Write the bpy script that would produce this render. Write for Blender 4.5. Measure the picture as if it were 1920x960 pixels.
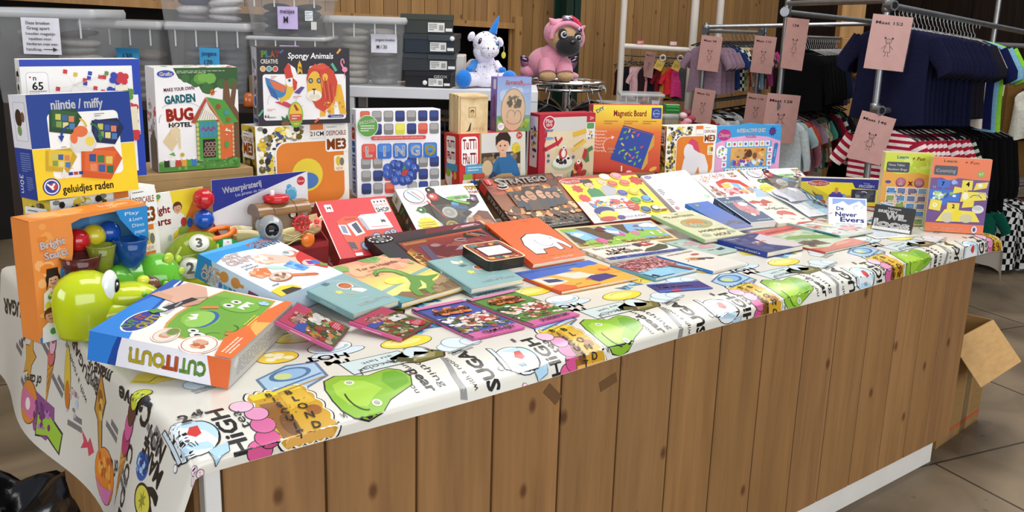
import bpy,bmesh,math,random
from math import sin,cos,pi,radians as rad
from mathutils import Vector as V,Matrix as M
from mathutils.geometry import tessellate_polygon

SC = bpy.context.scene
COL = SC.collection
for _o in list(bpy.data.objects):
    bpy.data.objects.remove(_o)

# ------------------------------------------------------------------ camera, world, lamps, exposure
H = 0.92                                   # height of the counter top
CAM = V((-3.55430,-1.61386,1.70344))
YAW = rad(-39.546)                         # view direction turned from +Y towards +X
cd = bpy.data.cameras.new('camera')
cam = bpy.data.objects.new('camera',cd)
COL.objects.link(cam)
cd.sensor_width = 36.0
cd.lens = 1791.86 / 1920 * 36.0
cd.clip_start = 0.05
_f = V((0.617,0.747,-0.248)).normalized()
_r = V((0.775,-0.631,0.028)).normalized()
_u = _r.cross(_f).normalized()
_r = _f.cross(_u)
cam.matrix_world = M(((_r.x,_u.x,-_f.x,CAM.x),(_r.y,_u.y,-_f.y,CAM.y),(_r.z,_u.z,-_f.z,CAM.z),(0,0,0,1)))
SC.camera = cam

w = bpy.data.worlds.new('world')
SC.world = w
w.use_nodes = True
w.node_tree.nodes['Background'].inputs[0].default_value = (0.86,0.90,1.0,1)
w.node_tree.nodes['Background'].inputs[1].default_value = 0.32

def lamp(name,loc,size,power,colr,aim):
    ld = bpy.data.lights.new(name,'AREA')
    ld.shape = 'RECTANGLE'
    ld.size,ld.size_y = size
    ld.energy = power
    ld.color = colr
    o = bpy.data.objects.new(name,ld)
    COL.objects.link(o)
    o.location = loc
    o.rotation_euler = (V(aim) - V(loc)).to_track_quat('-Z','Y').to_euler()
    return o
# roof lights of the hall, then two added fill lamps
lamp('roof_light',(-1.2,0.2,4.6),(4.0,1.6),128,(1.0,0.97,0.92),(-1.2,0.6,0))
lamp('roof_light',(2.6,2.2,4.8),(1.6,5.0),125,(1.0,0.96,0.90),(1.8,2.0,0))
lamp('roof_light',(-0.5,3.9,4.2),(5.0,0.6),28,(1.0,0.95,0.86),(0.4,4.6,1.2))
lamp('side_fill',(-7.5,1.6,2.6),(3.5,1.8),110,(0.90,0.94,1.0),(-2.6,0.8,0.9))  # unseen lamp added to brighten the left cloth flap
lamp('front_fill',(-2.8,-5.6,2.4),(8.0,3.0),290,(0.96,0.98,1.0),(-1.0,0.4,0.2))  # wide unseen lamp added behind the camera to lift the counter front

SC.view_settings.view_transform = 'Standard'
SC.view_settings.look = 'None'
SC.view_settings.gamma = 1.0
SC.view_settings.use_curve_mapping = False
SC.view_settings.exposure = 0.0

# ------------------------------------------------------------------ colour and materials
_cc = {}
def hx(c):
    if not isinstance(c,str):
        return c
    if c not in _cc:
        s = c.lstrip('#')
        if len(s) == 3:
            s = ''.join(ch * 2 for ch in s)
        t = [int(s[i:i + 2],16) / 255 for i in (0,2,4)]
        _cc[c] = tuple(x / 12.92 if x <= 0.04045 else ((x + 0.055) / 1.055) ** 2.4 for x in t) + (1.0,)
    return _cc[c]

def mat(name,rough=0.5,metal=0.0,coat=0.0,noise=0.06,scale=40,spec=0.5,alpha=1.0,bump=0.0,aniso=(1,1,1),trans=0.0,sheen=0.0,film=False):
    m = bpy.data.materials.new(name)
    m.use_nodes = True
    nt = m.node_tree
    N,L = nt.nodes,nt.links
    b = N['Principled BSDF']
    at = N.new('ShaderNodeAttribute')
    at.attribute_name = 'print'
    tc = N.new('ShaderNodeTexCoord')
    mp = N.new('ShaderNodeMapping')
    mp.inputs['Scale'].default_value = aniso
    nz = N.new('ShaderNodeTexNoise')
    nz.inputs['Scale'].default_value = scale
    nz.inputs['Detail'].default_value = 4
    L.new(tc.outputs['Object'],mp.inputs['Vector'])
    L.new(mp.outputs[0],nz.inputs['Vector'])
    mr = N.new('ShaderNodeMapRange')
    mr.inputs['To Min'].default_value = 1 - noise
    mr.inputs['To Max'].default_value = 1 + noise
    mr.inputs['From Min'].default_value = 0.3
    mr.inputs['From Max'].default_value = 0.7
    L.new(nz.outputs['Fac'],mr.inputs['Value'])
    mx = N.new('ShaderNodeVectorMath')
    mx.operation = 'SCALE'
    L.new(at.outputs['Color'],mx.inputs[0])
    L.new(mr.outputs[0],mx.inputs['Scale'])
    if film:
        b.inputs['Base Color'].default_value = (0.02,0.02,0.02,1)
    else:
        L.new(mx.outputs[0],b.inputs['Base Color'])
    b.inputs['Roughness'].default_value = rough
    b.inputs['Metallic'].default_value = metal
    b.inputs['Specular IOR Level'].default_value = spec
    b.inputs['Coat Weight'].default_value = coat
    b.inputs['Coat Roughness'].default_value = 0.12
    b.inputs['Sheen Weight'].default_value = sheen
    if bump:
        bp = N.new('ShaderNodeBump')
        bp.inputs['Strength'].default_value = bump
        bp.inputs['Distance'].default_value = 0.01
        L.new(nz.outputs['Fac'],bp.inputs['Height'])
        L.new(bp.outputs[0],b.inputs['Normal'])
    if alpha < 1.0:
        tr = N.new('ShaderNodeBsdfTransparent')
        ms = N.new('ShaderNodeMixShader')
        ms.inputs[0].default_value = alpha
        L.new(tr.outputs[0],ms.inputs[1])
        L.new(b.outputs[0],ms.inputs[2])
        L.new(ms.outputs[0],N['Material Output'].inputs[0])
    return m

def wood(name,dark,light,knots=True,stretch=(9,9,0.55),rough=0.55,contrast=1.0):
    """lengthways grain, knots and a tint per board (from the colour attribute)"""
    m = bpy.data.materials.new(name)
    m.use_nodes = True
    nt = m.node_tree
    N,L = nt.nodes,nt.links
    b = N['Principled BSDF']
    tc = N.new('ShaderNodeTexCoord')
    at = N.new('ShaderNodeAttribute')
    at.attribute_name = 'print'
    ofs = N.new('ShaderNodeVectorMath')
    ofs.operation = 'MULTIPLY_ADD'
    ofs.inputs[1].default_value = (3.0,3.0,31.0)
    L.new(at.outputs['Color'],ofs.inputs[0])
    L.new(tc.outputs['Object'],ofs.inputs[2])
    mp = N.new('ShaderNodeMapping')
    mp.inputs['Scale'].default_value = stretch
    L.new(ofs.outputs[0],mp.inputs['Vector'])
    nz = N.new('ShaderNodeTexNoise')
    nz.inputs['Scale'].default_value = 2.2
    nz.inputs['Detail'].default_value = 6
    nz.inputs['Distortion'].default_value = 0.6
    L.new(mp.outputs[0],nz.inputs['Vector'])
    n2 = N.new('ShaderNodeTexNoise')
    n2.inputs['Scale'].default_value = 12
    n2.inputs['Detail'].default_value = 3
    L.new(mp.outputs[0],n2.inputs['Vector'])
    ad = N.new('ShaderNodeMath')
    ad.operation = 'MULTIPLY_ADD'
    ad.inputs[1].default_value = 0.35
    L.new(n2.outputs['Fac'],ad.inputs[0])
    L.new(nz.outputs['Fac'],ad.inputs[2])
    cr = N.new('ShaderNodeValToRGB')
    cr.color_ramp.elements[0].position = 0.66 - 0.26 * contrast
    cr.color_ramp.elements[0].color = hx(dark)
    cr.color_ramp.elements[1].position = 0.66 + 0.2 * contrast
    cr.color_ramp.elements[1].color = hx(light)
    L.new(ad.outputs[0],cr.inputs[0])
    last = cr.outputs[0]
    if knots:
        sx = N.new('ShaderNodeSeparateXYZ')
        L.new(ofs.outputs[0],sx.inputs[0])
        sa = N.new('ShaderNodeMath')
        L.new(sx.outputs[0],sa.inputs[0])
        L.new(sx.outputs[1],sa.inputs[1])
        cx = N.new('ShaderNodeCombineXYZ')
        L.new(sa.outputs[0],cx.inputs[0])
        sm = N.new('ShaderNodeMath')
        sm.operation = 'MULTIPLY'
        sm.inputs[1].default_value = 0.6
        L.new(sx.outputs[2],sm.inputs[0])
        L.new(sm.outputs[0],cx.inputs[1])
        vo = N.new('ShaderNodeTexVoronoi')
        vo.voronoi_dimensions = '2D'
        vo.inputs['Scale'].default_value = 3.6
        L.new(cx.outputs[0],vo.inputs['Vector'])
        kr = N.new('ShaderNodeValToRGB')
        kr.color_ramp.elements[0].position = 0.02
        kr.color_ramp.elements[0].color = (0.40,0.29,0.20,1)
        kr.color_ramp.elements[1].position = 0.055
        kr.color_ramp.elements[1].color = (1,1,1,1)
        L.new(vo.outputs['Distance'],kr.inputs[0])
        mm = N.new('ShaderNodeMix')
        mm.data_type = 'RGBA'
        mm.blend_type = 'MULTIPLY'
        mm.inputs[0].default_value = 1.0
        L.new(last,mm.inputs[6])
        L.new(kr.outputs[0],mm.inputs[7])
        last = mm.outputs[2]
    tint = N.new('ShaderNodeMix')
    tint.data_type = 'RGBA'
    tint.blend_type = 'MULTIPLY'
    tint.inputs[0].default_value = 1.0
    L.new(last,tint.inputs[6])
    L.new(at.outputs['Color'],tint.inputs[7])
    L.new(tint.outputs[2],b.inputs['Base Color'])
    b.inputs['Roughness'].default_value = rough
    return m

CARD = mat('printed_card',0.42,noise=0.04,scale=9,spec=0.35)
GLOSS = mat('gloss_card',0.28,noise=0.03,scale=8,spec=0.4)
MATTE = mat('matte_paper',0.75,noise=0.05,scale=25)
KRAFT = mat('corrugated_card',0.85,noise=0.09,scale=14,aniso=(1,1,6))
PLAST = mat('shiny_plastic',0.12,noise=0.02,scale=6,coat=0.4)
TINTED = mat('tinted_clear_plastic',0.08,noise=0.02,alpha=0.62,coat=0.3)
FABRIC = mat('cotton_fabric',0.95,spec=0.15,noise=0.12,scale=60,bump=0.25)
PLUSH = mat('plush_fur',1.0,noise=0.12,scale=120,bump=0.5,sheen=0.4)
STEEL = mat('galvanised_steel',0.34,metal=0.85,noise=0.12,scale=18)
CHROME = mat('chrome',0.12,metal=1.0,noise=0.02)
PAINT = mat('satin_paint',0.45,noise=0.05,scale=7)
VINYL = mat('table_vinyl',0.27,noise=0.02,scale=5,coat=0.25)
CLEAR = mat('clear_film',0.08,alpha=0.16,noise=0.0,coat=0.3,film=True)
TUB = mat('milky_tub_plastic',0.22,alpha=0.24,noise=0.15,scale=3)
TUBRIM = mat('milky_tub_rim',0.25,alpha=0.62,noise=0.06,scale=6)
BAG = mat('bin_liner_film',0.22,noise=0.3,scale=9,bump=0.8,coat=0.3)
PAGES = mat('paper_edges',0.8,noise=0.14,scale=60,aniso=(0.4,0.4,14))
PINE = wood('counter_pine','#785530','#a3794a',contrast=1.5,stretch=(7,7,0.45))
BARN = wood('wall_boards','#8a6438','#bb905a',stretch=(7,7,0.35),contrast=1.5)
DARKWOOD = wood('dark_boards','#2a1c12','#4a3321',knots=False)
LIGHTWOOD = wood('pale_wood','#cfae78','#ead2a2',knots=False,stretch=(4,4,14),contrast=0.7)

# ------------------------------------------------------------------ mesh builder
class MB:
    def __init__(s,T=None):
        s.v,s.f,s.mi,s.c,s.sm,s.mats = [],[],[],[],[],[]
        s.T = T

    def _m(s,m):
        if m not in s.mats:
            s.mats.append(m)
        return s.mats.index(m)

    def face(s,pts,m,col,smooth=False,cols=None):
        i = len(s.v)
        s.v.extend(tuple(s.T @ V(p)) if s.T else tuple(p) for p in pts)
        s.f.append(tuple(range(i,i + len(pts))))
        s.mi.append(s._m(m))
        s.sm.append(smooth)
        s.c.append([hx(c) for c in cols] if cols else [hx(col)] * len(pts))

    def grid(s,rows,m,col,smooth=True,close=False,colf=None):
        """rows: equal-length lists of points sharing vertices"""
        i = len(s.v)
        n = len(rows[0])
        for r in rows:
            s.v.extend(tuple(s.T @ V(p)) if s.T else tuple(p) for p in r)
        k = s._m(m)
        base = hx(col) if col else None
        for a in range(len(rows) - 1):
            for b in range(n if close else n - 1):
                b2 = (b + 1) % n
                s.f.append((i + a * n + b,i + a * n + b2,i + (a + 1) * n + b2,i + (a + 1) * n + b))
                s.mi.append(k)
                s.sm.append(smooth)
                s.c.append([hx(colf(a,b))] * 4 if colf else [base] * 4)

    def cap(s,ring,m,col):
        s.face(ring,m,col)

    def box(s,lo,hi,m,col,ch=0.0012,cols=None):
        """chamfered box; cols may recolour faces: keys x- x+ y- y+ z- z+"""
        x0,y0,z0 = lo
        x1,y1,z1 = hi
        ch = min(ch,0.45 * min(abs(x1 - x0),abs(y1 - y0),abs(z1 - z0)))
        cols = cols or {}
        a,b = (x0,y0,z0),(x1,y1,z1)
        def P(ax,sx,sy,sz):
            p = [(b if q else a)[k] for k,q in enumerate((sx,sy,sz))]
            for k,q in enumerate((sx,sy,sz)):
                if k != ax:
                    p[k] += -ch if q else ch
            return tuple(p)
        for ax in range(3):
            for sg in (0,1):
                o1,o2 = [k for k in range(3) if k != ax]
                q = []
                for (p1,p2) in ((0,0),(1,0),(1,1),(0,1)):
                    sv = [0,0,0]
                    sv[ax],sv[o1],sv[o2] = sg,p1,p2
                    q.append(P(ax,*sv))
                flip = (sg == 0) ^ (ax == 1)
                s.face(q[::-1] if flip else q,m,cols.get('xyz'[ax] + '-+'[sg],col))
        for ax in range(3):
            o1,o2 = [k for k in range(3) if k != ax]
            for s1 in (0,1):
                for s2 in (0,1):
                    q = []
                    for (face_ax,e) in ((o1,0),(o1,1),(o2,1),(o2,0)):
                        sv = [0,0,0]
                        sv[ax],sv[o1],sv[o2] = e,s1,s2
                        q.append(P(face_ax,*sv))
                    s.face(q,m,col)
        for sx in (0,1):
            for sy in (0,1):
                for sz in (0,1):
                    s.face([P(k,sx,sy,sz) for k in range(3)],m,col)

    def tube(s,path,r,m,col,n=8,caps=True,closed=False):
        path = [V(p) for p in path]
        rs = r if isinstance(r,(list,tuple)) else [r] * len(path)
        rings = []
        nrm = None
        for i,p in enumerate(path):
            if closed:
                t = path[(i + 1) % len(path)] - path[i - 1]
            else:
                t = path[min(i + 1,len(path) - 1)] - path[max(i - 1,0)]
            t.normalize()
            if nrm is None:
                nrm = t.orthogonal().normalized()
            nrm = (nrm - t * nrm.dot(t))
            if nrm.length < 1e-6:
                nrm = t.orthogonal()
            nrm.normalize()
            bn = t.cross(nrm)
            rings.append([p + (nrm * cos(2 * pi * k / n) + bn * sin(2 * pi * k / n)) * rs[i] for k in range(n)])
        if closed:
            rings.append(rings[0])
        s.grid(rings,m,col,close=True)
        if caps and not closed:
            s.face(rings[0][::-1],m,col)
            s.face(rings[-1],m,col)

    def lathe(s,prof,m,col,n=20,c=(0,0,0),colf=None,T=None):
        T = T or M.Identity(4)
        rows = [[T @ V((c[0] + r * cos(2 * pi * k / n),c[1] + r * sin(2 * pi * k / n),c[2] + z)) for k in range(n)] for r,z in prof]
        s.grid(rows,m,col,close=True,colf=colf)

    def ell(s,c,r,m,col,nu=18,nv=12,R=None,colf=None):
        c = V(c)
        rows = []
        for i in range(nv + 1):
            th = pi * i / nv
            row = []
            for k in range(nu):
                p = V((max(sin(th),1e-4) * cos(2 * pi * k / nu) * r[0],max(sin(th),1e-4) * sin(2 * pi * k / nu) * r[1],-cos(th) * r[2]))
                row.append(c + (R @ p if R else p))
            rows.append(row)
        s.grid(rows,m,col,close=True,colf=colf)

    def prism(s,pts,z0,z1,m,col,side=None):
        """outline in xy pulled from z0 to z1"""
        s.face([(x,y,z1) for x,y in pts],m,col)
        s.face([(x,y,z0) for x,y in pts][::-1],m,col)
        for i in range(len(pts)):
            (x,y),(x2,y2) = pts[i],pts[(i + 1) % len(pts)]
            s.face([(x,y,z0),(x2,y2,z0),(x2,y2,z1),(x,y,z1)],m,side or col)

    def make(s,name,parent=None,mw=None):
        me = bpy.data.meshes.new(name)
        me.from_pydata(s.v,[],s.f)
        for m in s.mats:
            me.materials.append(m)
        me.polygons.foreach_set('material_index',s.mi)
        me.polygons.foreach_set('use_smooth',s.sm)
        at = me.color_attributes.new('print','FLOAT_COLOR','CORNER')
        flat = []
        for cs in s.c:
            for c in cs:
                flat.extend(c)
        at.data.foreach_set('color',flat)
        me.update()
        o = bpy.data.objects.new(name,me)
        COL.objects.link(o)
        if parent is not None:
            o.parent = parent
        if mw is not None:
            o.matrix_world = mw
        return o

def empty(name,mw=None):
    o = bpy.data.objects.new(name,None)
    o.empty_display_size = 0.05
    COL.objects.link(o)
    if mw is not None:
        o.matrix_world = mw
    return o

def tag(o,label,cat,group=None):
    o['label'] = label
    o['category'] = cat
    if group:
        o['group'] = group
    return o

def struct(o):
    o['kind'] = 'structure'
    return o

def clone(root,mw):
    r = root.copy()
    COL.objects.link(r)
    r.matrix_world = mw
    for ch in root.children:
        c = ch.copy()
        COL.objects.link(c)
        c.parent = r
    return r

def TR(x,y,z,rz=0.0):
    return M.Translation((x,y,z)) @ M.Rotation(rz,4,'Z')

# frame turned with the rear shelving: u to its right, v away from the aisle
_a = V((cos(YAW),sin(YAW),0))
_b = V((-sin(YAW),cos(YAW),0))
def S(u,v,z):
    p = CAM + _a * u + _b * v
    return V((p.x,p.y,z))
def ST(u,v,z,rz=0.0):
    p = S(u,v,z)
    return TR(p.x,p.y,p.z,YAW + rz)

# ------------------------------------------------------------------ lettering and printed pictures
_tx = {}
def glyphs(text,bold=0.0):
    key = (text,bold)
    if key not in _tx:
        cu = bpy.data.curves.new('lettering','FONT')
        cu.body = text
        cu.resolution_u = 2
        cu.offset = bold
        o = bpy.data.objects.new('lettering',cu)
        COL.objects.link(o)
        bpy.context.view_layer.update()
        ev = o.evaluated_get(bpy.context.evaluated_depsgraph_get())
        me = ev.to_mesh()
        vs = [(p.co.x,p.co.y) for p in me.vertices]
        fs = [tuple(p.vertices) for p in me.polygons]
        ev.to_mesh_clear()
        bpy.data.objects.remove(o)
        bpy.data.curves.remove(cu)
        if vs:
            x0,x1 = min(x for x,y in vs),max(x for x,y in vs)
        else:
            x0,x1 = 0,1
        _tx[key] = ([(x - x0,y) for x,y in vs],fs,x1 - x0)
    return _tx[key]

class Art:
    """flat colour shapes printed on one face; u, v run 0..1 over the face"""
    def __init__(s,mb,o,ex,ey,w,h,m=None,step=5e-5):
        s.mb,s.o,s.ex,s.ey,s.w,s.h = mb,V(o),V(ex).normalized(),V(ey).normalized(),w,h
        s.n = s.ex.cross(s.ey)
        s.m = m or CARD
        s.k,s.step = 1,step

    def P(s,u,v):
        return s.o + s.ex * (u * s.w) + s.ey * (v * s.h) + s.n * (s.k * s.step)

    def emit(s,pts,col,cols=None):
        s.mb.face([s.P(u,v) for u,v in pts],s.m,col,False,cols)

    def poly(s,pts,col,up=True):
        s.k += 1 if up else .25
        a = sum(pts[i][0] * pts[(i + 1) % len(pts)][1] - pts[(i + 1) % len(pts)][0] * pts[i][1] for i in range(len(pts)))
        s.emit(pts if a > 0 else pts[::-1],col)

    def rect(s,u0,v0,u1,v1,col,r=0.0,up=True):
        if r <= 0:
            return s.poly([(u0,v0),(u1,v0),(u1,v1),(u0,v1)],col,up)
        ru,rv = r,r * s.w / s.h
        pts = []
        for cu,cv,a0 in ((u1 - ru,v0 + rv,-pi / 2),(u1 - ru,v1 - rv,0),(u0 + ru,v1 - rv,pi / 2),(u0 + ru,v0 + rv,pi)):
            for k in range(5):
                a = a0 + k * pi / 8
                pts.append((cu + ru * cos(a),cv + rv * sin(a)))
        s.poly(pts,col,up)

    def grad(s,u0,v0,u1,v1,c0,c1):
        """inked gradient, c0 at the bottom edge"""
        s.k += 1
        s.emit([(u0,v0),(u1,v0),(u1,v1),(u0,v1)],None,[c0,c0,c1,c1])

    def ell(s,u,v,ru,rv=None,col='#000',rot=0.0,n=20,up=True):
        rv = rv if rv is not None else ru * s.w / s.h
        A,B = ru * s.w,rv * s.h
        s.poly([(u + (A * cos(t) * cos(rot) - B * sin(t) * sin(rot)) / s.w,v + (A * cos(t) * sin(rot) + B * sin(t) * cos(rot)) / s.h)
                for t in (2 * pi * k / n for k in range(n))],col,up)

    def star(s,u,v,r,col,n=5,k=0.5,rot=pi / 2):
        q = s.w / s.h
        s.poly([(u + r * (1 if i % 2 == 0 else k) * cos(rot + pi * i / n),v + q * r * (1 if i % 2 == 0 else k) * sin(rot + pi * i / n)) for i in range(2 * n)],col)

    def line(s,pts,wd,col,up=True):
        """stroke, width as a share of the face width"""
        s.k += 1 if up else .25
        q = s.h / s.w
        for (a,b) in zip(pts[:-1],pts[1:]):
            dx,dy = b[0] - a[0],(b[1] - a[1]) * q
            l = math.hypot(dx,dy) or 1
            nx,ny = -dy / l * wd / 2,dx / l * wd / 2 / q
            s.emit([(a[0] - nx,a[1] - ny),(b[0] - nx,b[1] - ny),(b[0] + nx,b[1] + ny),(a[0] + nx,a[1] + ny)],col)

    def arc(s,u,v,ru,rv,a0,a1,wd,col,n=14):
        s.line([(u + ru * cos(a0 + (a1 - a0) * k / n),v + rv * sin(a0 + (a1 - a0) * k / n)) for k in range(n + 1)],wd,col)

    def text(s,t,u,v,hg,col,wd=None,al='c',b=0.0,sh=0.0,rot=0.0,ol=None,olw=0.05):
        """hg: capital height as a share of the face height, wd: length as a share of the face width"""
        if ol:
            s.text(t,u,v,hg,ol,wd,al,b + olw,sh,rot)
        vs,fs,L = glyphs(t,min(b,0.012))
        sy = hg * s.h / 0.70
        sx = wd * s.w / L if wd else sy
        x0 = {'c': -L / 2,'l': 0,'r': -L}[al]
        s.k += 1
        cr,sr = cos(rot),sin(rot)
        if b < 0.02:
            shifts = [(0,0)]
        elif ol or b < 0.045:
            shifts = [(-b * .5,0),(b * .5,0),(0,b * .4),(0,-b * .4)]
        else:
            shifts = [(b * .6 * cos(k * pi / 4),b * .6 * sin(k * pi / 4)) for k in range(8)]
        for dx,dy in shifts:
            pts = []
            for x,y in vs:
                X,Y = (x + x0 + dx) * sx + sh * y * sy,((y - 0.35 if al == 'c' else y) + dy) * sy
                pts.append((u + (X * cr - Y * sr) / s.w,v + (X * sr + Y * cr) / s.h))
            for f in fs:
                s.emit([pts[i] for i in f],col)

    def spk(s,u0,v0,u1,v1,cols,n,r0,r1,seed=1,sq=1.0):
        """cluttered photographic patch: many small shapes"""
        R = random.Random(seed)
        q = s.w / s.h
        for i in range(n):
            r = R.uniform(r0,r1)
            rv = r * q * R.uniform(0.5,1.2) * sq
            r = min(r,(u1 - u0) / 2)
            rv = min(rv,(v1 - v0) / 2)
            s.ell(R.uniform(u0 + r,u1 - r),R.uniform(v0 + rv,v1 - rv),r,rv,R.choice(cols),0,7,up=False)

    def greek(s,u0,v0,u1,v1,col,rows,seed=1,th=0.45):
        """lines of print too small to read"""
        R = random.Random(seed)
        s.k += 1
        dv = (v1 - v0) / rows
        for i in range(rows):
            u = u0
            end = u1 if i < rows - 1 else u0 + (u1 - u0) * 0.6
            while u < end:
                l = R.uniform(0.04,0.13) * (u1 - u0)
                e = min(u + l,end)
                s.emit([(u,v1 - (i + th + 0.2) * dv),(e,v1 - (i + th + 0.2) * dv),(e,v1 - (i + 0.2) * dv),(u,v1 - (i + 0.2) * dv)],col)
                u = e + 0.02 * (u1 - u0)

    def kid(s,u,v,r,skin,hair,shirt,dark=None):
        """half figure of a child printed on a pack"""
        q = s.w / s.h
        s.poly([(u - 1.7 * r,v - 4.2 * r * q),(u - 1.5 * r,v - 1.8 * r * q),(u - .6 * r,v - 1.1 * r * q),(u + .6 * r,v - 1.1 * r * q),(u + 1.5 * r,v - 1.8 * r * q),(u + 1.7 * r,v - 4.2 * r * q)],shirt)
        s.rect(u - .3 * r,v - 1.3 * r * q,u + .3 * r,v - .6 * r * q,skin)
        s.ell(u,v + .15 * r * q,1.08 * r,1.12 * r * q,hair)
        s.ell(u,v - .12 * r * q,.88 * r,.98 * r * q,skin)
        s.poly([(u - .95 * r,v + .3 * r * q),(u - .7 * r,v + .95 * r * q),(u + .7 * r,v + .95 * r * q),(u + .95 * r,v + .3 * r * q),(u + .3 * r,v + .5 * r * q),(u - .3 * r,v + .35 * r * q)],hair)
        for sx in (-1,1):
            s.ell(u + sx * .34 * r,v - .05 * r * q,.1 * r,.09 * r * q,'#2a1a12',up=False)
        s.arc(u,v - .42 * r * q,.3 * r,.16 * r * q,pi,2 * pi,.12 * r,'#9a4038',6)

# ------------------------------------------------------------------ cartons and books
def pose(x,y,z,yaw,t,roll=0.0):
    ex = V((cos(yaw),sin(yaw),0))
    eb = V((-sin(yaw),cos(yaw),0))
    eu = eb * cos(t) + V((0,0,1)) * sin(t)
    n = ex.cross(eu)
    if roll:
        ex = ex * cos(roll) + n * sin(roll)
        n = ex.cross(eu)
    return M(((ex.x,eu.x,n.x,x),(ex.y,eu.y,n.y,y),(ex.z,eu.z,n.z,z),(0,0,0,1)))

U = pi / 2
class Pack:
    """one carton: local x along the print, y up the print, front face at z = d"""
    def __init__(s,name,x,y,z0,yaw,t,w,h,d,label,cat,side='#fff',back=None,m=None,cols=None,roll=0.0,bev=0.0012,group=None):
        # x, y is the lower left corner of the FRONT face, z0 the support height
        mw = pose(x,y,z0 + d * abs(cos(t)),yaw,t,roll)
        n = V((mw[0][2],mw[1][2],mw[2][2]))
        mw.translation = mw.translation - n * d
        s.mw,s.w,s.h,s.d,s.name = mw,w,h,d,name
        s.mb = MB()
        s.m = m or CARD
        s.mb.box((0,0,0),(w,h,d),s.m,side,bev,cols)
        s.label,s.cat,s.group = label,cat,group
        s.f = Art(s.mb,(0,0,d),(1,0,0),(0,1,0),w,h,s.m)
        s.l = Art(s.mb,(0,0,0),(0,0,1),(0,1,0),d,h,s.m)      # left side, u from back to front
        s.t = Art(s.mb,(0,h,d),(1,0,0),(0,0,-1),w,d,s.m)
        s.b = Art(s.mb,(0,0,0),(1,0,0),(0,0,1),w,d,s.m)      # lower side
        s.r = Art(s.mb,(w,0,d),(0,0,-1),(0,1,0),d,h,s.m)
    def done(s):
        o = s.mb.make(s.name,None,s.mw)
        s.o = o
        return tag(o,s.label,s.cat,s.group)

def book(name,x,y,z0,yaw,t,w,h,d,label,cover,spine=None,cat='book',hard=0.0016,roll=0.0,page='#e9e2d2',m=None,group=None):
    """cover (two boards and a spine on the left) with a block of pages inside; returns (root, Art for the front)"""
    mw = pose(x,y,z0 + d * abs(cos(t)),yaw,t,roll)
    n = V((mw[0][2],mw[1][2],mw[2][2]))
    mw.translation = mw.translation - n * d
    root = empty(name,mw)
    tag(root,label,cat,group)
    mb = MB()
    m = m or GLOSS
    c = min(hard,d * 0.2)
    mb.box((0,0,0),(w,h,c),m,cover,0.0004)
    mb.box((0,0,d - c),(w,h,d),m,cover,0.0004)
    mb.box((0,0,c),(c * 1.2,h,d - c),m,spine or cover,0.0003)
    f = Art(mb,(0,0,d),(1,0,0),(0,1,0),w,h,m)
    f.l = Art(mb,(0,0,0),(0,0,1),(0,1,0),d,h,m)
    if spine:
        f.l.rect(0,0,1,1,spine)
    pg = MB()
    i = min(0.003,d * 0.3)
    pg.box((c * 1.2,i,c),(w - i,h - i,d - c),PAGES,page,0.0005)
    pg.make('page_block',root)
    f.finish = lambda: (mb.make('cover',root),root)[1]
    f.root = root
    return f

# ------------------------------------------------------------------ hall: floor, walls
def floor_mat():
    m = bpy.data.materials.new('worn_concrete_slabs')
    m.use_nodes = True
    nt = m.node_tree
    N,L = nt.nodes,nt.links
    b = N['Principled BSDF']
    tc = N.new('ShaderNodeTexCoord')
    mp = N.new('ShaderNodeMapping')
    mp.inputs['Rotation'].default_value = (0,0,rad(14))
    L.new(tc.outputs['Object'],mp.inputs['Vector'])
    n1 = N.new('ShaderNodeTexNoise')
    n1.inputs['Scale'].default_value = 2.3
    n1.inputs['Detail'].default_value = 7
    n1.inputs['Distortion'].default_value = 0.8
    L.new(mp.outputs[0],n1.inputs['Vector'])
    cr = N.new('ShaderNodeValToRGB')
    cr.color_ramp.elements[0].position = 0.28
    cr.color_ramp.elements[0].color = hx('#62533f')
    cr.color_ramp.elements[1].position = 0.70
    cr.color_ramp.elements[1].color = hx('#8f7d64')
    L.new(n1.outputs['Fac'],cr.inputs[0])
    br = N.new('ShaderNodeTexBrick')
    br.inputs['Scale'].default_value = 1.0
    br.inputs['Brick Width'].default_value = 2.0
    br.inputs['Row Height'].default_value = 1.1
    br.inputs['Mortar Size'].default_value = 0.006
    br.inputs['Mortar Smooth'].default_value = 0.2
    L.new(mp.outputs[0],br.inputs['Vector'])
    dk = N.new('ShaderNodeMix')
    dk.data_type = 'RGBA'
    L.new(br.outputs['Fac'],dk.inputs[0])
    L.new(cr.outputs[0],dk.inputs[6])
    dk.inputs[7].default_value = hx('#33291f')
    sp = N.new('ShaderNodeTexVoronoi')
    sp.inputs['Scale'].default_value = 7
    L.new(mp.outputs[0],sp.inputs['Vector'])
    sr = N.new('ShaderNodeValToRGB')
    sr.color_ramp.elements[0].position = 0.02
    sr.color_ramp.elements[0].color = (0.3,0.27,0.24,1)
    sr.color_ramp.elements[1].position = 0.10
    sr.color_ramp.elements[1].color = (1,1,1,1)
    L.new(sp.outputs['Distance'],sr.inputs[0])
    mm = N.new('ShaderNodeMix')
    mm.data_type = 'RGBA'
    mm.blend_type = 'MULTIPLY'
    mm.inputs[0].default_value = 0.8
    L.new(dk.outputs[2],mm.inputs[6])
    L.new(sr.outputs[0],mm.inputs[7])
    L.new(mm.outputs[2],b.inputs['Base Color'])
    b.inputs['Roughness'].default_value = 0.55
    return m

mb = MB()
mb.box((-9,-9,-0.12),(17,12,0),floor_mat(),'#fff')
struct(mb.make('floor'))

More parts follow.
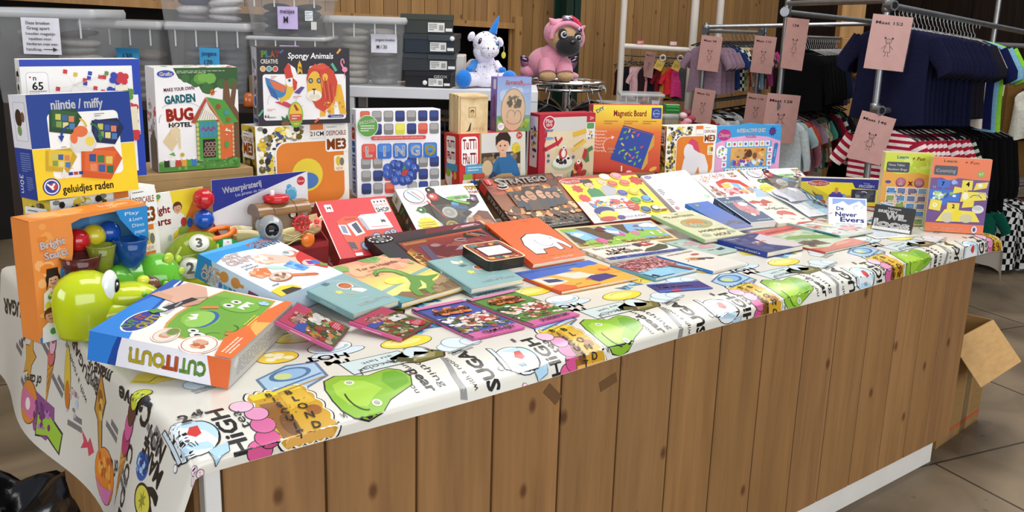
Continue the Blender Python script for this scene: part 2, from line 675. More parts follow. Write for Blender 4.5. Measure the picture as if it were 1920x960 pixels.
def boards(mb,p0,du,up,length,height,wdt,m,gap=0.006,thick=0.02,seed=3,z0=0.0,hole=None):
    """vertical boards with open joints along a wall; hole = (s0, s1, z0, z1 at s0, z1 at s1)"""
    R = random.Random(seed)
    s = 0
    n = V(du).cross(V((0,0,1)))
    while s < length:
        e = min(s + wdt,length)
        k = R.uniform(0.66,0.86)
        col = (k,k * R.uniform(0.96,1.0),k * R.uniform(0.92,1.0),1)
        parts = [(z0,height)]
        mid = (s + e) / 2
        if hole and hole[0] < mid < hole[1]:
            t = (mid - hole[0]) / (hole[1] - hole[0])
            top = hole[3] + (hole[4] - hole[3]) * t
            parts = [(z0,hole[2]),(top,height)]
        for a,b in parts:
            if b - a < 0.02:
                continue
            q = [V(p0) + V(du) * (s + gap / 2),V(p0) + V(du) * (e - gap / 2)]
            A,B = q
            f = [A + n * thick,B + n * thick,B + n * thick + V((0,0,1)),A + n * thick + V((0,0,1))]
            def z(p,zz):
                return (p[0],p[1],zz)
            ta,tb = b,b
            if hole and b == height and a > z0:
                pass
            A2,B2 = A + n * thick,B + n * thick
            mb.face([z(A2,a),z(B2,a),z(B2,tb),z(A2,ta)],m,col)
            mb.face([z(A,a),z(A2,a),z(A2,ta),z(A,ta)],m,col)
            mb.face([z(B2,a),z(B,a),z(B,tb),z(B2,tb)],m,col)
            mb.face([z(A,a),z(B,a),z(B2,a),z(A2,a)],m,col)
        s = e

# back wall, boarded, with a dark open bay; boards face the room
mb = MB()
mb.box((-9,5.0,0),(-2.5,5.1,4.2),DARKWOOD,'#443322')
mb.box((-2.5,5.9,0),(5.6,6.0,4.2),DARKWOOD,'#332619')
boards(mb,(-9,5.0,0),(1,0,0),1,14.6,4.2,0.127,BARN,hole=(6.4,10.85,0.0,1.71,1.57))
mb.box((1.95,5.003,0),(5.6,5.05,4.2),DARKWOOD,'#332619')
struct(mb.make('wall_back'))
mb = MB()                                   # sloping lintel board over the open bay
mb.T = M.Translation((-0.65,4.96,1.655)) @ M.Rotation(0.0325,4,'Y')
mb.box((-2.1,-0.03,-0.02),(2.46,0.0,0.03),BARN,(0.9,0.86,0.8,1))
struct(mb.make('trim_1'))
mb = MB()
mb.box((1.82,4.94,0),(1.9,4.975,1.66),BARN,(0.9,0.88,0.84,1))
struct(mb.make('trim_2'))
mb = MB()
boards(mb,(5.62,8.2,0),(1,0,0),1,9.0,4.2,0.62,DARKWOOD,gap=0.01,seed=5)
mb.box((5.6,5.0,0),(5.66,8.2,4.2),DARKWOOD,'#554433')
struct(mb.make('wall_rear'))
mb = MB()
boards(mb,(13.0,8.2,0),(0,-1,0),1,17.0,4.2,0.9,DARKWOOD,gap=0.01,seed=6)
mb.box((13.02,-9,0),(13.1,8.2,4.2),DARKWOOD,'#222222')
struct(mb.make('wall_right'))
mb = MB()
mb.box((-9.1,-9,0),(-9.0,5,4.2),PAINT,'#8a8478')
struct(mb.make('wall_left'))

def beam(name,lo,hi,m,col,label,cat):
    mb = MB()
    mb.box(lo,hi,m,col,0.004)
    return tag(mb.make(name),label,cat)

mb = MB()                                   # steel column: flanges and web
for lo,hi in (((2.11,4.60,0),(2.27,4.615,4.2)),((2.11,4.76,0),(2.27,4.775,4.2)),((2.184,4.60,0),(2.196,4.77,4.2))):
    mb.box(lo,hi,PAINT,'#0f2a20')
tag(mb.make('steel_column'),'dark green steel column in front of the boarded back wall, behind the pug','column')
mb = MB()
mb.tube([(2.42,4.86,0),(2.42,4.86,4.2)],0.035,PAINT,'#4a4c4c',10)
for z in (0.6,1.9,3.2):
    mb.tube([(2.42,4.86,z),(2.42,4.86,z + 0.03)],0.043,PAINT,'#3c3e3e',10)
tag(mb.make('drain_pipe'),'grey drain pipe beside the dark green column','pipe')
p = S(3.10,9.2,0)
mb = MB(TR(p.x,p.y,0,YAW))
mb.box((-0.09,-0.09,0),(0.09,0.09,1.55),BARN,(1.0,0.98,0.92,1),0.004)
mb.box((-0.11,-0.05,1.55),(0.11,0.09,3.9),BARN,(1.02,1,0.94,1),0.004)
tag(mb.make('timber_post'),'pale timber post standing behind the clothes racks, upper right','post')

# ------------------------------------------------------------------ counter
root = empty('display_counter',TR(-1.4,0.5,0))
tag(root,'long pine plank counter with a white plinth','counter')
inv = root.matrix_world.inverted()
X0,X1 = -2.955,0.055
mb = MB(inv)
R = random.Random(11)
xs = [X0,-2.925,-2.707,-2.486,-2.275,-2.064,-1.859,-1.654,-1.455,-1.251,-1.038,-0.862,-0.667,-0.479,-0.301,-0.15,X1]
for a,b in zip(xs[1:-1],xs[2:]):
    k = R.uniform(0.88,1.06)
    mb.box((a + 0.003,-0.016,0.115),(b - 0.003,0.004,0.885),PINE,(k,k * R.uniform(.96,1),k * R.uniform(.9,1),1),0.003)
mb.box((X0,0.003,0.115),(X1,0.016,0.885),DARKWOOD,'#2a1c10')
mb.make('front_planks',root)
mb = MB(inv)
s = 0.02
while s < 1.0:
    k = R.uniform(0.8,1.0)
    mb.box((X0 - 0.012,s,0.10),(X0 + 0.01,min(s + 0.197,1.0),0.885),PINE,(k,k * .97,k * .93,1),0.003)
    s += 0.2
mb.make('end_planks',root)
mb = MB(inv)
for s in (0.02,0.22,0.42,0.62,0.82):
    mb.box((X1 - 0.02,s,0.115),(X1,s + 0.197,0.885),PINE,(.95,.92,.9,1),0.003)
mb.make('end_planks',root)
mb = MB(inv)
mb.box((X0 + 0.03,0.018,0.0),(-0.0,0.034,0.118),PAINT,'#e6e2da',0.002)
mb.box((-0.02,0.034,0.0),(-0.002,0.98,0.118),PAINT,'#c9c8c4',0.002)
mb.make('plinth',root)
mb = MB(inv)
mb.box((X0 - 0.004,-0.014,0.02),(-2.927,0.016,0.884),PAINT,'#dddcd8',0.002)
mb.make('corner_strip',root)
mb = MB(inv)
mb.box((X0 + 0.01,0.97,0.0),(X1 - 0.02,0.99,0.88),DARKWOOD,'#554433')
mb.make('back_panel',root)
mb = MB(inv)                                 # worktop: front edge runs in behind the cloth
def yc(x):
    return 0.02 + 0.15 * max(0.0,min(1.03,-x / 2.95))
o = [(X0 - 0.005,yc(X0) + .012),(0.13,0.03),(0.13,1.44),(X0 - 0.005,1.44)]
mb.prism(o,0.886,H - 0.006,PAINT,'#b9b4aa')
mb.make('worktop',root)
mb = MB(inv)
for i,(x,z,r) in enumerate(((-2.095,0.808,0.8),(-1.905,0.795,-0.25))):
    t = MB(inv @ M.Translation((x,-0.0165,z)) @ M.Rotation(r,4,'Y'))
    t.box((-0.03,-0.001,-0.014),(0.03,0,0.014),GLOSS,'#6d4f33',0.0003)
    t.make('tape_strip',root)

# ------------------------------------------------------------------ printed vinyl tablecloth
XL = -2.965
def front_profile(x):
    lam = max(0.0,min(1.03,-x / 2.95))
    Cp = V((-0.030 - 0.006 * sin(x * 5),0.862 + 0.003 * sin(x * 3.1)))
    Bp = V((-0.024,0.905 - 0.020 * lam))
    Ap = V((yc(x),H - 0.001))
    return Cp,Bp,Ap
def front_pt(x,e):
    Cp,Bp,Ap = front_profile(x)
    l1,l2 = (Bp - Cp).length,(Ap - Bp).length
    if e < l1:
        q = Cp + (Bp - Cp) * (e / l1)
    elif e < l1 + l2:
        t = (e - l1) / l2
        q = Bp + (Ap - Bp) * t + V((-0.3,1)) * (0.012 * sin(pi * t) * max(0.2,min(1,-x / 2.9)))
    else:
        q = V((Ap.x + e - l1 - l2,H - 0.001))
    return q,l1 + l2
def cloth(x,e):
    a = max(0.0,XL - x)
    xx = max(x,XL)
    q,L = front_pt(xx,max(e,0))
    y,z = q
    if e < 0:
        z += e
    if a > 0:
        r = 0.018
        if a < r * pi / 2:
            dx,dz = r * sin(a / r),r * (1 - cos(a / r))
        else:
            b = a - r * pi / 2
            wv = 0.18 + 0.07 * sin(y * 7.0 + 1.0) + 0.12 * max(0,1 - abs(y) / 0.35)
            dx,dz = r + b * wv,r + b * 0.985
        xx = XL - dx
        z -= dz
        y += a * 0.10 * max(0,1 - (y + .03) / 0.5)
    rr = x - 0.13
    if rr > 0:                                # right end hangs off the counter
        if rr < 0.10:
            z -= 0.10 * rr
        else:
            b = rr - 0.10
            xx = 0.23 + 0.25 * b - 0.10 * b * max(0,1 - y / .3)
            z -= 0.010 + b * 0.95
    return V((xx,y,z))
def cloth_n(x,e):
    h = 0.004
    du = cloth(x + h,e) - cloth(x - h,e)
    dv = cloth(x,e + h) - cloth(x,e - h)
    n = du.cross(dv)
    return n.normalized() if n.length > 1e-9 else V((0,0,1))

class ClothArt(Art):
    def __init__(s,mb,X,E,w,h,rot=0.0):
        s.mb,s.X,s.E,s.w,s.h,s.rot = mb,X,E,w,h,rot
        s.m,s.k,s.step = VINYL,3,1.1e-4
    def Q(s,u,v):
        x,y = (u - .5) * s.w,(v - .5) * s.h
        return (s.X + x * cos(s.rot) - y * sin(s.rot),s.E + x * sin(s.rot) + y * cos(s.rot))
    def emit(s,pts,col,cols=None):
        q = [s.Q(u,v) for u,v in pts]
        tri = [(0,1,2)] if len(q) == 3 else tessellate_polygon([[V((a,b,0)) for a,b in q]])
        todo = [[q[i] for i in t] for t in tri]
        while todo:
            t = todo.pop()
            if all(b < 0.001 for a,b in t) or max(a for a,b in t) > .235:
                continue
            t = [(a,max(b,0.001)) for a,b in t]
            ls = [(math.hypot(t[i][0] - t[(i + 1) % 3][0],t[i][1] - t[(i + 1) % 3][1]),i) for i in range(3)]
            l,i = max(ls)
            lim = 0.013 if (min(b for a,b in t) < 0.24 or min(a for a,b in t) < XL + .02) else 0.3
            if l > lim:
                a,b,c = t[i],t[(i + 1) % 3],t[(i + 2) % 3]
                mid = ((a[0] + b[0]) / 2,(a[1] + b[1]) / 2)
                todo += [[a,mid,c],[mid,b,c]]
                continue
            a2 = (t[1][0] - t[0][0]) * (t[2][1] - t[0][1]) - (t[1][1] - t[0][1]) * (t[2][0] - t[0][0])
            if a2 < 0:
                t = t[::-1]
            s.mb.face([cloth(a,b) + cloth_n(a,b) * (0.00012 + s.k * s.step) for a,b in t],s.m,col)

mb = MB()
xs = [XL - .34 + .34 * i / 22 for i in range(23)] + [XL + (0.13 - XL) * i / 90 for i in range(1,91)] + [0.13 + 0.24 * i / 14 for i in range(1,15)]
es = [0.009 * i for i in range(31)] + [0.27 + (1.53 - 0.27) * i / 30 for i in range(1,31)]
def ecut(x,i):
    return es[i]
mb.grid([[cloth(x,e) for x in xs] for e in es],VINYL,'#dedbd0')

INK = '#1c1a1a'
def pear(X,E,W):
    a = ClothArt(mb,X,E,W,0.172)
    out = [(.02,.45),(.03,.25),(.10,.08),(.25,.0),(.42,.06),(.58,.22),(.75,.30),(.92,.38),(.995,.55),(.97,.75),(.88,.86),(.74,.84),(.60,.80),(.45,.90),(.30,1.0),(.14,.92),(.05,.70)]
    a.poly([(.5 + (u - .5) * 1.03,.5 + (v - .5) * 1.05) for u,v in out],INK)
    a.poly(out,'#86b82a')
    a.poly([(.10,.55),(.14,.3),(.3,.2),(.45,.35),(.6,.45),(.5,.7),(.3,.85),(.16,.78)],'#a3cc3c')
    a.poly([(.70,.36),(.92,.44),(.97,.6),(.92,.78),(.78,.8),(.66,.6)],'#6aa51c')
    for (u,v) in ((.34,.74),(.42,.22)):
        a.ell(u,v,.055,None,'#dfe8c4')
        a.ell(u,v,.028,None,INK)
        a.ell(u,v,.019,None,'#fff')
        a.ell(u,v,.01,None,INK)
    a.arc(.30,.40,.13,.26,pi * .85,pi * 1.5,.014,INK)
    a.line([(.56,.84),(.60,1.0),(.72,1.08),(.95,1.06),(1.02,1.02)],.01,INK)
    a.line([(1.0,1.12),(1.03,1.0),(1.06,1.1),(1.04,.98),(1.08,1.02)],.01,INK)
    a.line([(1.0,.58),(1.05,.6)],.03,'#7a4a20')
    a.line([(-.02,.2),(.0,.12),(.02,.2),(.03,.1)],.008,INK)
def biscuit(X,E,W):
    a = ClothArt(mb,X,E,W,0.20)
    def scal(k):
        pts = []
        for (u0,v0),(u1,v1),n in (((.06,.04),(.94,.04),5),((.94,.04),(.94,.96),5),((.94,.96),(.06,.96),6),((.06,.96),(.06,.04),5)):
            for i in range(n):
                for j in range(4):
                    t = (i + j / 4) / n
                    b = sin(pi * (j / 4)) * .06
                    nx,ny = (v1 - v0),-(u1 - u0)
                    pts.append((.5 + (u0 + (u1 - u0) * t + nx * b - .5) * k,.5 + (v0 + (v1 - v0) * t + ny * b - .5) * k))
        return pts
    a.poly(scal(1.06),INK)
    a.poly(scal(1.02),'#f4f1e4')
    a.poly(scal(.96),'#c99a1c')
    a.poly([(.08,.82),(.92,.86),(.9,.97),(.1,.96)],'#e6cf2c')
    a.poly([(.08,.1),(.42,.08),(.40,.7),(.1,.72)],'#8a5a16')
    a.poly([(.45,.5),(.9,.55),(.9,.85),(.5,.8)],'#d9ae28')
    a.ell(.78,.42,.12,None,'#9a5d18')
    a.ell(.3,.3,.12,.16,'#6e4310')
    a.poly([(.1,.03),(.9,.03),(.88,.12),(.12,.14)],'#e0a950')
    a.spk(.1,.1,.9,.9,['#6e4a12','#b07a18'],26,.006,.014,3)
    a.k += 1
    for i,ch in enumerate('BLOND'):
        a.text(ch,.66,.82 - i * .155,.095,INK,rot=-.15,b=.02)
    for i,ch in enumerate('BISCUIT'):
        a.text(ch,.36,.86 - i * .12,.085,INK,rot=-.15,b=.02)
def hightea(X,E):
    a = ClothArt(mb,X + .045,E - .005,0.075,0.19)
    for i,(u,v,r,c) in enumerate(((.35,.12,.34,'#d8558f'),(.65,.25,.32,'#c94a84'),(.75,.45,.32,'#cf6698'),(.8,.65,.3,'#dd92b8'),(.6,.85,.3,'#e9bcd2'))):
        a.ell(u,v,r * 1.08,None,INK)
        a.ell(u,v,r,None,c)
    a.text('tea',.3,.62,.11,INK,wd=.8,rot=pi / 2)
    a = ClothArt(mb,X,E,0.17,0.05,pi / 2)
    a.text('HiGH',.5,.5,.72,INK,wd=.88,b=.035)
def teapot(X,E):
    a = ClothArt(mb,X,E,0.13,0.165)
    a.ell(.5,.45,.42,.34,INK)
    a.ell(.5,.45,.40,.325,'#e6eef2')
    a.poly([(.35,.72),(.8,.72),(.95,.5),(.85,.3),(.75,.5)],'#b9d9ea')
    a.poly([(.2,.25),(.75,.18),(.7,.3),(.3,.35)],'#b4d6ea')
    a.poly([(.08,.3),(.18,.25),(.28,.85),(.18,.9)],INK)
    a.poly([(.10,.32),(.17,.28),(.26,.84),(.19,.87)],'#d3e4ee')
    a.ell(.02,.35,.06,None,INK)
    a.ell(.02,.35,.05,None,'#eef2f2')
    a.poly([(.48,.5),(.58,.62),(.7,.62),(.68,.46),(.58,.42)],'#cf3b36')
    a.arc(.72,.45,.2,.26,-.4 * pi,.5 * pi,.018,INK)
    a.line([(.42,.34),(.46,.27)],.012,INK)
    a.line([(.47,.35),(.5,.27)],.012,INK)
    a.line([(.53,.35),(.54,.27)],.012,INK)
    a.poly([(.62,.15),(.95,.2),(.9,.06),(.75,.02),(.65,-.08),(.66,.06)],'#a9cfe6')
    a.line([(.95,.2),(.9,.06),(.75,.02),(.65,-.08),(.62,.12)],.012,INK)
    a.poly([(.84,.86),(.9,.86),(.92,.98),(.86,.98)],'#5b4a44')
    for (u,v) in ((.25,-.08),(.33,-.02),(.42,-.10)):
        a.ell(u,v,.06,None,INK)
        a.ell(u,v,.052,None,'#f0cfdc')
def sugar(X,E):
    a = ClothArt(mb,X,E,0.19,0.055,pi / 2)
    a.text('SUGAR',.5,.5,.62,INK,wd=1.0,b=.05)
    b = ClothArt(mb,X - .05,E,0.17,0.03,pi / 2)
    b.text('with a room full',.5,.5,.5,INK,wd=1.0)
def compear(X,E):
    b = ClothArt(mb,X + .028,E + .01,0.16,0.03,-pi / 2)
    b.text('nothing',.5,.5,.6,INK,wd=.9)
    b = ClothArt(mb,X - .005,E,0.18,0.036,-pi / 2)
    b.text('com',.18,.5,.45,INK,wd=.34)
    b.text('pear',.62,.5,.7,INK,wd=.5,b=.04)
    b = ClothArt(mb,X - .04,E - .02,0.1,0.03,-pi / 2)
    b.text('to you',.5,.5,.5,INK,wd=.8)
def spoon(X,E):
    a = ClothArt(mb,X,E,0.06,0.26)
    a.poly([(.05,.02),(.35,.0),(.45,.25),(.75,.5),(.9,.7),(.8,.72),(.55,.5),(.25,.3)],'#8d8d8c')
    a.arc(.3,.82,.55,.16,-.5,pi * .7,.07,'#77757a')
    a.ell(.2,.82,.5,.12,'#d5e6ec')
def hot(X,E,k=1.0):
    a = ClothArt(mb,X,E,0.13,0.085,pi)
    a.text("I'M",.45,.72,.30,INK,wd=.42,b=.04,rot=-.2)
    a.text('HOT',.5,.25,.36,INK,wd=.78,b=.035,rot=-.2)
def lemon(X,E,r=.07):
    a = ClothArt(mb,X,E,r * 2,r * 1.1)
    a.ell(.5,.5,.5,.5,INK)
    a.ell(.5,.5,.485,.475,'#f0de3a')
    a.ell(.45,.58,.36,.3,'#f7ee8a')
    a.arc(.5,.5,.3,.3,.3,2.6,.012,'#8d7d10')
def bow(X,E):
    a = ClothArt(mb,X,E,.11,.06,.3)
    for p in ([(.5,.5),(.05,.95),(.12,.3)],[(.5,.5),(.95,.9),(.9,.1)]):
        a.poly(p,'#2b6f9c')
    a.spk(.1,.2,.9,.8,['#4aa0cc','#1f4f7c','#bcdcea'],16,.03,.09,4)
def choc(X,E):
    a = ClothArt(mb,X,E,.15,.085,.12)
    a.poly([(0,.5),(.1,.85),(.45,1),(.8,.8),(1,.3),(.85,.0),(.35,.05)],INK)
    a.poly([(.03,.5),(.13,.82),(.45,.96),(.78,.77),(.95,.3),(.83,.04),(.37,.1)],'#6f6a26')
    a.poly([(.35,.3),(.6,.8),(.85,.4),(.7,.15)],'#9a935f')
    a.poly([(.1,.5),(.3,.2),(.4,.4),(.25,.75)],'#4a4a18')
def chlabel(X,E):
    a = ClothArt(mb,X,E,.17,.10,.05)
    a.poly([(0,.15),(.05,.95),(.98,.85),(1,.05)],INK)
    a.poly([(.015,.18),(.065,.92),(.965,.82),(.985,.08)],'#cfe2e2')
    a.text('chocolat',.5,.3,.16,INK,wd=.75,rot=pi + .05)
    a.text('au lait',.55,.62,.14,INK,wd=.5,rot=pi + .05)
def plate(X,E):
    a = ClothArt(mb,X,E,.2,.13,.25)
    a.poly([(.0,.1),(.2,.85),(.7,1),(1,.75),(.8,.1),(.4,-.05)],'#51759a')
    a.poly([(.04,.13),(.22,.8),(.68,.94),(.95,.72),(.77,.14),(.4,.0)],'#a9cbe4')
    a.ell(.55,.62,.26,.26,'#3b6f9f')
    a.ell(.55,.62,.2,.2,'#8fbbe0')
    a.ell(.45,.62,.1,.14,'#c9d88e')
    a.line([(.1,.25),(.8,.28)],.03,'#3d6ea4')
    a.line([(.1,.12),(.75,.13)],.03,'#b58d3a')
def cup(X,E):
    a = ClothArt(mb,X,E,.14,.11)
    a.ell(.5,.25,.5,.22,INK)
    a.ell(.5,.25,.485,.2,'#d4e7f0')
    a.ell(.5,.62,.4,.34,INK)
    a.ell(.5,.62,.385,.32,'#eef1ee')
    a.arc(.5,.6,.3,.2,pi,2 * pi,.07,'#a8d0e4')
def cookie(X,E):
    a = ClothArt(mb,X,E,.1,.08)
    a.ell(.5,.5,.5,.5,INK)
    a.ell(.5,.5,.48,.47,'#ecc73a')
    for (u,v) in ((.3,.4),(.6,.65),(.7,.3),(.4,.75),(.5,.45)):
        a.ell(u,v,.12,None,'#f4ecc2')
def cloud(X,E):
    a = ClothArt(mb,X,E,.15,.1,.2)
    for (u,v,r) in ((.3,.5,.2),(.55,.6,.26),(.75,.42,.18)):
        a.ell(u,v,r,None,'#7d98a4')
        a.ell(u,v,r * .93,None,'#dcebf0')
    a.greek(.1,.05,.9,.3,'#9aa4a4',2,5,.6)
def cake(X,E):
    a = ClothArt(mb,X,E,.16,.09,.1)
    a.poly([(0,.5),(.2,.9),(.9,.95),(1,.4),(.6,.05),(.2,.1)],'#e7d34a')
    a.line([(.05,.5),(.2,.25),(.35,.45),(.5,.2),(.65,.4),(.9,.3)],.02,'#9a7d20')

PEARS = (-2.56,-1.835,-1.10,-0.40,0.32)
for i,X in enumerate(PEARS):
    e0 = 0.105 - 0.065 * i / 3.3
    o = i > 0
    pear(X,e0,.178 if o else .205)
    biscuit(X - (.153 if o else .186),e0 - .004,.112 if o else .135)
    hightea(X - (.262 if o else .325),e0 - .012)
    teapot(X - (.345 if o else .40),e0)
    compear(X + .128,e0 + .01)
    spoon(X + .205,e0 + .03)
    sugar(X + .272,e0)
    t = e0 - .055
    hot(X + .00,t + .235)
    plate(X - .12,t + .19)
    chlabel(X + .08,t + .165)
    choc(X + .175,t + .15)
    lemon(X + .21,t + .245)
    cup(X + .04,t + .30)
    bow(X + .30,t + .30)
    cookie(X - .09,t + .32)
    cloud(X + .30,t + .16)
    cloud(X - .27,t + .27)
    lemon(X + .02,t + .42)
    choc(X + .27,t + .47)
    hot(X - .2,t + .42)
    cake(X - .33,t + .36)
    cake(X + .25,t + .39)
    chlabel(X - .08,t + .5)
    bow(X - .3,t + .5)
# price written on the first teapot
a = ClothArt(mb,-2.932,.158,.056,.034)
a.k = 40
a.text('2',.22,.42,.85,INK,b=.05)
a.text('49',.72,.62,.5,INK,b=.05)

# left flap; positions: distance along the edge, drop
def LF(y,drop,w,h,rot=pi / 2):
    return ClothArt(mb,XL - drop,y + .05,w,h,rot)
def word(t,y,d,l,h,rot=pi / 2,b=.03):
    a = LF(y,d,l,h,rot)
    a.text(t,.5,.5,.7,INK,wd=1.0,b=b)
word('SUGAR',1.30,.09,.26,.06,pi / 2 + .2,.05)
word('HiGH',1.13,.10,.12,.045,pi / 2 + 1.1,.05)
a = LF(1.17,.08,.05,.13,pi / 2 + .9)
a.rect(0,0,1,1,'#d24f74')
a.rect(.2,.1,.8,.9,'#f4f1ec')
a = LF(1.05,.16,.13,.15)
a.star(.5,.5,.5,'#7c4d17',5,.55,-pi / 2)
a.star(.5,.5,.46,'#d9a03a',5,.55,-pi / 2)
word('of cake',.98,.20,.13,.04,pi / 2 + .25,.02)
a = LF(.99,.26,.16,.11)
a.ell(.5,.5,.5,.5,INK)
a.ell(.5,.5,.48,.48,'#e08a2c')
a.poly([(.1,.3),(.9,.3),(.95,.55),(.8,.8),(.2,.8),(.05,.55)],'#d96fa2')
a.ell(.5,.55,.14,.14,'#f3efe6')
def icecream(y,d,cone,tops,l=.2,rot=0.05):
    a = LF(y,d,.06,l,rot + pi / 2 + pi / 2 * 0)
    return a
def cone(y,d,cols,l=.22,tilt=0.0):
    a = ClothArt(mb,XL - d,y + .05,.055,l,-pi / 2 + tilt)
    a.poly([(.5,0),(.98,.55),(.02,.55)],INK)
    a.poly([(.5,.02),(.93,.54),(.07,.54)],'#d9983a')
    for k in range(4):
        a.line([(.2 + .1 * k,.4 - .08 * k),(.9 - .1 * k,.5 - .05 * k)],.04,'#9a6420')
    for i,c in enumerate(cols):
        a.ell(.5,.58 + .13 * i,.5 - .04 * i,.12,INK)
        a.ell(.5,.58 + .13 * i,.46 - .04 * i,.112,c)
cone(.87,.12,['#d96a6a','#e9b6c8','#c63e5c'],.22,.1)
cone(.30,.14,['#b8286c','#d8559a','#5b3322','#cfd83a'],.27,-.15)
word('SUGAR',.66,.05,.16,.04,pi / 2 - .4,.03)
word('with a room full',.69,.09,.2,.025,pi / 2 - .5,0)
a = LF(.74,.12,.16,.045,pi + .25)
a.ell(.5,.5,.5,.5,INK)
a.ell(.5,.5,.48,.46,'#dfc23a')
a.ell(.75,.5,.22,.36,'#c9761e')
a = LF(.50,.13,.20,.10,pi + .05)
a.poly([(0,.5),(.3,.9),(.55,.65),(.95,.7),(1,.45),(.6,.3),(.5,.05),(.3,.2)],INK)
a.poly([(.03,.5),(.3,.84),(.54,.6),(.92,.65),(.96,.48),(.6,.36),(.49,.12),(.31,.26)],'#c98f2c')
a.spk(.2,.3,.6,.7,['#8a5a18','#e2b955'],12,.03,.08,2)
word('MIX BISQUE',.54,.075,.14,.05,pi / 2 - .6,.03)
word('make',.50,.035,.11,.05,pi / 2 + .1,.04)
word('NOT',.14,.06,.10,.05,pi / 2 - .1,.045)
word('MAKE',.13,.10,.12,.05,pi / 2 - .1,.045)
word('love',.32,.035,.12,.05,pi / 2 + .1,.045)
word('Ca',.23,.03,.07,.07,pi / 2 - .2,.05)
word('COOL',.25,.19,.16,.055,pi + .12,.035)
word('of cake',.39,.215,.12,.05,pi / 2 + .35,.03)
a = LF(.17,.12,.075,.07)
a.ell(.5,.5,.48,.4,'#1f56a8')
a.spk(.05,.1,.95,.9,['#3c7ac8','#a9c8ea','#123a80'],22,.05,.12,6)
a = LF(.87,.26,.17,.11)
a.poly([(.1,.1),(.9,.1),(1,.6),(.75,.95),(.25,.95),(0,.6)],'#8c4a8c')
a.spk(.1,.2,.9,.85,['#b278b6','#6f2f72'],24,.03,.08,7)
a = LF(.82,.29,.17,.10)
a.poly([(.0,.2),(.5,.0),(1,.2),(.95,.8),(.5,.6),(.05,.8)],INK)
a.poly([(.03,.25),(.5,.05),(.97,.25),(.92,.74),(.5,.54),(.08,.74)],'#9dc63a')
a = LF(.58,.235,.09,.06)
a.poly([(.0,.5),(.4,.9),(.5,.6),(1,.9),(.8,.5),(1,.1),(.5,.4),(.35,.1)],'#d23a5a')
a = LF(.44,.255,.17,.13,pi / 2 + .2)
a.ell(.5,.5,.5,.5,INK)
a.ell(.5,.5,.485,.485,'#ec8a1e')
a.spk(.1,.1,.9,.7,['#c45a10','#f6b24a'],22,.04,.1,8)
a.poly([(.05,.62),(.3,.96),(.7,.96),(.95,.62),(.7,.72),(.3,.7)],'#de7fb4')
a = LF(.12,.17,.06,.10,pi)
a.ell(.5,.5,.5,.5,INK)
a.ell(.5,.5,.42,.42,'#d9d04a')
a.star(.5,.5,.36,'#8f8f2a',7,.4)
word('S',.085,.165,.06,.09,pi / 2 + .2,.06)
a = LF(.70,.17,.1,.08)
a.spk(0,0,1,1,['#8a8682','#b9cfe0','#d6b0c2'],14,.05,.12,9)
for i in range(9):
    y = .15 + .13 * i
    b = LF(y,.05 + .2 * ((i * 37) % 10) / 10,.09,.04,pi / 2 - .3 + .1 * (i % 5))
    b.greek(0,0,1,1,'#77757a',2,i,.7)
o = mb.make('tablecloth')
tag(o,'white vinyl tablecloth printed with sweets, pears and lettering over the counter','tablecloth')

# ------------------------------------------------------------------ risers hidden behind the front rows
mb = MB()
for x0,x1,top in ((-2.265,-0.525,1.055),):
    mb.box((x0,1.236,H),(x1,1.43,top),KRAFT,'#8a6a45',0.002)
    Art(mb,(x0,1.236,H),(1,0,0),(0,0,1),x1 - x0,top - H,KRAFT).rect(0,.47,1,.53,'#6d5335')
tag(mb.make('display_riser'),'low brown board step hidden under the back row of toy boxes','riser')
mb = MB()
mb.box((-0.50,1.075,H),(0.11,1.34,1.019),KRAFT,'#7d6040',0.002)
Art(mb,(-.50,1.075,H),(1,0,0),(0,0,1),.61,.099,KRAFT).rect(0,.45,1,.55,'#6d5335')
tag(mb.make('display_riser'),'short brown board step under the quiz box at the right end','riser')

SKIN = '#e6b48f'
YEL = '#f0cf2a'

# ------------------------------------------------------------------ back row, left to right
# tall plain carton carrying two games
p = Pack('cardboard_box',-2.70,1.185,H,-.02,U,.395,.291,.24,'plain brown cardboard box standing under the bug hotel box','box',side='#a98a5c',m=KRAFT)
p.f.rect(0,.93,1,.935,'#8f7348')
p.f.line([(.45,.86),(.75,.80)],.004,'#967a50')
p.f.line([(.5,.80),(.68,.83)],.003,'#967a50')
p.done()
# puzzle of little clips
p = Pack('puzzle_box',-2.955,1.12,1.226,-.02,U,.30,.322,.06,'large white and blue box of puzzle pieces behind the blue and yellow game','toy box',side='#f3f2f0',roll=0.02)
f = p.f
f.rect(0,0,1,1,'#1d3fae')
f.rect(.0,.045,.93,.945,'#f4f2ef')
f.rect(.0,.36,.97,.7,'#f4f2ef')
f.rect(.04,.70,.22,.9,'#c9c9cf',.03)
f.rect(.045,.705,.215,.895,'#f7f6f4',.028)
f.text('65',.13,.79,.062,'#15151a',b=.02)
f.text('n',.11,.855,.04,'#232a7a',b=.02)
f.ell(.075,.86,.008,None,'#c33')
f.greek(.06,.72,.2,.755,'#8a8a92',2,4)
R = random.Random(5)
PC = ['#2a3fa8','#c9303a','#5d8f3a','#d9b83a']
for i in range(15):
    u,v = R.uniform(.28,.72),R.uniform(.66,.91)
    c = R.choice(PC)
    f.line([(.42,.79),(u,v)],.002,'#d9d3cc')
    for k in range(4):
        f.ell(u + .011 * cos(k * U + .6),v + .011 * sin(k * U + .6),.011,None,c,0,8,up=(k == 0))
for u,v,c in ((.78,.84,0),(.84,.84,1),(.74,.72,0),(.88,.71,2),(.91,.58,1),(.90,.46,0),(.91,.36,1),(.84,.60,3)):
    for k in range(4):
        f.ell(u + .03 * cos(k * U + .5),v + .03 * sin(k * U + .5),.03,None,PC[c],0,9,up=(k == 0))
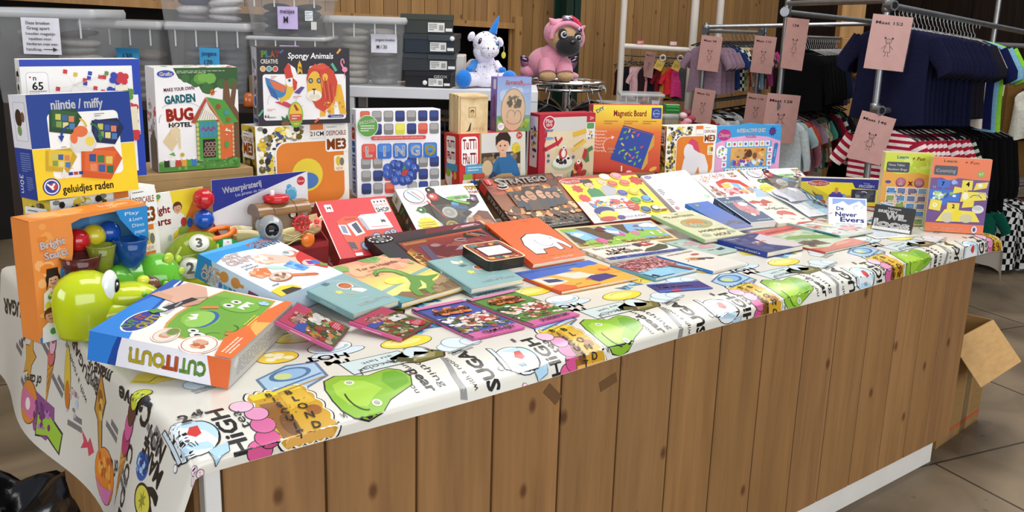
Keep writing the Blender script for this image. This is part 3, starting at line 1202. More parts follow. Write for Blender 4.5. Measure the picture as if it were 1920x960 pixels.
f.rect(.77,.74,.88,.78,'#efe6cf')
f.rect(.72,.4,.95,.6,'#e9dfc0')
f.greek(.80,.30,.9,.36,'#777',2,6)
l = p.l
l.rect(.05,.0,.95,.95,'#f3f2f0')
l.text('ten',.5,.72,.13,'#1a1a1f',wd=2.2,rot=-U,b=.02)
l.rect(.3,.5,.7,.54,'#c83a4a')
p.done()

# carton of the soft figure, front left
def cartoon_blobs(f,u0,v0,u1,v1,n,seed):
    """crowded yellow, grey and blue print"""
    f.spk(u0,v0,u1,v1,['#e3c73a','#d2b12c','#f0dc66','#8d8a80','#3c4a72','#6b5a1c','#f4f0dc','#26221a'],n,.018 * (u1 - u0) ** .3,.055 * (u1 - u0) ** .3,seed)

def soft_toy_carton(name,x,y,z0,yaw,t,w,h,d,label,size,z1=None):
    p = Pack(name,x,y,z0,yaw,t,w,h,d,label,'toy box',side='#f2ece0')
    f,l = p.f,p.l
    f.grad(0,0,1,1,'#f4efe2','#f6f4ef')
    cartoon_blobs(f,.0,.0,.30,1,150,3)
    cartoon_blobs(f,.2,.80,.52,1,40,4)
    f.rect(.19,.045,.955,.81,'#f7f3ea',.12)
    f.rect(.205,.055,.945,.795,'#df7f2c',.11)
    f.rect(.74,.66,1,.98,'#f7f5f0',.03)
    f.text('DESPICABLE',.865,.885,.055,'#c86a1e',wd=.22,b=.022)
    f.text('ME3',.865,.75,.12,'#c9651a',wd=.21,b=.03,ol='#3a2412',olw=.03)
    f.greek(.76,.945,.95,.965,'#6b6b74',1,3)
    f.rect(.58,.93,.72,1,'#e07a36')
    f.rect(.58,.84,.72,.93,'#f7f3ea')
    f.text(size,.65,.885,.05,'#3a3a58',b=.02)
    f.rect(.83,.42,.955,.61,'#f4ead2',.02)
    f.ell(.88,.54,.03,.06,'#d9bd3a')
    f.ell(.92,.53,.025,.05,'#7b7268')
    f.text('NEW',.89,.45,.04,'#c06a2a',wd=.08)
    l.grad(0,0,1,1,'#c4a52c','#d9bd3c')
    l.spk(0,0,1,1,['#57481a','#2a261a','#8a7428','#e0c850','#7a7666','#c9ae34'],190,.05,.16,6)
    l.rect(.1,.62,.92,.93,'#f3f1ec',.05)
    l.text('DESPICABLE',.5,.84,.055,'#c06a20',wd=.7,b=.03)
    l.text('ME3',.5,.73,.13,'#c9651a',wd=.66,b=.03,ol='#3a2412',olw=.03)
    l.greek(.2,.885,.8,.91,'#6b6b74',1,3)
    return p
p = soft_toy_carton('soft_toy_carton',-2.973,.835,H,.32,1.53,.30,.303,.118,'yellow patterned carton standing behind the orange window box, carrying the blue and yellow game','30CM')
p.done()
# game of sounds: blue over yellow
p = Pack('game_box',-3.005,.835,1.2245,.115,1.50,.248,.250,.115,'blue and yellow sound guessing game at the far left, on top of the patterned carton','game box',side='#f2f0ee')
f,l = p.f,p.l
f.rect(0,.49,1,1,'#173a8c')
f.rect(0,0,1,.49,'#f2cf22')
f.rect(0,.487,1,.493,'#f6f2e2')
f.rect(.17,.19,.86,.82,'#f4f2ee',.05)
f.text('nijntje / miffy',.47,.90,.09,'#ffffff',wd=.50,b=.022)
f.text('geluidjes raden',.49,.085,.075,'#3a2a1a',wd=.50,b=.025)
f.ell(.14,.12,.085,None,'#23358c')
f.ell(.14,.12,.072,None,'#e9e6ee')
f.ell(.14,.12,.060,None,'#2a3f98')
f.ell(.155,.12,.035,None,'#c7402c')
f.line([(.10,.15),(.14,.11),(.17,.15)],.016,'#f4f2ee')
f.line([(.14,.13),(.15,.09)],.02,'#f4f2ee')
def tray(f,u,v,c,dk,k=1.0,flip=1,sq=('#c9c15a','#3a5f9a','#d97f5a','#7d9a4a','#e2d28a','#4a78b0')):
    f.poly([(u - .15 * k,v - .10 * k),(u + .08 * k,v - .14 * k),(u + .19 * k,v + .02 * k),(u + .13 * k,v + .12 * k),(u - .13 * k,v + .11 * k)],dk)
    f.poly([(u - .12 * k,v - .05 * k),(u + .07 * k,v - .10 * k),(u + .15 * k,v + .08 * k),(u - .10 * k,v + .12 * k)],c)
    for i in range(2):
        for j in range(3):
            cx,cy = u - .05 * k + j * .065 * k,v + .045 * k - i * .075 * k - j * .014 * k
            f.poly([(cx - .028 * k,cy - .026 * k),(cx + .024 * k,cy - .034 * k),(cx + .032 * k,cy + .026 * k),(cx - .022 * k,cy + .03 * k)],sq[(i * 3 + j) % 6])
tray(f,.32,.74,'#2c5a30','#1f4525',.95)
tray(f,.72,.62,'#1f2f6a','#141f48',1.0)
tray(f,.24,.37,'#e0bd2c','#c9a31e',.9)
tray(f,.62,.31,'#e0662a','#d0571e',1.25,sq=('#2f4f8a','#3f7a44','#d9c25a','#e08a5a','#3a5aa0','#2f6a44'))
f.poly([(.36,.50),(.40,.44),(.56,.43),(.62,.50),(.58,.62),(.40,.62)],'#dcd8d0')
f.ell(.40,.57,.035,.055,'#e2703a')
f.ell(.47,.63,.07,.055,'#e2703a')
f.ell(.55,.53,.045,.045,'#ead052')
f.arc(.38,.57,.10,.12,pi * .55,pi * 1.0,.022,'#1f3a8a')
f.poly([(.25,.60),(.31,.60),(.28,.54)],'#1f3a8a')
f.arc(.56,.58,.10,.12,0,pi * .45,.022,'#2c6a38')
f.poly([(.63,.58),(.69,.57),(.65,.51)],'#2c6a38')
f.arc(.47,.66,.06,.09,.1,pi * .5,.018,'#dcb52a')
f.greek(.62,.76,.72,.80,'#888',2,3)
f.greek(.27,.48,.35,.50,'#888',1,3)
f.poly([(.24,.21),(.27,.30),(.30,.21)],'#e9e4da')
for i in range(4):
    f.rect(.26 + i * .05,.215,.30 + i * .05,.245,('#e8e2d4','#1d3a8c','#b8442c','#1d3a8c')[i])
f.greek(.27,.275,.42,.285,'#c07a50',1,3)
l.rect(0,.49,1,1,'#ecebf2')
l.rect(0,0,1,.49,'#1b3f98')
l.rect(.2,.56,.88,.93,'#8a8a98',.05)
l.rect(.215,.563,.865,.927,'#eeeef4',.045)
l.ell(.46,.78,.19,.085,'#33231a')
l.ell(.70,.79,.1,.05,'#7a5236')
l.ell(.45,.66,.12,.05,'#7d9a5a')
l.greek(.3,.26,.85,.45,'#7a92c8',9,3)
l.greek(.5,.08,.85,.22,'#7a92c8',7,4)
l.text('30m',.22,.14,.10,'#e9e6f2',wd=.4,rot=-U)
p.done()

# bug hotel kit
p = Pack('craft_kit_box',-2.588,1.20,1.2115,-.018,1.60,.247,.303,.085,'white craft kit box with a green and orange wooden bug house, upper left','toy box',side='#eceaee',roll=.02)
f,l = p.f,p.l
f.rect(0,0,1,1,'#f2eff0')
f.poly([(.22,1),(.28,.90),(.42,.84),(.52,.82),(.56,.76),(.64,.74),(.72,.80),(.85,.83),(1,.78),(1,1)],'#33592f')
for u,v,r in ((.36,.9,.05),(.48,.86,.06),(.62,.8,.07),(.8,.84,.06),(.93,.84,.07)):
    f.ell(u,v,r,None,'#3c6a36')
f.spk(.45,.84,.75,.95,['#5f9a3e','#74ad4a'],14,.03,.07,2)
f.greek(.26,.945,.84,.975,'#b9c9a8',2,6)
f.poly([(.84,.0),(.84,.45),(.80,.62),(.82,.86),(.88,.88),(.90,.70),(.94,.86),(.99,.85),(.95,.62),(1,.55),(1,0)],'#6e4f34')
f.poly([(.85,.0),(.87,.4),(.85,.6),(.87,.6),(.90,.4),(.9,0)],'#84623f')
f.ell(.13,.945,.10,.035,'#2f4fae')
f.text('Grafix',.135,.945,.035,'#ffffff',wd=.15,b=.04,ol='#a83a2a')
f.text('MAKE YOUR OWN',.28,.80,.032,'#8a2f5c',wd=.36,b=.04,rot=.05)
f.text('GARDEN',.285,.705,.075,'#3f95a2',wd=.36,b=.06,rot=.06)
f.text('BUG',.275,.555,.11,'#d8452e',wd=.31,b=.08,rot=.04)
f.text('HOTEL',.275,.455,.042,'#1e1a1c',wd=.27,b=.05)
f.arc(.29,.60,.23,.07,.3,pi - .3,.004,'#8aa092')
f.arc(.29,.50,.26,.13,pi * .85,pi * 1.05,.006,'#8aa092')
f.ell(.68,.76,.028,.03,'#d06a2a')
f.line([(.66,.73),(.7,.79)],.006,'#8a3a16')
f.line([(.64,.75),(.73,.77)],.006,'#8a3a16')
f.ell(.49,.5,.016,.02,'#6f9a4a')
f.poly([(.06,.30),(.16,.20),(.24,.29),(.14,.39)],'#dcc49a')
f.poly([(.15,.39),(.22,.45),(.27,.40),(.27,.22),(.245,.22),(.235,.33),(.17,.33)],'#e0caa2')
f.line([(.14,.36),(.18,.46),(.27,.40)],.006,'#c2a878')
f.rect(0,0,1,.09,'#4e8a3a')
f.spk(0,.0,1,.11,['#5f9a44','#3f7a30','#74ac50'],50,.01,.03,3)
for u,c in ((.09,'#2a2420'),(.16,'#d9d4cc'),(.23,'#c63a2e'),(.30,'#e0a03a'),(.36,'#4e9a4a'),(.42,'#3a78b8')):
    f.rect(u - .03,.045,u + .03,.12,c,.012)
    f.ell(u,.12,.03,.012,'#f4f2ee')
f.poly([(.12,.17),(.2,.15),(.18,.19)],'#6aa03a')
f.ell(.28,.16,.025,None,'#c9a92e')
# the printed house
f.poly([(.46,.10),(.46,.48),(.60,.64),(.75,.48),(.76,.085)],'#4d9a44')
f.poly([(.75,.48),(.93,.46),(.92,.115),(.76,.085)],'#d96a34')
f.poly([(.40,.47),(.585,.71),(.61,.69),(.45,.46)],'#b04a34')
f.poly([(.585,.71),(.72,.45),(.76,.45),(.64,.70)],'#b04a34')
f.poly([(.60,.715),(.82,.68),(.99,.46),(.80,.44)],'#4f9a3e')
f.poly([(.60,.715),(.80,.44),(.79,.42),(.585,.70)],'#c2875a')
f.poly([(.48,.49),(.60,.645),(.735,.49)],'#e9e2d6')
for k in range(7):
    f.line([(.50 + .032 * k,.49),(.56 + .02 * k,.60 - .01 * k)],.004,'#7a4a3a',up=(k == 0))
f.rect(.50,.32,.72,.475,'#3f8f9e')
f.line([(.52,.39),(.55,.42),(.58,.38),(.61,.42),(.64,.38),(.67,.42),(.70,.39)],.022,'#8c4a8a')
for k in (.555,.61,.665):
    f.line([(k,.32),(k,.475)],.003,'#2d6f7c')
f.rect(.535,.115,.69,.30,'#2a1c16')
for k in range(9):
    u,v = .565 + .045 * (k % 3) + .01 * (k // 3),.15 + .05 * (k // 3)
    f.ell(u,v,.027,None,'#b99a86')
    f.ell(u,v,.019,None,'#4a3026')
for k in range(8):
    f.ell(.475,.12 + .047 * k,.017,.022,'#c9bd6a',up=(k == 0))
    f.ell(.735,.12 + .047 * k,.017,.022,'#c9bd6a',up=False)
    f.ell(.915,.13 + .04 * k,.012,.018,'#d9b48a',up=False)
f.spk(.79,.33,.9,.42,['#f2e2d2'],10,.006,.012,3)
f.ell(.83,.24,.03,.035,'#4e9a4a')
f.ell(.74,.62,.03,.024,'#a8402a')
f.ell(.84,.56,.03,.024,'#4a90a8')
f.ell(.86,.49,.03,.02,'#a85a2a')
l.grad(0,0,1,1,'#c9c6cc','#e2e0e4')
l.spk(0,.3,1,.7,['#a8a4a8','#8a8688','#c04a34','#dad6da'],30,.05,.16,4)
l.poly([(.2,.0),(.2,.3),(.6,.4),(.9,.3),(.9,0)],'#5a5450')
p.t.rect(0,0,1,1,'#e2e6dc')
p.t.spk(.1,0,1,1,['#4e8a3a','#c9432e','#f4f2ee'],30,.02,.05,3)
p.done()

# sponge animals
p = Pack('craft_kit_box',-2.261,1.22,1.3325,-.218,1.585,.296,.240,.075,'black craft kit box showing a sponge lion and parrot, on top of the orange carton','toy box',side='#26232a')
f,l = p.f,p.l
f.rect(0,0,1,1,'#25222a')
f.rect(.055,.06,.955,.66,'#f2f0f0',.03)
f.poly([(.30,.6),(.28,.72),(.33,.80),(.40,.74),(.44,.6)],'#f2f0f0')
f.poly([(.52,.6),(.56,.76),(.68,.80),(.78,.74),(.86,.6)],'#f2f0f0')
for ch,u,c in zip('PLAY',(.055,.10,.15,.20),('#8fc04a','#5fb0b8','#e07a3a','#d9503a')):
    f.text(ch,u + .015,.92,.08,c,wd=.042,b=.05)
f.text('CREATIVE',.13,.825,.055,'#e9e2d2',wd=.18,b=.01)
for u,c in ((.06,'#d9a04a'),(.125,'#5a9aa0'),(.19,'#c9503a')):
    f.ell(u,.73,.030,None,'#e2dcd0')
    f.ell(u,.73,.024,None,c)
f.text('Spongy Animals',.57,.90,.075,'#ffffff',wd=.49,b=.01,sh=.12)
f.line([(.86,.93),(.90,.99)],.022,'#e0a04a')
f.line([(.80,.80),(.85,.70)],.03,'#5aa890')
f.line([(.24,.93),(.28,.97)],.02,'#3f5a9a')
f.line([(.0,.12),(.05,.20)],.02,'#5aa890')
f.line([(.60,.02),(.65,.07)],.02,'#e0603a')
f.arc(.92,.80,.018,.06,0,pi,.012,'#e88aa8')
f.line([(.905,.80),(.93,.74),(.96,.74)],.018,'#e88aa8')
f.ell(.945,.72,.03,.035,'#e890ac')
f.line([(.945,.70),(.94,.60)],.005,'#e88aa8')
f.poly([(.42,.65),(.43,.78),(.45,.84),(.47,.78),(.48,.65),(.455,.70)],'#e0b02a')
f.spk(.42,.65,.48,.82,['#6a4a16'],5,.006,.01,3)
# parrot
f.poly([(.33,.58),(.26,.48),(.22,.36),(.25,.30),(.33,.34),(.39,.46),(.40,.58)],'#e2bc34')
f.poly([(.31,.50),(.18,.58),(.08,.62),(.09,.54),(.16,.40),(.24,.34),(.29,.40)],'#3a7fb8')
f.poly([(.31,.50),(.18,.57),(.12,.59),(.17,.48),(.27,.42)],'#d9704a')
f.poly([(.09,.54),(.14,.38),(.22,.32),(.18,.45)],'#2f5fa0')
f.ell(.345,.58,.05,.085,'#f4efe2')
f.poly([(.30,.60),(.28,.72),(.32,.80),(.35,.78),(.36,.70),(.38,.62)],'#c9382e')
f.poly([(.37,.62),(.42,.56),(.41,.47),(.38,.44),(.37,.52)],'#cc4030')
f.ell(.335,.58,.018,None,'#8fa8c0')
f.ell(.337,.58,.009,None,'#1a1a1a')
f.poly([(.38,.42),(.46,.50),(.50,.49),(.44,.40)],'#5a4a8a')
f.poly([(.17,.30),(.32,.22),(.36,.26),(.30,.30),(.24,.31)],'#c9405a')
f.rect(.235,.29,.26,.36,'#e2bc34')
# lion
f.poly([(.66,.10),(.68,.30),(.80,.54),(.90,.52),(.93,.34),(.96,.12),(.89,.12),(.86,.30),(.82,.30),(.82,.12),(.76,.12),(.74,.30),(.72,.10)],'#e6b030')
f.ell(.76,.46,.11,.20,'#e0a828')
f.poly([(.60,.78),(.54,.72),(.52,.60),(.54,.40),(.62,.22),(.70,.16),(.78,.24),(.84,.38),(.86,.56),(.82,.70),(.72,.80)],'#c9432e')
f.poly([(.57,.74),(.62,.80),(.64,.77),(.70,.81),(.72,.77),(.78,.76),(.7,.72)],'#d9503a')
f.ell(.61,.50,.085,.20,'#eab83a')
f.ell(.725,.62,.03,.05,'#eab83a')
f.ell(.60,.38,.085,.07,'#f2ead8')
f.ell(.575,.36,.03,.035,'#e2d8c8')
f.ell(.635,.36,.03,.035,'#e2d8c8')
for u in (.565,.655):
    f.ell(u,.575,.026,.035,'#4a4a46')
    f.ell(u,.575,.014,.02,'#9aa8a0')
f.poly([(.575,.47),(.625,.47),(.60,.44)],'#2a1a14')
f.line([(.60,.44),(.60,.39)],.008,'#2a1a14')
for k in range(6):
    f.line([(.66 + .03 * k,.7 - .04 * k),(.70 + .025 * k,.36 - .02 * k)],.008,'#e07048' if k % 2 else '#a8301e',up=(k == 0))
f.spk(.70,.14,.94,.3,['#c98a1c','#f0c858'],14,.008,.016,5)
f.text('4-6',.085,.115,.045,'#2a2a2e',wd=.05,b=.02)
f.text('years',.145,.105,.032,'#2a2a2e',wd=.07)
f.greek(.09,.18,.18,.215,'#c07a6a',2,3)
f.greek(.37,.34,.46,.38,'#c07a6a',2,4)
f.greek(.14,.60,.20,.64,'#c07a6a',2,5)
f.arc(.16,.30,.06,.10,pi * .5,pi * 1.1,.003,'#999')
f.arc(.46,.34,.06,.10,pi,pi * 1.6,.003,'#999')
f.ell(.395,.13,.08,.17,'#7fb23a')
f.ell(.395,.14,.068,.145,'#e6c23a')
f.poly([(.33,.1),(.46,.1),(.46,.02),(.33,.02)],'#7fb23a')
f.rect(.33,.05,.46,.14,'#d0503a',.01)
f.greek(.35,.06,.44,.13,'#f2d8c8',2,3)
f.poly([(.40,.18),(.37,.26),(.39,.27),(.43,.19)],'#a8382e')
f.ell(.28,.02,.05,.03,'#7a4f2a')
f.poly([(.25,.04),(.24,.12),(.28,.08),(.30,.14),(.32,.05)],'#2f5a34')
f.rect(.74,.075,.93,.125,'#e9e6ee',.02)
f.rect(.745,.08,.925,.12,'#28388c',.018)
f.text('Clementoni',.845,.10,.026,'#ffffff',wd=.13,b=.02)
l.grad(0,0,1,1,'#8f8c94','#b5b2b8')
l.spk(.1,.1,.9,.9,['#4a474c','#6d6a70','#d9d6da'],34,.08,.2,8)
l.ell(.5,.30,.33,.09,'#e9e6ea')
l.ell(.5,.30,.25,.07,'#4a5a9a')
l.rect(.1,.02,.9,.07,'#28388c')
p.done()

# carton with the soft figure on an orange ground (figure itself left as plain shapes)
p = soft_toy_carton('soft_toy_carton',-2.281,1.20,1.056,-.045,1.545,.320,.272,.115,'orange fronted carton with patterned left edge, under the sponge animal kit','21CM')
f = p.f
f.ell(.53,.40,.17,None,'#e6ce3a')
f.ell(.53,.33,.12,.10,'#4a78b8')
p.done()

# word game
p = Pack('game_box',-1.893,1.25,1.056,-.299,1.53,.303,.304,.085,'white word game box with rows of grey and blue squares and letter tiles','game box',side='#efeef4')
f,l = p.f,p.l
f.rect(0,0,1,1,'#f1f0f4')
GR,NV,RD,YL = ('#7c7b7a','#a6a4a2'),('#202a58','#2c3f86'),('#c84636','#dd6a52'),('#d9d238','#e8e35c')
rows = {.86: [RD,GR,GR,NV,GR,NV,NV],.715: [GR,NV,GR,YL,NV,RD,GR],.33: [GR,GR,None,None,NV,GR,NV],.185: [GR,NV,RD,YL,NV,NV,GR],.04: [NV,GR,RD,None,GR,NV,GR]}
for v,cs in rows.items():
    for i,c in enumerate(cs):
        if c:
            u = .05 + i * .136
            f.rect(u,v,u + .112,v + .125,c[0],.022)
            f.rect(u + .008,v + .05,u + .104,v + .12,c[1],.018)
f.rect(.17,.655,.82,.70,'#d2483c',.02)
f.text('HET LEUKSTE WOORDSPEL VAN NEDERLAND',.495,.678,.018,'#f4e6e2',wd=.58,b=.03)
for i,ch in enumerate('LINGO'):
    u = .06 + i * .182
    c = ('#cf4436','#dc6550') if i == 0 else ('#2c66bd','#4a84d2')
    f.rect(u,.44,u + .165,.615,c[0],.03)
    f.rect(u + .012,.52,u + .153,.607,c[1],.025)
    f.text(ch,u + .082,.528,.11,'#f6f6fa' if ch != 'O' else '#e2d83a',b=.05)
f.ell(.13,.815,.125,None,'#e9efe2')
f.ell(.13,.815,.118,None,'#5d9c42')
f.text('INCLUSIEF',.13,.865,.035,'#f2f6ec',wd=.19,b=.03,rot=.15)
f.greek(.05,.75,.21,.83,'#dbe8d2',3,5)
for i,(u,v) in enumerate(((.36,.33),(.44,.37),(.53,.34),(.61,.37),(.68,.32),(.40,.25),(.49,.27),(.57,.26),(.64,.24),(.45,.19),(.54,.18),(.60,.19),(.35,.27),(.49,.36))):
    f.ell(u,v,.058,None,'#1f3a8a' if i % 3 else '#2b4ea8')
    f.ell(u - .012,v + .018,.03,None,'#3d66c0',up=False)
    if i in (2,7):
        f.ell(u,v,.05,None,'#4f9a3a' if i == 2 else '#b8383a')
    else:
        f.text(str((i * 7 + 2) % 17 + 1),u,v,.034,'#e9edf8',b=.02,rot=.3)
l.grad(0,0,1,1,'#dddce6','#ecebf2')
for i,ch in enumerate('LINGO'):
    v = .66 - i * .155
    l.rect(.25,v,.75,v + .135,'#b8392f' if i == 0 else '#2a5cae',.08)
    l.text(ch,.5,v + .067,.085,'#eef0f8',b=.03,rot=-U)
l.greek(.35,.83,.65,.94,'#444a6a',5,3)
p.done()

# modelling dough set with a boy
p = Pack('modelling_dough_box',-1.476,1.22,1.058,-.123,1.52,.291,.195,.115,'red box of modelling dough with a boy in a blue jumper, under the wooden box','toy box',side='#c8312f')
f,l = p.f,p.l
f.rect(0,0,1,1,'#c9bfb0')
f.rect(0,0,.30,1,'#cc3230')
f.rect(.30,.0,.325,1,'#b58a5a')
f.rect(.325,.4,.95,1,'#d9d5cf')
f.rect(.325,.38,.95,.62,'#4a3a2c')
f.spk(.33,.38,.9,.62,['#8a7050','#2c231c','#a89068'],26,.02,.05,4)
f.rect(.325,0,1,.30,'#c29a6a')
f.rect(.92,0,1,1,'#d9d2c2')
f.poly([(.42,.12),(.50,.40),(.60,.56),(.74,.60),(.86,.42),(.92,.15),(.84,.08),(.78,.2),(.56,.2),(.50,.05)],'#2f6a9c')
f.poly([(.50,.15),(.58,.45),(.62,.2)],'#275a88')
f.poly([(.42,.12),(.5,.05),(.56,.2),(.50,.26)],'#33405a')
f.rect(.60,.52,.70,.66,'#d9a888')
f.ell(.645,.76,.095,.16,'#e2b294')
f.poly([(.54,.74),(.54,.92),(.60,1.0),(.72,1.0),(.77,.9),(.76,.72),(.73,.82),(.64,.86),(.58,.82)],'#2c1c14')
f.ell(.61,.745,.012,None,'#3a241a')
f.ell(.68,.745,.012,None,'#3a241a')
f.line([(.625,.655),(.665,.655)],.01,'#b0605a')
for u in (.52,.8):
    f.ell(u,.09,.05,.06,'#dcab88')
f.ell(.60,.06,.06,.035,'#e9e2d0')
f.spk(.78,.58,.92,.8,['#d9cf3a','#c9b92c','#e2c24a'],10,.03,.06,2)
f.ell(.90,.93,.045,None,'#c9312c')
f.text('3+',.90,.93,.06,'#fff',b=.03)
f.rect(.03,.40,.27,.95,'#f6f2ee',.05)
f.text('TuTTi',.15,.81,.19,'#c8302e',wd=.20,b=.025)
f.text('FRuTTi',.15,.54,.20,'#c8302e',wd=.20,b=.025)
f.rect(.08,.24,.42,.42,'#5a9cc0',.03)
f.greek(.12,.28,.38,.38,'#d2e6f0',2,3)
f.ell(.41,.33,.08,.15,'#d8b890')
for u,c,c2 in ((.12,'#8aa83a','#e4dfd6'),(.30,'#c24a3a','#e8d9a0')):
    f.rect(u - .08,.0,u + .08,.14,c2,.03)
    f.rect(u - .07,.13,u + .07,.24,c,.02)
f.spk(.06,.02,.3,.12,['#c83a3a','#2f5a9a','#e0b03a'],8,.02,.035,3)
l.rect(0,0,1,1,'#c8322f')
l.rect(.15,.42,.75,.95,'#f2eee9',.08)
l.text('TuTTi',.45,.80,.13,'#c8302e',wd=.5,b=.05)
l.text('FRuTTi',.45,.58,.14,'#c8302e',wd=.5,b=.05)
l.rect(.1,.28,.85,.42,'#4f96bd',.04)
l.ell(.3,.14,.25,.16,'#e2ddd6')
l.ell(.25,.24,.16,.08,'#8aa83a')
l.ell(.6,.1,.12,.1,'#c83a3a')
l.ell(.7,.2,.1,.08,'#e0a33a')
p.done()

# slatted wooden box
mw = pose(-1.457,1.26,1.2525,-.293,U)
root = empty('wooden_box',mw)
tag(root,'small pale wooden box with a burnt owl picture, on top of the red dough box','box')
mb = MB()
W2,H2,D2 = .116,.146,.11
mb.box((0,0,-D2 + .008),(W2,.01,0),LIGHTWOOD,'#fff')
mb.box((0,H2 - .01,-D2 + .008),(W2,H2,-.006),LIGHTWOOD,'#fff')
mb.box((W2 - .008,.01,-D2 + .008),(W2,H2 - .01,-.0),LIGHTWOOD,'#fff')
mb.box((.0,.01,-D2),(W2,H2 - .01,-D2 + .008),LIGHTWOOD,'#eee')
mb.make('body',root)
for i in range(5):
    b = MB()
    x = -i * .0225
    b.box((0.0 - .002 * (i % 2),.006,x - .0195),(.006,H2 - .002 + .002 * (i % 2),x),LIGHTWOOD,(.95 - .04 * (i % 2),) * 3 + (1,),.001)
    b.make('side_slat',root)
b = MB()
b.box((.007,.0,-.004),(W2,H2 - .004,.002),LIGHTWOOD,'#fff',.001)
b.box((.007,.0,.002),(W2,.008,.006),LIGHTWOOD,'#eee',.001)
b.box((.007,H2 - .012,.002),(W2,H2 - .004,.006),LIGHTWOOD,'#eee',.001)
f = Art(b,(.007,0,.002),(1,0,0),(0,1,0),W2 - .007,H2 - .004,MATTE)
f.rect(.30,.45,.56,.72,'#5a4630')
f.rect(.315,.46,.545,.71,'#dcc08c')
f.ell(.43,.60,.07,None,'#4a3826')
f.ell(.43,.58,.05,.04,'#c9a874')
f.line([(.38,.5),(.48,.5)],.012,'#4a3826')
f.poly([(.28,.12),(.36,.30),(.40,.32),(.38,.18),(.36,.10),(.20,.08)],'#33402c')
for u in (.5,.6,.72,.82):
    f.line([(u,.12),(u,.18)],.012,'#6a7a52')
    f.ell(u,.17,.02,None,'#a8925a')
b.make('sliding_lid',root)

# egg scratch kit
p = Pack('craft_kit_box',-1.276,1.262,1.2525,-.184,1.58,.149,.207,.052,'small lilac craft box with a pale egg shape, right of the wooden box','toy box',side='#7f6cb4')
f,l = p.f,p.l
f.grad(0,0,1,1,'#6a9a5a','#8ea6d6')
f.grad(0,.3,1,1,'#a6b9cc','#8ba4d8')
f.spk(0,0,1,.3,['#4f8a3e','#7ab04e','#a3b840','#5c9a48'],40,.03,.09,5)
f.spk(0,.55,1,.85,['#b8c6e2','#9fb4dc'],16,.06,.14,6)
f.ell(.48,.40,.36,.40,'#8e7a62')
f.ell(.48,.40,.345,.385,'#d2b494')
f.spk(.26,.42,.72,.68,['#6e6a5c','#77725f','#d2b494'],46,.03,.07,9)
f.poly([(.28,.55),(.42,.62),(.46,.50),(.36,.44)],'#605c4e')
f.poly([(.58,.62),(.72,.58),(.70,.46),(.56,.48)],'#605c4e')
f.arc(.42,.3,.12,.1,.3,3.6,.012,'#8a7760')
f.arc(.62,.27,.1,.12,-1,3,.012,'#8a7760')
f.arc(.5,.22,.2,.08,pi,2 * pi,.012,'#8a7760')
f.text('Scratch',.48,.91,.08,'#d86a7c',wd=.5,b=.03,sh=.2,ol='#f4e4e8',olw=.02)
f.text('magnetic',.82,.88,.05,'#d86a7c',wd=.34,sh=.2)
f.ell(.13,.10,.10,None,'#eceef4')
f.greek(.07,.07,.19,.13,'#8aa0c8',2,3)
f.ell(.86,.12,.06,.06,'#8aa038')
l.grad(0,0,1,1,'#6f5ea8','#8a78c0')
l.rect(.4,.78,.8,.96,'#d9d6ea',.1)
l.text('Scratch',.55,.48,.07,'#b84a86',wd=1.6,rot=U,b=.02)
l.ell(.5,.12,.3,.1,'#8a7a8a')
p.done()

# bakery modelling
p = Pack('modelling_dough_box',-1.110,1.20,1.0565,-.160,1.568,.263,.262,.08,'red bakery modelling box picturing dough cakes and a syringe','toy box',side='#b02434')
f,l = p.f,p.l
f.rect(0,0,1,1,'#b42636')
f.poly([(.12,.0),(.12,.35),(.10,.55),(.16,.75),(.24,.95),(.84,.95),(.84,.05),(.3,.05)],'#dcc7a6')
f.poly([(.24,.95),(.20,.72),(.84,.72),(.84,.95)],'#cfccc6')
f.rect(.14,.45,1,.74,'#e2cfae')
f.rect(.3,.0,1,.48,'#d9c09a')
f.rect(.84,.62,1,.86,'#e6e2d8',.02)
f.rect(.88,.87,.99,.97,'#c22a34',.02)
f.text('3+',.935,.92,.05,'#fff',b=.04)
f.rect(.85,.76,.98,.85,'#5a9a5e',.02)
f.spk(.86,.58,.97,.74,['#c9372e','#e0a02c','#2f4f9a'],9,.012,.02,3)
f.ell(.17,.87,.105,.105,'#efe6e2')
f.ell(.17,.87,.092,.092,'#c4283a')
f.text('Play',.17,.90,.055,'#fff',wd=.12,b=.04)
f.text('tive',.17,.845,.05,'#fff',wd=.11,b=.04)
f.text('Junior',.17,.765,.05,'#3a6aa8',wd=.15,b=.04,ol='#f4f0ea',olw=.03)
f.poly([(.10,.50),(.34,.60),(.40,.66),(.42,.62),(.37,.55),(.12,.44)],'#c03040')
f.line([(.28,.66),(.34,.52)],.03,'#b02a3a')
f.line([(.08,.46),(.13,.49)],.05,'#8a2230')
f.ell(.18,.64,.08,.02,'#7aa0c8')
f.line([(.60,.68),(.84,.73)],.07,'#e2b43a')
f.line([(.60,.44),(.84,.58)],.045,'#e6bc4a')
f.line([(.62,.5),(.8,.6)],.02,'#c9982a')
f.poly([(.80,.30),(.84,.44),(.96,.50),(.98,.44),(.90,.40),(.92,.26),(.86,.24)],'#4f7a4e')
f.poly([(.78,.32),(.82,.46),(.88,.44),(.84,.28)],'#b8332e')
f.ell(.43,.25,.20,.10,'#a8c29a')
f.ell(.43,.265,.18,.085,'#e9e4da')
f.ell(.43,.31,.13,.09,'#efe9e0')
f.spk(.30,.22,.57,.36,['#2c2426','#1f1a1c'],12,.025,.035,4)
f.ell(.43,.40,.075,.085,'#b83a3c')
f.ell(.44,.40,.04,.06,'#efe6dc')
f.ell(.44,.49,.03,.03,'#f2eee6')
f.ell(.44,.49,.014,None,'#222')
f.ell(.72,.07,.20,.09,'#a8c29a')
f.spk(.58,.02,.88,.14,['#3a3458','#a8382e','#d9a83a'],26,.025,.045,5)
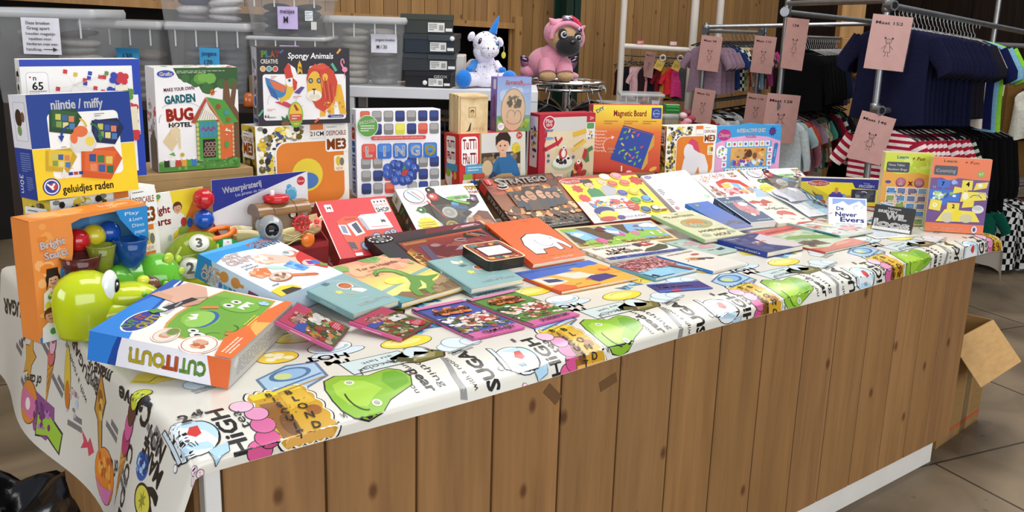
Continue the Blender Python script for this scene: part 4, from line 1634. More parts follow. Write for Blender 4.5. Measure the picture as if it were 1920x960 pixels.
f.ell(.72,.19,.08,.09,'#b8322e')
f.spk(.64,.12,.8,.26,['#8a201e','#d9503a'],8,.02,.03,5)
f.ell(.72,.26,.035,.035,'#f2eee6')
f.ell(.72,.265,.014,None,'#222')
for u,v in ((.62,.34),(.17,.38),(.17,.30)):
    f.star(u,v,.035,'#4a5f8a')
f.rect(.02,.01,.44,.085,'#efe6dc',.01)
f.text('Bakery Modelling',.23,.045,.042,'#8a3034',wd=.38,b=.03)
l.rect(0,0,1,1,'#ae2434')
l.rect(.15,.2,.85,.96,'#ecebe8',.06)
l.spk(.2,.28,.8,.92,['#2f3a68','#5a8a4a','#a83038','#c9b83a','#e2e0dc','#4a6a9a'],30,.06,.14,6)
p.done()

# magnetic board
p = Pack('magnetic_board_box',-.782,1.24,1.0565,-.50,1.534,.300,.281,.07,'yellow to red magnetic board box with a blue flower board','toy box',side='#c83a28')
f,l = p.f,p.l
f.grad(0,0,1,.62,'#c02f20','#dc6a26')
f.grad(0,.60,1,.78,'#da6424','#e6b52a')
f.grad(0,.78,1,1,'#e6b52a','#ecd83a')
f.text('Magnetic Board',.53,.88,.085,'#b8382a',wd=.47,b=.04)
f.rect(.84,.80,.985,.965,'#22398c',.01)
f.arc(.912,.88,.045,.05,.4,5.6,.006,'#aebfe2')
f.text('eurolux',.912,.88,.025,'#d2dcf0',wd=.10)
f.line([(.03,.88),(.18,.97)],.03,'#e9dc8a')
f.text('DIY',.10,.93,.05,'#3a5a78',wd=.12,rot=.5,b=.03)
for u in (.26,.55,.82):
    f.greek(u - .10,.71,u + .10,.775,'#a8642a',2,int(u * 50))
for i,t in enumerate(('Flowers','Blumen','Bloemen','Fleurs','Fiori','Flores','Flores')):
    f.text(t,.03,.60 - .048 * i,.034,'#f2cdb8',wd=.025 * len(t),al='l',b=.01)
f.poly([(.43,.68),(.88,.56),(.73,.05),(.27,.20)],'#23409a')
f.poly([(.88,.56),(.90,.55),(.90,.40),(.82,.30),(.82,.14),(.75,.03),(.73,.05)],'#c99a3a')
f.poly([(.43,.69),(.88,.565),(.895,.575),(.44,.705)],'#1d3580')
for i,(u,v,r,c) in enumerate(((.47,.60,.5,'#6aa83e'),(.53,.62,1.2,'#c9b83a'),(.60,.60,.2,'#c85a3a'),(.58,.54,2.0,'#e0b53a'),(.66,.56,.9,'#b84a8a'),(.42,.50,.4,'#7ab04a'),(.44,.42,2.4,'#c9c23a'),(.50,.52,1.0,'#4f9a54'),(.40,.30,1.1,'#6aa84a'),(.45,.33,.3,'#8aba4a'),(.50,.28,.8,'#c9b03a'),(.57,.34,0,'#6aa83e'),(.62,.36,1.6,'#6aa83e'),(.66,.30,.4,'#7ab04a'),(.55,.26,2.2,'#d8763a'),(.60,.22,.6,'#c84a8a'),(.66,.24,1.2,'#6aa83e'),(.70,.18,.9,'#7ab04a'),(.56,.17,.2,'#9ab83a'),(.72,.38,.5,'#c9423a'),(.48,.22,1.9,'#6aa83e'),(.63,.13,1.2,'#6aa83e'))):
    f.ell(u,v,.030,.014,c,r,10,up=(i == 0))
f.arc(.28,.40,.12,.12,pi * .5,pi * 1.3,.008,'#f2d8c2')
f.poly([(.27,.55),(.32,.53),(.28,.49)],'#f2d8c2')
f.text('double',.28,.36,.034,'#f2d8c2',wd=.11,b=.02)
f.text('side',.28,.31,.034,'#f2d8c2',wd=.07,b=.02)
f.rect(.43,.015,.45,.10,'#f0e2d2')
f.ell(.9,.05,.06,.03,'#e0a23a',.4)
f.ell(.55,.01,.04,.02,'#e9dcc8')
l.rect(0,0,1,1,'#c83a2c')
l.rect(.2,.7,.8,.9,'#e9dfe0',.1)
p.done()

# second soft toy carton (its printed animal kept as a plain pale shape)
p = soft_toy_carton('soft_toy_carton',-.44,1.135,1.02,-.276,1.54,.256,.222,.08,'orange fronted carton with a pale animal shape, right of the magnetic board','')
f = p.f
f.poly([(.30,.0),(.36,.35),(.48,.58),(.62,.50),(.78,.42),(.86,.2),(.86,.0),(.7,.0),(.66,.2),(.58,.0)],'#e3dfe2')
f.ell(.45,.50,.10,.16,'#e3dfe2')
f.poly([(.42,.66),(.50,.76),(.62,.68),(.68,.46),(.58,.52),(.52,.62)],'#d2476a')
p.done()

# quiz puzzle
p = Pack('quiz_box',-.186,1.07,1.02,-.276,1.54,.353,.217,.05,'light blue and pink interactive quiz box, upper right of the back row','game box',side='#4a9ad0')
f = p.f
f.rect(0,0,1,1,'#e3a6cf')
f.poly([(0,.66),(0,1),(1,1),(1,.66),(.8,.76),(.5,.80),(.2,.76)],'#3f9bd6')
f.poly([(.2,1.0),(.5,1.06),(.8,1.0)],'#3f9bd6')
f.ell(.12,.82,.10,.12,'#b8347c')
f.text('Disney',.12,.82,.08,'#f2dcea',wd=.16,sh=.2,b=.02)
f.text('INTERACTIVE QUIZ',.53,.90,.075,'#f6f6fa',wd=.44,b=.06,ol='#2a5a9a')
f.text('PUZZEL',.53,.78,.055,'#e9b0cc',wd=.16,b=.04,ol='#8a3a8a')
f.star(.86,.87,.065,'#3a3a8a',9,.7)
f.text('30',.86,.87,.06,'#d9504a',b=.05)
f.rect(.14,.08,.86,.68,'#5fa8dc')
for i in range(8):
    for v in (.57,.02):
        f.rect(.16 + i * .085,v,.235 + i * .085,v + .11,'#e6eef0',up=(i == 0))
        f.ell(.197 + i * .085,v + .055,.02,None,('#8ab04a','#d0506a','#e0a83a','#5a7ac0')[i % 4],up=False)
for v in (.15,.29,.43):
    for u in (.10,.80):
        f.rect(u,v,u + .075,v + .12,'#e6eef0',up=False)
        f.ell(u + .037,v + .06,.02,None,'#c8608a',up=False)
f.rect(.23,.16,.78,.55,'#e0a85a')
f.spk(.24,.30,.77,.54,['#d98a3a','#e9c27a','#c9a06a','#8a4a2c'],40,.02,.05,3)
f.spk(.22,.15,.78,.32,['#3a6ac0','#5a9ad8','#d05a8a','#7a4a9a','#e9d24a','#d8e6f0'],50,.015,.035,4)
f.ell(.51,.42,.05,.075,'#5a3826')
f.ell(.08,.48,.075,.13,'#eef2f6')
f.spk(.03,.38,.13,.58,['#8ab04a','#d0506a','#5a7ac0'],8,.012,.02,5)
f.line([(.93,.58),(.90,.20)],.05,'#2f7fc4')
f.ell(.93,.58,.03,.05,'#2f7fc4')
f.line([(.925,.5),(.91,.34)],.02,'#6ab0e2')
p.done()

# ------------------------------------------------------------------ boxes leaning back in the middle
# red lorry box
p = Pack('lorry_toy_box',-2.183,.857,H + .001,-.105,.641,.241,.236,.058,'tilted red box picturing a grey and red lorry','toy box',side='#a8202a')
f,l = p.f,p.l
f.rect(0,0,1,1,'#cc3238')
f.rect(0,0,.012,1,'#eadfd8')
f.rect(.09,.80,.19,.93,'#f2efee',.012)
f.poly([(.115,.84),(.12,.90),(.13,.88),(.155,.88),(.17,.90),(.168,.84),(.155,.84),(.15,.86),(.13,.86),(.125,.84)],'#2a2024')
f.rect(.76,.70,.985,.955,'#d8c8c4',.03)
f.rect(.765,.705,.98,.95,'#f4f0ee',.028)
for k in range(4):
    f.ell(.80 + .05 * k,.905,.014,.018,'#3a2a2c')
f.text('DELHAIZE',.872,.845,.05,'#c8423e',wd=.19,b=.01)
f.text('SHOP',.872,.755,.08,'#1c1c20',wd=.19,b=.035)
f.poly([(.47,.66),(.53,.70),(.86,.70),(.90,.43),(.86,.42),(.55,.42),(.50,.5)],'#d9d9de')
f.poly([(.47,.66),(.53,.64),(.57,.42),(.52,.42)],'#a9a9b2')
f.line([(.60,.47),(.84,.46)],.008,'#c8383c')
f.poly([(.77,.52),(.775,.60),(.79,.57),(.82,.58),(.835,.55),(.82,.52),(.81,.54),(.79,.54)],'#262024')
f.poly([(.16,.62),(.30,.70),(.46,.68),(.50,.50),(.50,.15),(.22,.08),(.17,.30)],'#d4503a')
f.poly([(.16,.56),(.27,.55),(.28,.36),(.17,.40)],'#c8d2dc')
f.poly([(.19,.54),(.25,.53),(.25,.40),(.19,.42)],'#7a8aa0')
f.poly([(.29,.56),(.44,.60),(.48,.38),(.34,.34)],'#dde2e8')
f.poly([(.34,.54),(.42,.58),(.45,.40),(.38,.38)],'#3e4658')
f.rect(.28,.62,.44,.66,'#b8402e')
f.poly([(.19,.26),(.28,.24),(.29,.12),(.21,.14)],'#3c3a40')
for k in range(4):
    f.line([(.2,.235 - .03 * k),(.28,.22 - .03 * k)],.007,'#6a686e',up=(k == 0))
f.poly([(.50,.42),(.88,.42),(.86,.28),(.50,.26)],'#c8402e')
for u,v,r in ((.42,.16,.085),(.62,.30,.068),(.78,.33,.05),(.87,.35,.05)):
    f.ell(u,v,r,None,'#54586a')
    f.ell(u,v,r * .72,None,'#a9b0c2')
    f.ell(u,v,r * .4,None,'#6a7084')
f.rect(.22,.01,.32,.06,'#e9e2e2')
l.rect(0,0,1,1,'#9a1c24')
p.done()

def craft_case(name,x,y,yaw,t,w,h,d,label):
    """white art kit with a jigsaw shaped cut-out window full of pots"""
    p = Pack(name,x,y,H + .001,yaw,t,w,h,d,label,'toy box',side='#ece9e6')
    f,l = p.f,p.l
    f.rect(0,0,1,1,'#f4f2f1')
    f.poly([(.10,.52),(.22,.60),(.34,.66),(.36,.94),(.42,1.0),(.47,.94),(.46,.86),(.52,.74),(.78,.62),(.84,.78),(.95,.74),(.94,.58),(.86,.5),(.74,.44),(.98,.1),(.90,.0),(.30,.0),(.34,.20),(.24,.44)],'#332e24')
    f.spk(.34,.02,.76,.6,['#3f3a2c','#4a4434','#282420','#6a6450'],40,.03,.07,2)
    for u,v,r,c,c2 in ((.18,.52,.055,'#3f7a34','#2d5a28'),(.40,.78,.075,'#8a2a2e','#c85a52'),(.40,.92,.05,'#2a2622','#3a342e'),(.50,.42,.09,'#d8d8d2','#b8bab0'),(.45,.15,.075,'#d2b43a','#8a7020'),(.66,.16,.09,'#22305e','#6a6a80'),(.88,.66,.05,'#3a3050','#a0607a')):
        f.ell(u,v,r,None,c)
        f.ell(u,v,r * .66,None,c2)
        f.ell(u - r * .15,v + r * .1,r * .3,None,'#d8d4c8',up=False)
    f.line([(.56,.55),(.74,.46)],.06,'#2a6aa8')
    f.line([(.58,.60),(.66,.56)],.05,'#58a4cc')
    f.line([(.62,.66),(.80,.56)],.035,'#7ab03a')
    f.line([(.30,.70),(.42,.30)],.02,'#c8503a')
    f.poly([(.54,.96),(.50,.76),(.58,.66),(.84,.66),(.88,.80),(.80,.96)],'#f2f0ee')
    f.ell(.68,.86,.14,.12,'#c8c4cc')
    f.ell(.68,.86,.125,.105,'#ece8ea')
    f.poly([(.54,.74),(.82,.76),(.85,.68),(.58,.66)],'#6ab04a')
    f.spk(.60,.66,.84,.74,['#3f8a3a','#8a4a9a'],6,.015,.025,3)
    f.text('TOY',.93,.90,.085,'#e6c43a',wd=.15,b=.05,ol='#5a3a1a')
    f.text('STORY',.94,.80,.05,'#c83a2e',wd=.15,b=.05,ol='#e9dcc8',olw=.02)
    f.ell(.18,.82,.125,.155,'#2a2a3a')
    f.ell(.18,.82,.118,.147,'#f4f3f4')
    f.line([(.12,.92),(.22,.72)],.016,'#4a9ab8')
    f.line([(.17,.92),(.26,.74)],.014,'#c86a3a')
    f.arc(.18,.72,.12,.08,-2.6,-.5,.006,'#c83a3a')
    f.star(.17,.20,.13,'#e6d83a',13,.8)
    f.greek(.08,.13,.26,.27,'#b88a2a',3,4)
    f.poly([(.56,.0),(.66,.26),(.84,.44),(.98,.40),(1,.0)],'#f2f0ee')
    f.poly([(.60,.0),(.68,.22),(.86,.40),(.97,.36),(1,.0)],'#6b4030')
    f.spk(.64,.0,.98,.34,['#8a5030','#c88a5a','#a86a40','#d8a478'],22,.03,.06,7)
    l.rect(0,0,1,1,'#cfccc8')
    l.rect(.0,.0,1,.72,'#3a332c')
    l.rect(.0,.0,1,.3,'#6a2228')
    l.spk(.1,.1,.9,.7,['#4a6a34','#8a2a30','#2a2420','#6a8a4a'],16,.1,.22,5)
    l.text('TOY',.5,.86,.07,'#d8b83a',wd=.6,b=.05,ol='#8a3020')
    # clear film over the cut-out and the pots behind it
    p.done()
    b = MB()
    zz = d + f.k * f.step + .001
    b.box((w * .30,h * .03,zz),(w * .76,h * .58,zz + .0006),CLEAR,'#fff',.0001)
    b.make('window',p.o)
craft_case('art_kit_box',-1.806,.990,-.123,.583,.313,.232,.05,'tilted white art kit with coloured pots, between the lorry box and the brown board game')
craft_case('art_kit_box',-.11,.86,-.30,.424,.313,.192,.045,'tilted white art kit with coloured pots, beside the yellow and navy dough box')

# board game of armies
p = Pack('board_game_box',-1.452,.892,H + .001,-.078,.502,.334,.305,.036,'tilted dark brown board game box with a crowd of soldiers and flames','game box',side='#3a2418')
f,l = p.f,p.l
f.grad(0,0,1,.5,'#2a2420','#8a5434')
f.grad(0,.5,1,1,'#8a5030','#4a2a1c')
f.spk(0,.66,.22,1,['#8a3a26','#6a2c1e','#a04a2c'],26,.04,.09,2)
f.spk(.8,.6,1,1,['#5a3020','#7a4428','#3a2418'],26,.04,.08,3)
f.spk(.2,.66,.85,.80,['#c87a34','#a85a28','#d8a050','#5a3420'],40,.02,.06,4)
f.spk(.0,.18,1,.45,['#c8843e','#8a5230','#d8b080','#5a3a28','#e0c090','#3a2a22'],150,.02,.06,5)
f.spk(.0,.04,1,.22,['#2a2622','#1c1a18','#4a3a2c','#6a5a48'],120,.012,.035,6)
f.rect(.0,.0,1,.035,'#3a342e')
f.rect(.03,.87,.115,.975,'#c8302e')
f.text('J',.072,.92,.07,'#f2e2e0',b=.06)
f.text('STRATEGO',.52,.895,.10,'#cfc9c0',wd=.66,b=.03,ol='#2a2018',olw=.03)
f.text('S',.22,.885,.16,'#dad4ca',wd=.12,b=.03,ol='#2a2018',olw=.02)
f.arc(.2,.80,.07,.04,pi,2.3 * pi,.012,'#cfc9c0')
f.text('ORIGINAL',.58,.785,.042,'#b8a890',wd=.25)
f.rect(.20,.42,.88,.70,'#5a4436')
f.grad(.20,.42,.88,.70,'#6a4a34','#3a302e')
f.poly([(.53,.42),(.55,.70),(.88,.70),(.90,.42)],'#3a4050')
for u,v,r,c,hr in ((.28,.58,.05,'#a87858','#1c1410'),(.36,.55,.062,'#c08a66','#2a1c14'),(.46,.60,.08,'#b08060','#1a1310'),(.60,.60,.072,'#c49474','#1f1610'),(.70,.57,.058,'#b88868','#3a2a20'),(.79,.56,.052,'#a87a5e','#2a2018')):
    q = p.w / p.h
    f.poly([(u - 1.5 * r,v - 3.2 * r * q),(u - 1.1 * r,v - 1.0 * r * q),(u + 1.1 * r,v - 1.0 * r * q),(u + 1.5 * r,v - 3.2 * r * q)],random.Random(int(u * 99)).choice(['#3a3430','#4a3a34','#2e3444']))
    f.ell(u,v + .25 * r * q,r * 1.12,r * 1.25 * q,hr)
    f.ell(u + .1 * r,v - .1 * r * q,r * .78,r * 1.05 * q,c)
    f.line([(u - .35 * r,v + .05 * r * q),(u + .5 * r,v + .05 * r * q)],r * .14,'#4a3020')
    f.line([(u - .1 * r,v - .6 * r * q),(u + .35 * r,v - .6 * r * q)],r * .12,'#7a4034')
f.spk(.86,.56,.92,.68,['#c8b070','#e0d090'],5,.01,.02,4)
f.text('KLASSIEK BORDSPEL',.55,.045,.028,'#d8d0c4',wd=.4,b=.03)
l.grad(0,0,1,1,'#1f1a16','#5a3020')
l.rect(.15,.80,.9,.95,'#c8302e')
l.text('STRATEGO',.5,.45,.05,'#bdb6aa',wd=4.9,rot=-U,b=.03)
l.spk(0,0,1,.3,['#6a4a34','#2a221c','#8a5a3a'],16,.15,.3,5)
p.done()

# yellow dough set with round windows
p = Pack('dough_paint_set',-1.133,.847,H + .001,-.123,.465,.382,.287,.038,'tilted yellow dough set with round coloured windows and two children','toy box',side='#8a2a22')
f = p.f
f.rect(0,0,1,1,'#e2cf28')
f.grad(0,.93,1,1,'#b03a22','#962c1c')
f.rect(.0,.10,.60,.46,'#b9b6b4')
f.poly([(.0,.10),(.62,.10),(.66,.30),(.60,.52),(.0,.46)],'#c4c0bc')
f.rect(.0,.0,.72,.13,'#cfcaca')
f.ell(.15,.90,.155,.075,'#e9e2da')
f.ell(.15,.90,.148,.069,'#b8332a')
f.text('Play-Doh',.15,.90,.055,'#f4efe8',wd=.25,b=.05)
f.star(.14,.73,.07,'#b83a30',7,.75)
f.star(.13,.52,.07,'#c23e34',8,.8)
f.star(.93,.80,.085,'#b83a30',7,.75)
f.kid(.31,.80,.055,SKIN,'#3a2018','#2f7a4a')
f.poly([(.23,.85),(.25,.92),(.37,.92),(.39,.84),(.30,.86)],'#3a1e18')
f.kid(.50,.84,.055,'#e9c0a0','#d8b46a','#a8a8b0')
f.rect(.20,.40,.62,.52,'#dedad8')
f.spk(.12,.28,.62,.48,['#e9e2da','#d8642c','#3a8ac8','#e8c93a','#2a3a6a','#d84a4a','#f4f2ee'],60,.015,.035,6)
f.rect(.36,.25,.58,.32,'#d8d6d4')
f.spk(.36,.25,.58,.32,['#c83a3a','#2f5a9a','#222','#e0b03a'],12,.01,.014,7)
f.ell(.24,.14,.13,.12,'#c9c23a')
f.ell(.23,.22,.12,.09,'#1f2a78')
f.ell(.25,.15,.10,.07,'#d8cf4a')
f.ell(.36,.06,.05,.04,'#2a2f7a')
f.ell(.2,.06,.10,.045,'#b8332a')
f.star(.61,.27,.085,'#b8332c',9,.8)
f.greek(.56,.22,.66,.31,'#e8a49a',2,4)
f.text('Play-Doh & Paint',.50,.06,.03,'#6a5a7a',wd=.34)
f.line([(.885,.60),(.895,.30)],.052,'#d8d4c0')
f.line([(.880,.60),(.888,.30)],.034,'#2c2614')
for u,v,c,c2 in ((.58,.93,'#c9c7c0','#e4e2dc'),(.73,.93,'#d87a94','#eaa0b4'),(.60,.77,'#b84a34','#d8705a'),(.76,.77,'#b85a54','#d87a6e'),(.62,.55,'#3a3a80','#5a5aa4'),(.77,.56,'#b8a82c','#d8cf4a'),(.70,.37,'#2f7a34','#4f9a48'),(.84,.38,'#2f6a9a','#5a94c0'),(.72,.16,'#1f3460','#3f5c90'),(.85,.16,'#222018','#d8d4c8')):
    f.ell(u,v,.068,.075,'#f2e860')
    f.ell(u,v,.062,.068,c)
    f.ell(u + .008,v + .016,.042,.042,c2)
f.ell(.94,.14,.05,.04,'#d8c8b0')
f.rect(.90,.10,.98,.13,'#8a3a24')
p.done()

# pale pink painting set in shrink wrap
p = Pack('painting_set_box',-.714,.808,H + .001,.05,.535,.285,.235,.038,'tilted white and pale pink painting set box in clear wrap','toy box',side='#e6e2e0',m=GLOSS)
f = p.f
f.rect(0,0,1,1,'#eeeae8')
f.rect(.0,.0,.17,1,'#e2e0e0')
f.spk(.22,.1,.98,.94,['#f0dcd2','#efe6de','#eed8cc','#f2e8e0','#ecd6cc','#f4ece6'],90,.06,.14,3)
f.ell(.75,.40,.10,.08,'#d8d8c8')
f.spk(.80,.2,.95,.36,['#8ab8a0','#a8c8b8'],10,.015,.03,3)
f.ell(.10,.94,.075,.04,'#4a3f8a')
f.text('Grafix',.10,.94,.03,'#f0dcd2',wd=.10,b=.03)
f.greek(.03,.46,.14,.62,'#5a5054',4,7)
f.greek(.03,.20,.14,.36,'#8a5a5a',4,8)
f.ell(.08,.13,.04,.04,'#c87a6a')
f.line([(.17,0),(.17,1)],.006,'#cfc8c4')
p.done()
# jigsaw in red and yellow
p = Pack('jigsaw_box',-.408,.819,H + .001,-.019,.432,.296,.219,.038,'tilted white jigsaw box with a red and yellow shape, right of the pale pink set','toy box',side='#efece8')
f = p.f
f.rect(0,0,1,1,'#f0ecea')
for u,v,c in ((.12,.78,'#b84a3a'),(.22,.88,'#c9786a'),(.40,.88,'#a8506a'),(.56,.90,'#6a8ab0')):
    f.ell(u,v,.075,.08,'#5a4444')
    f.ell(u,v,.066,.07,'#ecdcd4')
    f.spk(u - .05,v - .05,u + .05,v + .05,[c,'#d8a888'],5,.015,.03,3)
f.text('TOY',.80,.90,.07,'#e0b23a',wd=.15,b=.05,ol='#7a3a1a')
f.text('STORY',.80,.81,.05,'#c8442e',wd=.15,b=.05)
f.poly([(.30,.70),(.55,.78),(.80,.66),(.86,.40),(.78,.34),(.72,.56),(.52,.66),(.36,.62),(.34,.48),(.26,.52)],'#c8402c')
f.poly([(.38,.62),(.52,.60),(.48,.46),(.36,.52)],'#e6bc3a')
f.poly([(.58,.62),(.70,.55),(.66,.40),(.56,.46)],'#8ab4dc')
f.spk(.28,.22,.66,.50,['#d8788a','#c85a6a','#e6b0a8','#b84a5a','#d8c8a8'],40,.02,.05,5)
f.spk(.58,.20,.98,.46,['#e2b25a','#d88a4a','#7aa4d8','#e9d9c0','#4a78b8'],30,.02,.05,6)
f.spk(.02,.2,.25,.66,['#7a4a44','#b88a78','#e0d2ca'],24,.02,.05,7)
f.poly([(.7,.0),(.9,.35),(1,.3),(1,0)],'#a8c4e4')
p.done()

# standing yellow box at the right
p = Pack('dough_playset_box',.030,.765,H + .001,-.702,1.55,.348,.117,.045,'yellow and navy dough playset box standing behind the small white mountain book','toy box',side='#cfc8a8')
f = p.f
f.rect(0,0,1,1,'#ecd92e')
f.rect(0,.86,1,1,'#2b2f8c')
f.poly([(.64,.86),(.68,.66),(.96,.62),(1,.70),(1,.90),(.64,.90)],'#2b2f8c')
f.ell(.22,.80,.145,.115,'#f0e4d0')
f.ell(.22,.80,.137,.105,'#bf3a2c')
f.text('Play-Doh',.22,.80,.105,'#f6f0ea',wd=.23,b=.05)
f.text('FROZEN',.82,.74,.10,'#e6eef8',wd=.19,b=.04)
f.text('Disney',.82,.85,.05,'#b8c4e0',wd=.08)
f.rect(.63,.14,.95,.62,'#b8b060')
f.rect(.64,.15,.94,.61,'#2c3044')
f.spk(.65,.16,.93,.6,['#3a4054','#4a4e60','#262a3c','#5a5c6a','#8a8c94'],34,.02,.045,4)
f.arc(.79,.44,.05,.10,.5,2.2,.012,'#cfd2da')
f.poly([(.34,.26),(.38,.40),(.54,.44),(.60,.36),(.56,.24),(.44,.18)],'#6aa4d8')
f.ell(.45,.36,.09,.10,'#4a3a9a')
f.ell(.45,.46,.06,.05,'#5a4ab0')
f.rect(.43,.46,.47,.66,'#c88a6a',.01)
f.poly([(.14,.55),(.20,.40),(.28,.36),(.30,.22),(.22,.18),(.18,.36)],'#7a5a34')
f.ell(.24,.26,.055,.09,'#5a8ab8')
f.spk(.56,.18,.64,.40,['#e0b85a','#c8844a','#f0e2b0'],9,.015,.03,5)
f.ell(.08,.20,.08,.17,'#c98a5a')
f.ell(.08,.28,.08,.12,'#8a5a2c')
f.rect(.22,-.0,.38,.16,'#f0e8d8',.03)
f.ell(.28,.10,.05,.09,'#c8442e')
f.text('Hasbro',.31,.02,.05,'#5a3a2a',wd=.1)
f.poly([(.0,.0),(1,0),(1,.1),(.5,.04)],'#e0cc2a')
p.done()

# learning games in film
def learn_pack(nm,x,y,yaw,t,w,h,d,label):
    p = Pack(nm,x,y,H + .001,yaw,t,w,h,d,label,'game pack',side='#d8c49a',m=GLOSS)
    return p
p = learn_pack('learning_game_pack',-.058,.341,-.764,1.575,.186,.289,.045,'lime green and orange times tables bingo pack behind the orange counting pack')
f = p.f
f.rect(0,0,1,1,'#dfa24a')
f.rect(0,.70,1,1,'#c9d64a')
f.spk(.3,.72,1,.95,['#d6e070','#bccb3e'],12,.05,.1,3)
f.poly([(0,.70),(0,.76),(.3,.71),(.7,.74),(1,.70),(1,.66),(0,.66)],'#dfa24a')
f.rect(.52,0,1,.18,'#a8b83a')
f.text('Learn',.36,.945,.042,'#5a9ab0',wd=.23,b=.05,ol='#e9efc8',olw=.02)
f.text('+ Fun',.68,.93,.045,'#b05a44',wd=.26,b=.02,sh=.2)
f.rect(.05,.735,.52,.875,'#494b55',.03)
f.text('Times Tables',.25,.835,.030,'#d4d4d8',wd=.34)
f.text('Numbers Bingo',.28,.775,.030,'#d4d4d8',wd=.40)
f.ell(.12,.60,.06,.022,'#5a4a8a')
f.ell(.38,.60,.105,None,'#8a4054')
f.ell(.38,.61,.09,None,'#b8687c')
f.text('2',.38,.60,.062,'#f4ecea',b=.05)
f.text('x',.58,.60,.075,'#c8503a',b=.06)
f.ell(.76,.60,.105,None,'#8a4054')
f.ell(.76,.61,.09,None,'#b8687c')
f.text('10',.76,.60,.058,'#f4ecea',b=.05)
f.line([(.58,.54),(.58,.48)],.04,'#c8503a')
f.poly([(.50,.49),(.66,.49),(.58,.43)],'#c8503a')
for r in range(5):
    for c in range(4):
        u,v = .10 + c * .215,.44 - r * .105
        f.rect(u,v,u + .20,v + .095,'#e2ddd8',up=(c == 0))
for r in range(5):
    for c in range(4):
        u,v = .12 + c * .215,.45 - r * .105
        f.rect(u,v,u + .16,v + .07,('#5a8ac0','#7a9ab8','#6a78a0','#8a9a5a','#7a6a8a')[(r * 3 + c * 2) % 5],up=(c == 0))
f.spk(.1,.02,.95,.52,['#4a6a9a','#9ab0c8','#a85a4a','#6a9a5a','#c9b85a'],40,.015,.03,4)
f.poly([(.0,.15),(.34,.12),(.30,.28),(.02,.32)],'#e6e6e8')
f.poly([(.02,.165),(.31,.14),(.28,.265),(.03,.30)],'#3a86c8')
f.ell(.16,.22,.08,.03,'#6a6a5a')
p.done()
p = learn_pack('learning_game_pack',-.006,.170,-.869,1.514,.212,.287,.03,'orange and purple counting puzzle pack in clear film at the right end')
f = p.f
f.rect(0,0,1,1,'#e0764a')
f.rect(0,.12,1,.72,'#6d4a86')
f.poly([(0,.72),(.4,.74),(1,.70),(1,.62),(0,.66)],'#6d4a86')
f.poly([(0,.80),(.3,.69),(.5,.74),(.9,.73),(1,.78),(1,.95),(0,.95)],'#e0764a')
f.text('Learn',.30,.955,.034,'#a8a85a',wd=.22,b=.05)
f.text('+ Fun',.66,.945,.038,'#c85a44',wd=.24,b=.02,sh=.2)
f.rect(.04,.765,.44,.89,'#4a4a55',.03)
f.text('Counting',.24,.825,.045,'#dcdce0',wd=.33,b=.02)
f.ell(.84,.80,.065,.04,'#8aa84a')
f.text('4-7',.84,.80,.035,'#e6eac8',wd=.07)
def jig(u0,v0,u1,v1,c):
    f.rect(u0,v0,u1,v1,c)
    f.ell((u0 + u1) / 2,v0,(u1 - u0) * .14,None,c,up=False)
jig(.12,.60,.34,.70,'#3a6ac0')
f.text('7',.22,.65,.05,'#1c2440',b=.05)
f.spk(.34,.62,.48,.72,['#5a8ad8','#8ab0e8'],7,.03,.04,3)
f.text('10',.08,.60,.03,'#c8d4ee',b=.04)
jig(.0,.42,.52,.57,'#3a6ac4')
f.spk(.06,.43,.48,.55,['#8ab04a','#dce6ee','#2a5090','#a8c870'],22,.025,.035,5)
jig(.54,.58,.72,.71,'#e3cf4a')
f.text('4',.64,.66,.06,'#2a2420',b=.05)
f.poly([(.74,.58),(.96,.62),(.98,.70),(.78,.68)],'#e3cf4a')
f.ell(.85,.65,.04,.025,'#e9e6d8')
f.poly([(.40,.52),(.60,.56),(.60,.60),(.42,.62)],'#e3cf4a')
f.poly([(.54,.42),(.98,.46),(.96,.56),(.56,.56)],'#e6d44e')
f.ell(.62,.50,.05,.05,'#e9e6d0')
f.arc(.80,.46,.10,.06,.3,2.8,.012,'#3a3420')
f.arc(.90,.47,.10,.08,.3,2.8,.02,'#b8b8b4')
f.poly([(.02,.30),(.22,.28),(.24,.42),(.04,.44)],'#e3cf4a')
f.ell(.12,.36,.04,.03,'#efe9c8')
f.text('3',.12,.36,.03,'#8a7a2a')
jig(.33,.30,.54,.40,'#e3cf4a')
f.text('2',.44,.355,.05,'#2a2420',b=.05)
f.poly([(.58,.34),(.78,.36),(.78,.44),(.60,.43)],'#e3cf4a')
f.ell(.86,.33,.10,.055,'#dcdcd8')
f.ell(.85,.345,.08,.03,'#c2c2c0')
f.poly([(.16,.14),(.92,.16),(.80,.30),(.30,.31)],'#e6d44e')
f.ell(.36,.20,.11,.07,'#c9c2a0')
f.ell(.52,.23,.09,.075,'#e3cf30')
f.ell(.68,.20,.11,.06,'#c8c09a')
f.text('home with self-checking',.36,.055,.025,'#f6d8c8',wd=.52,b=.03)
f.ell(.84,.055,.05,.05,'#d8d4e0')
f.ell(.84,.055,.025,.03,'#4a4a6a')
p.done()

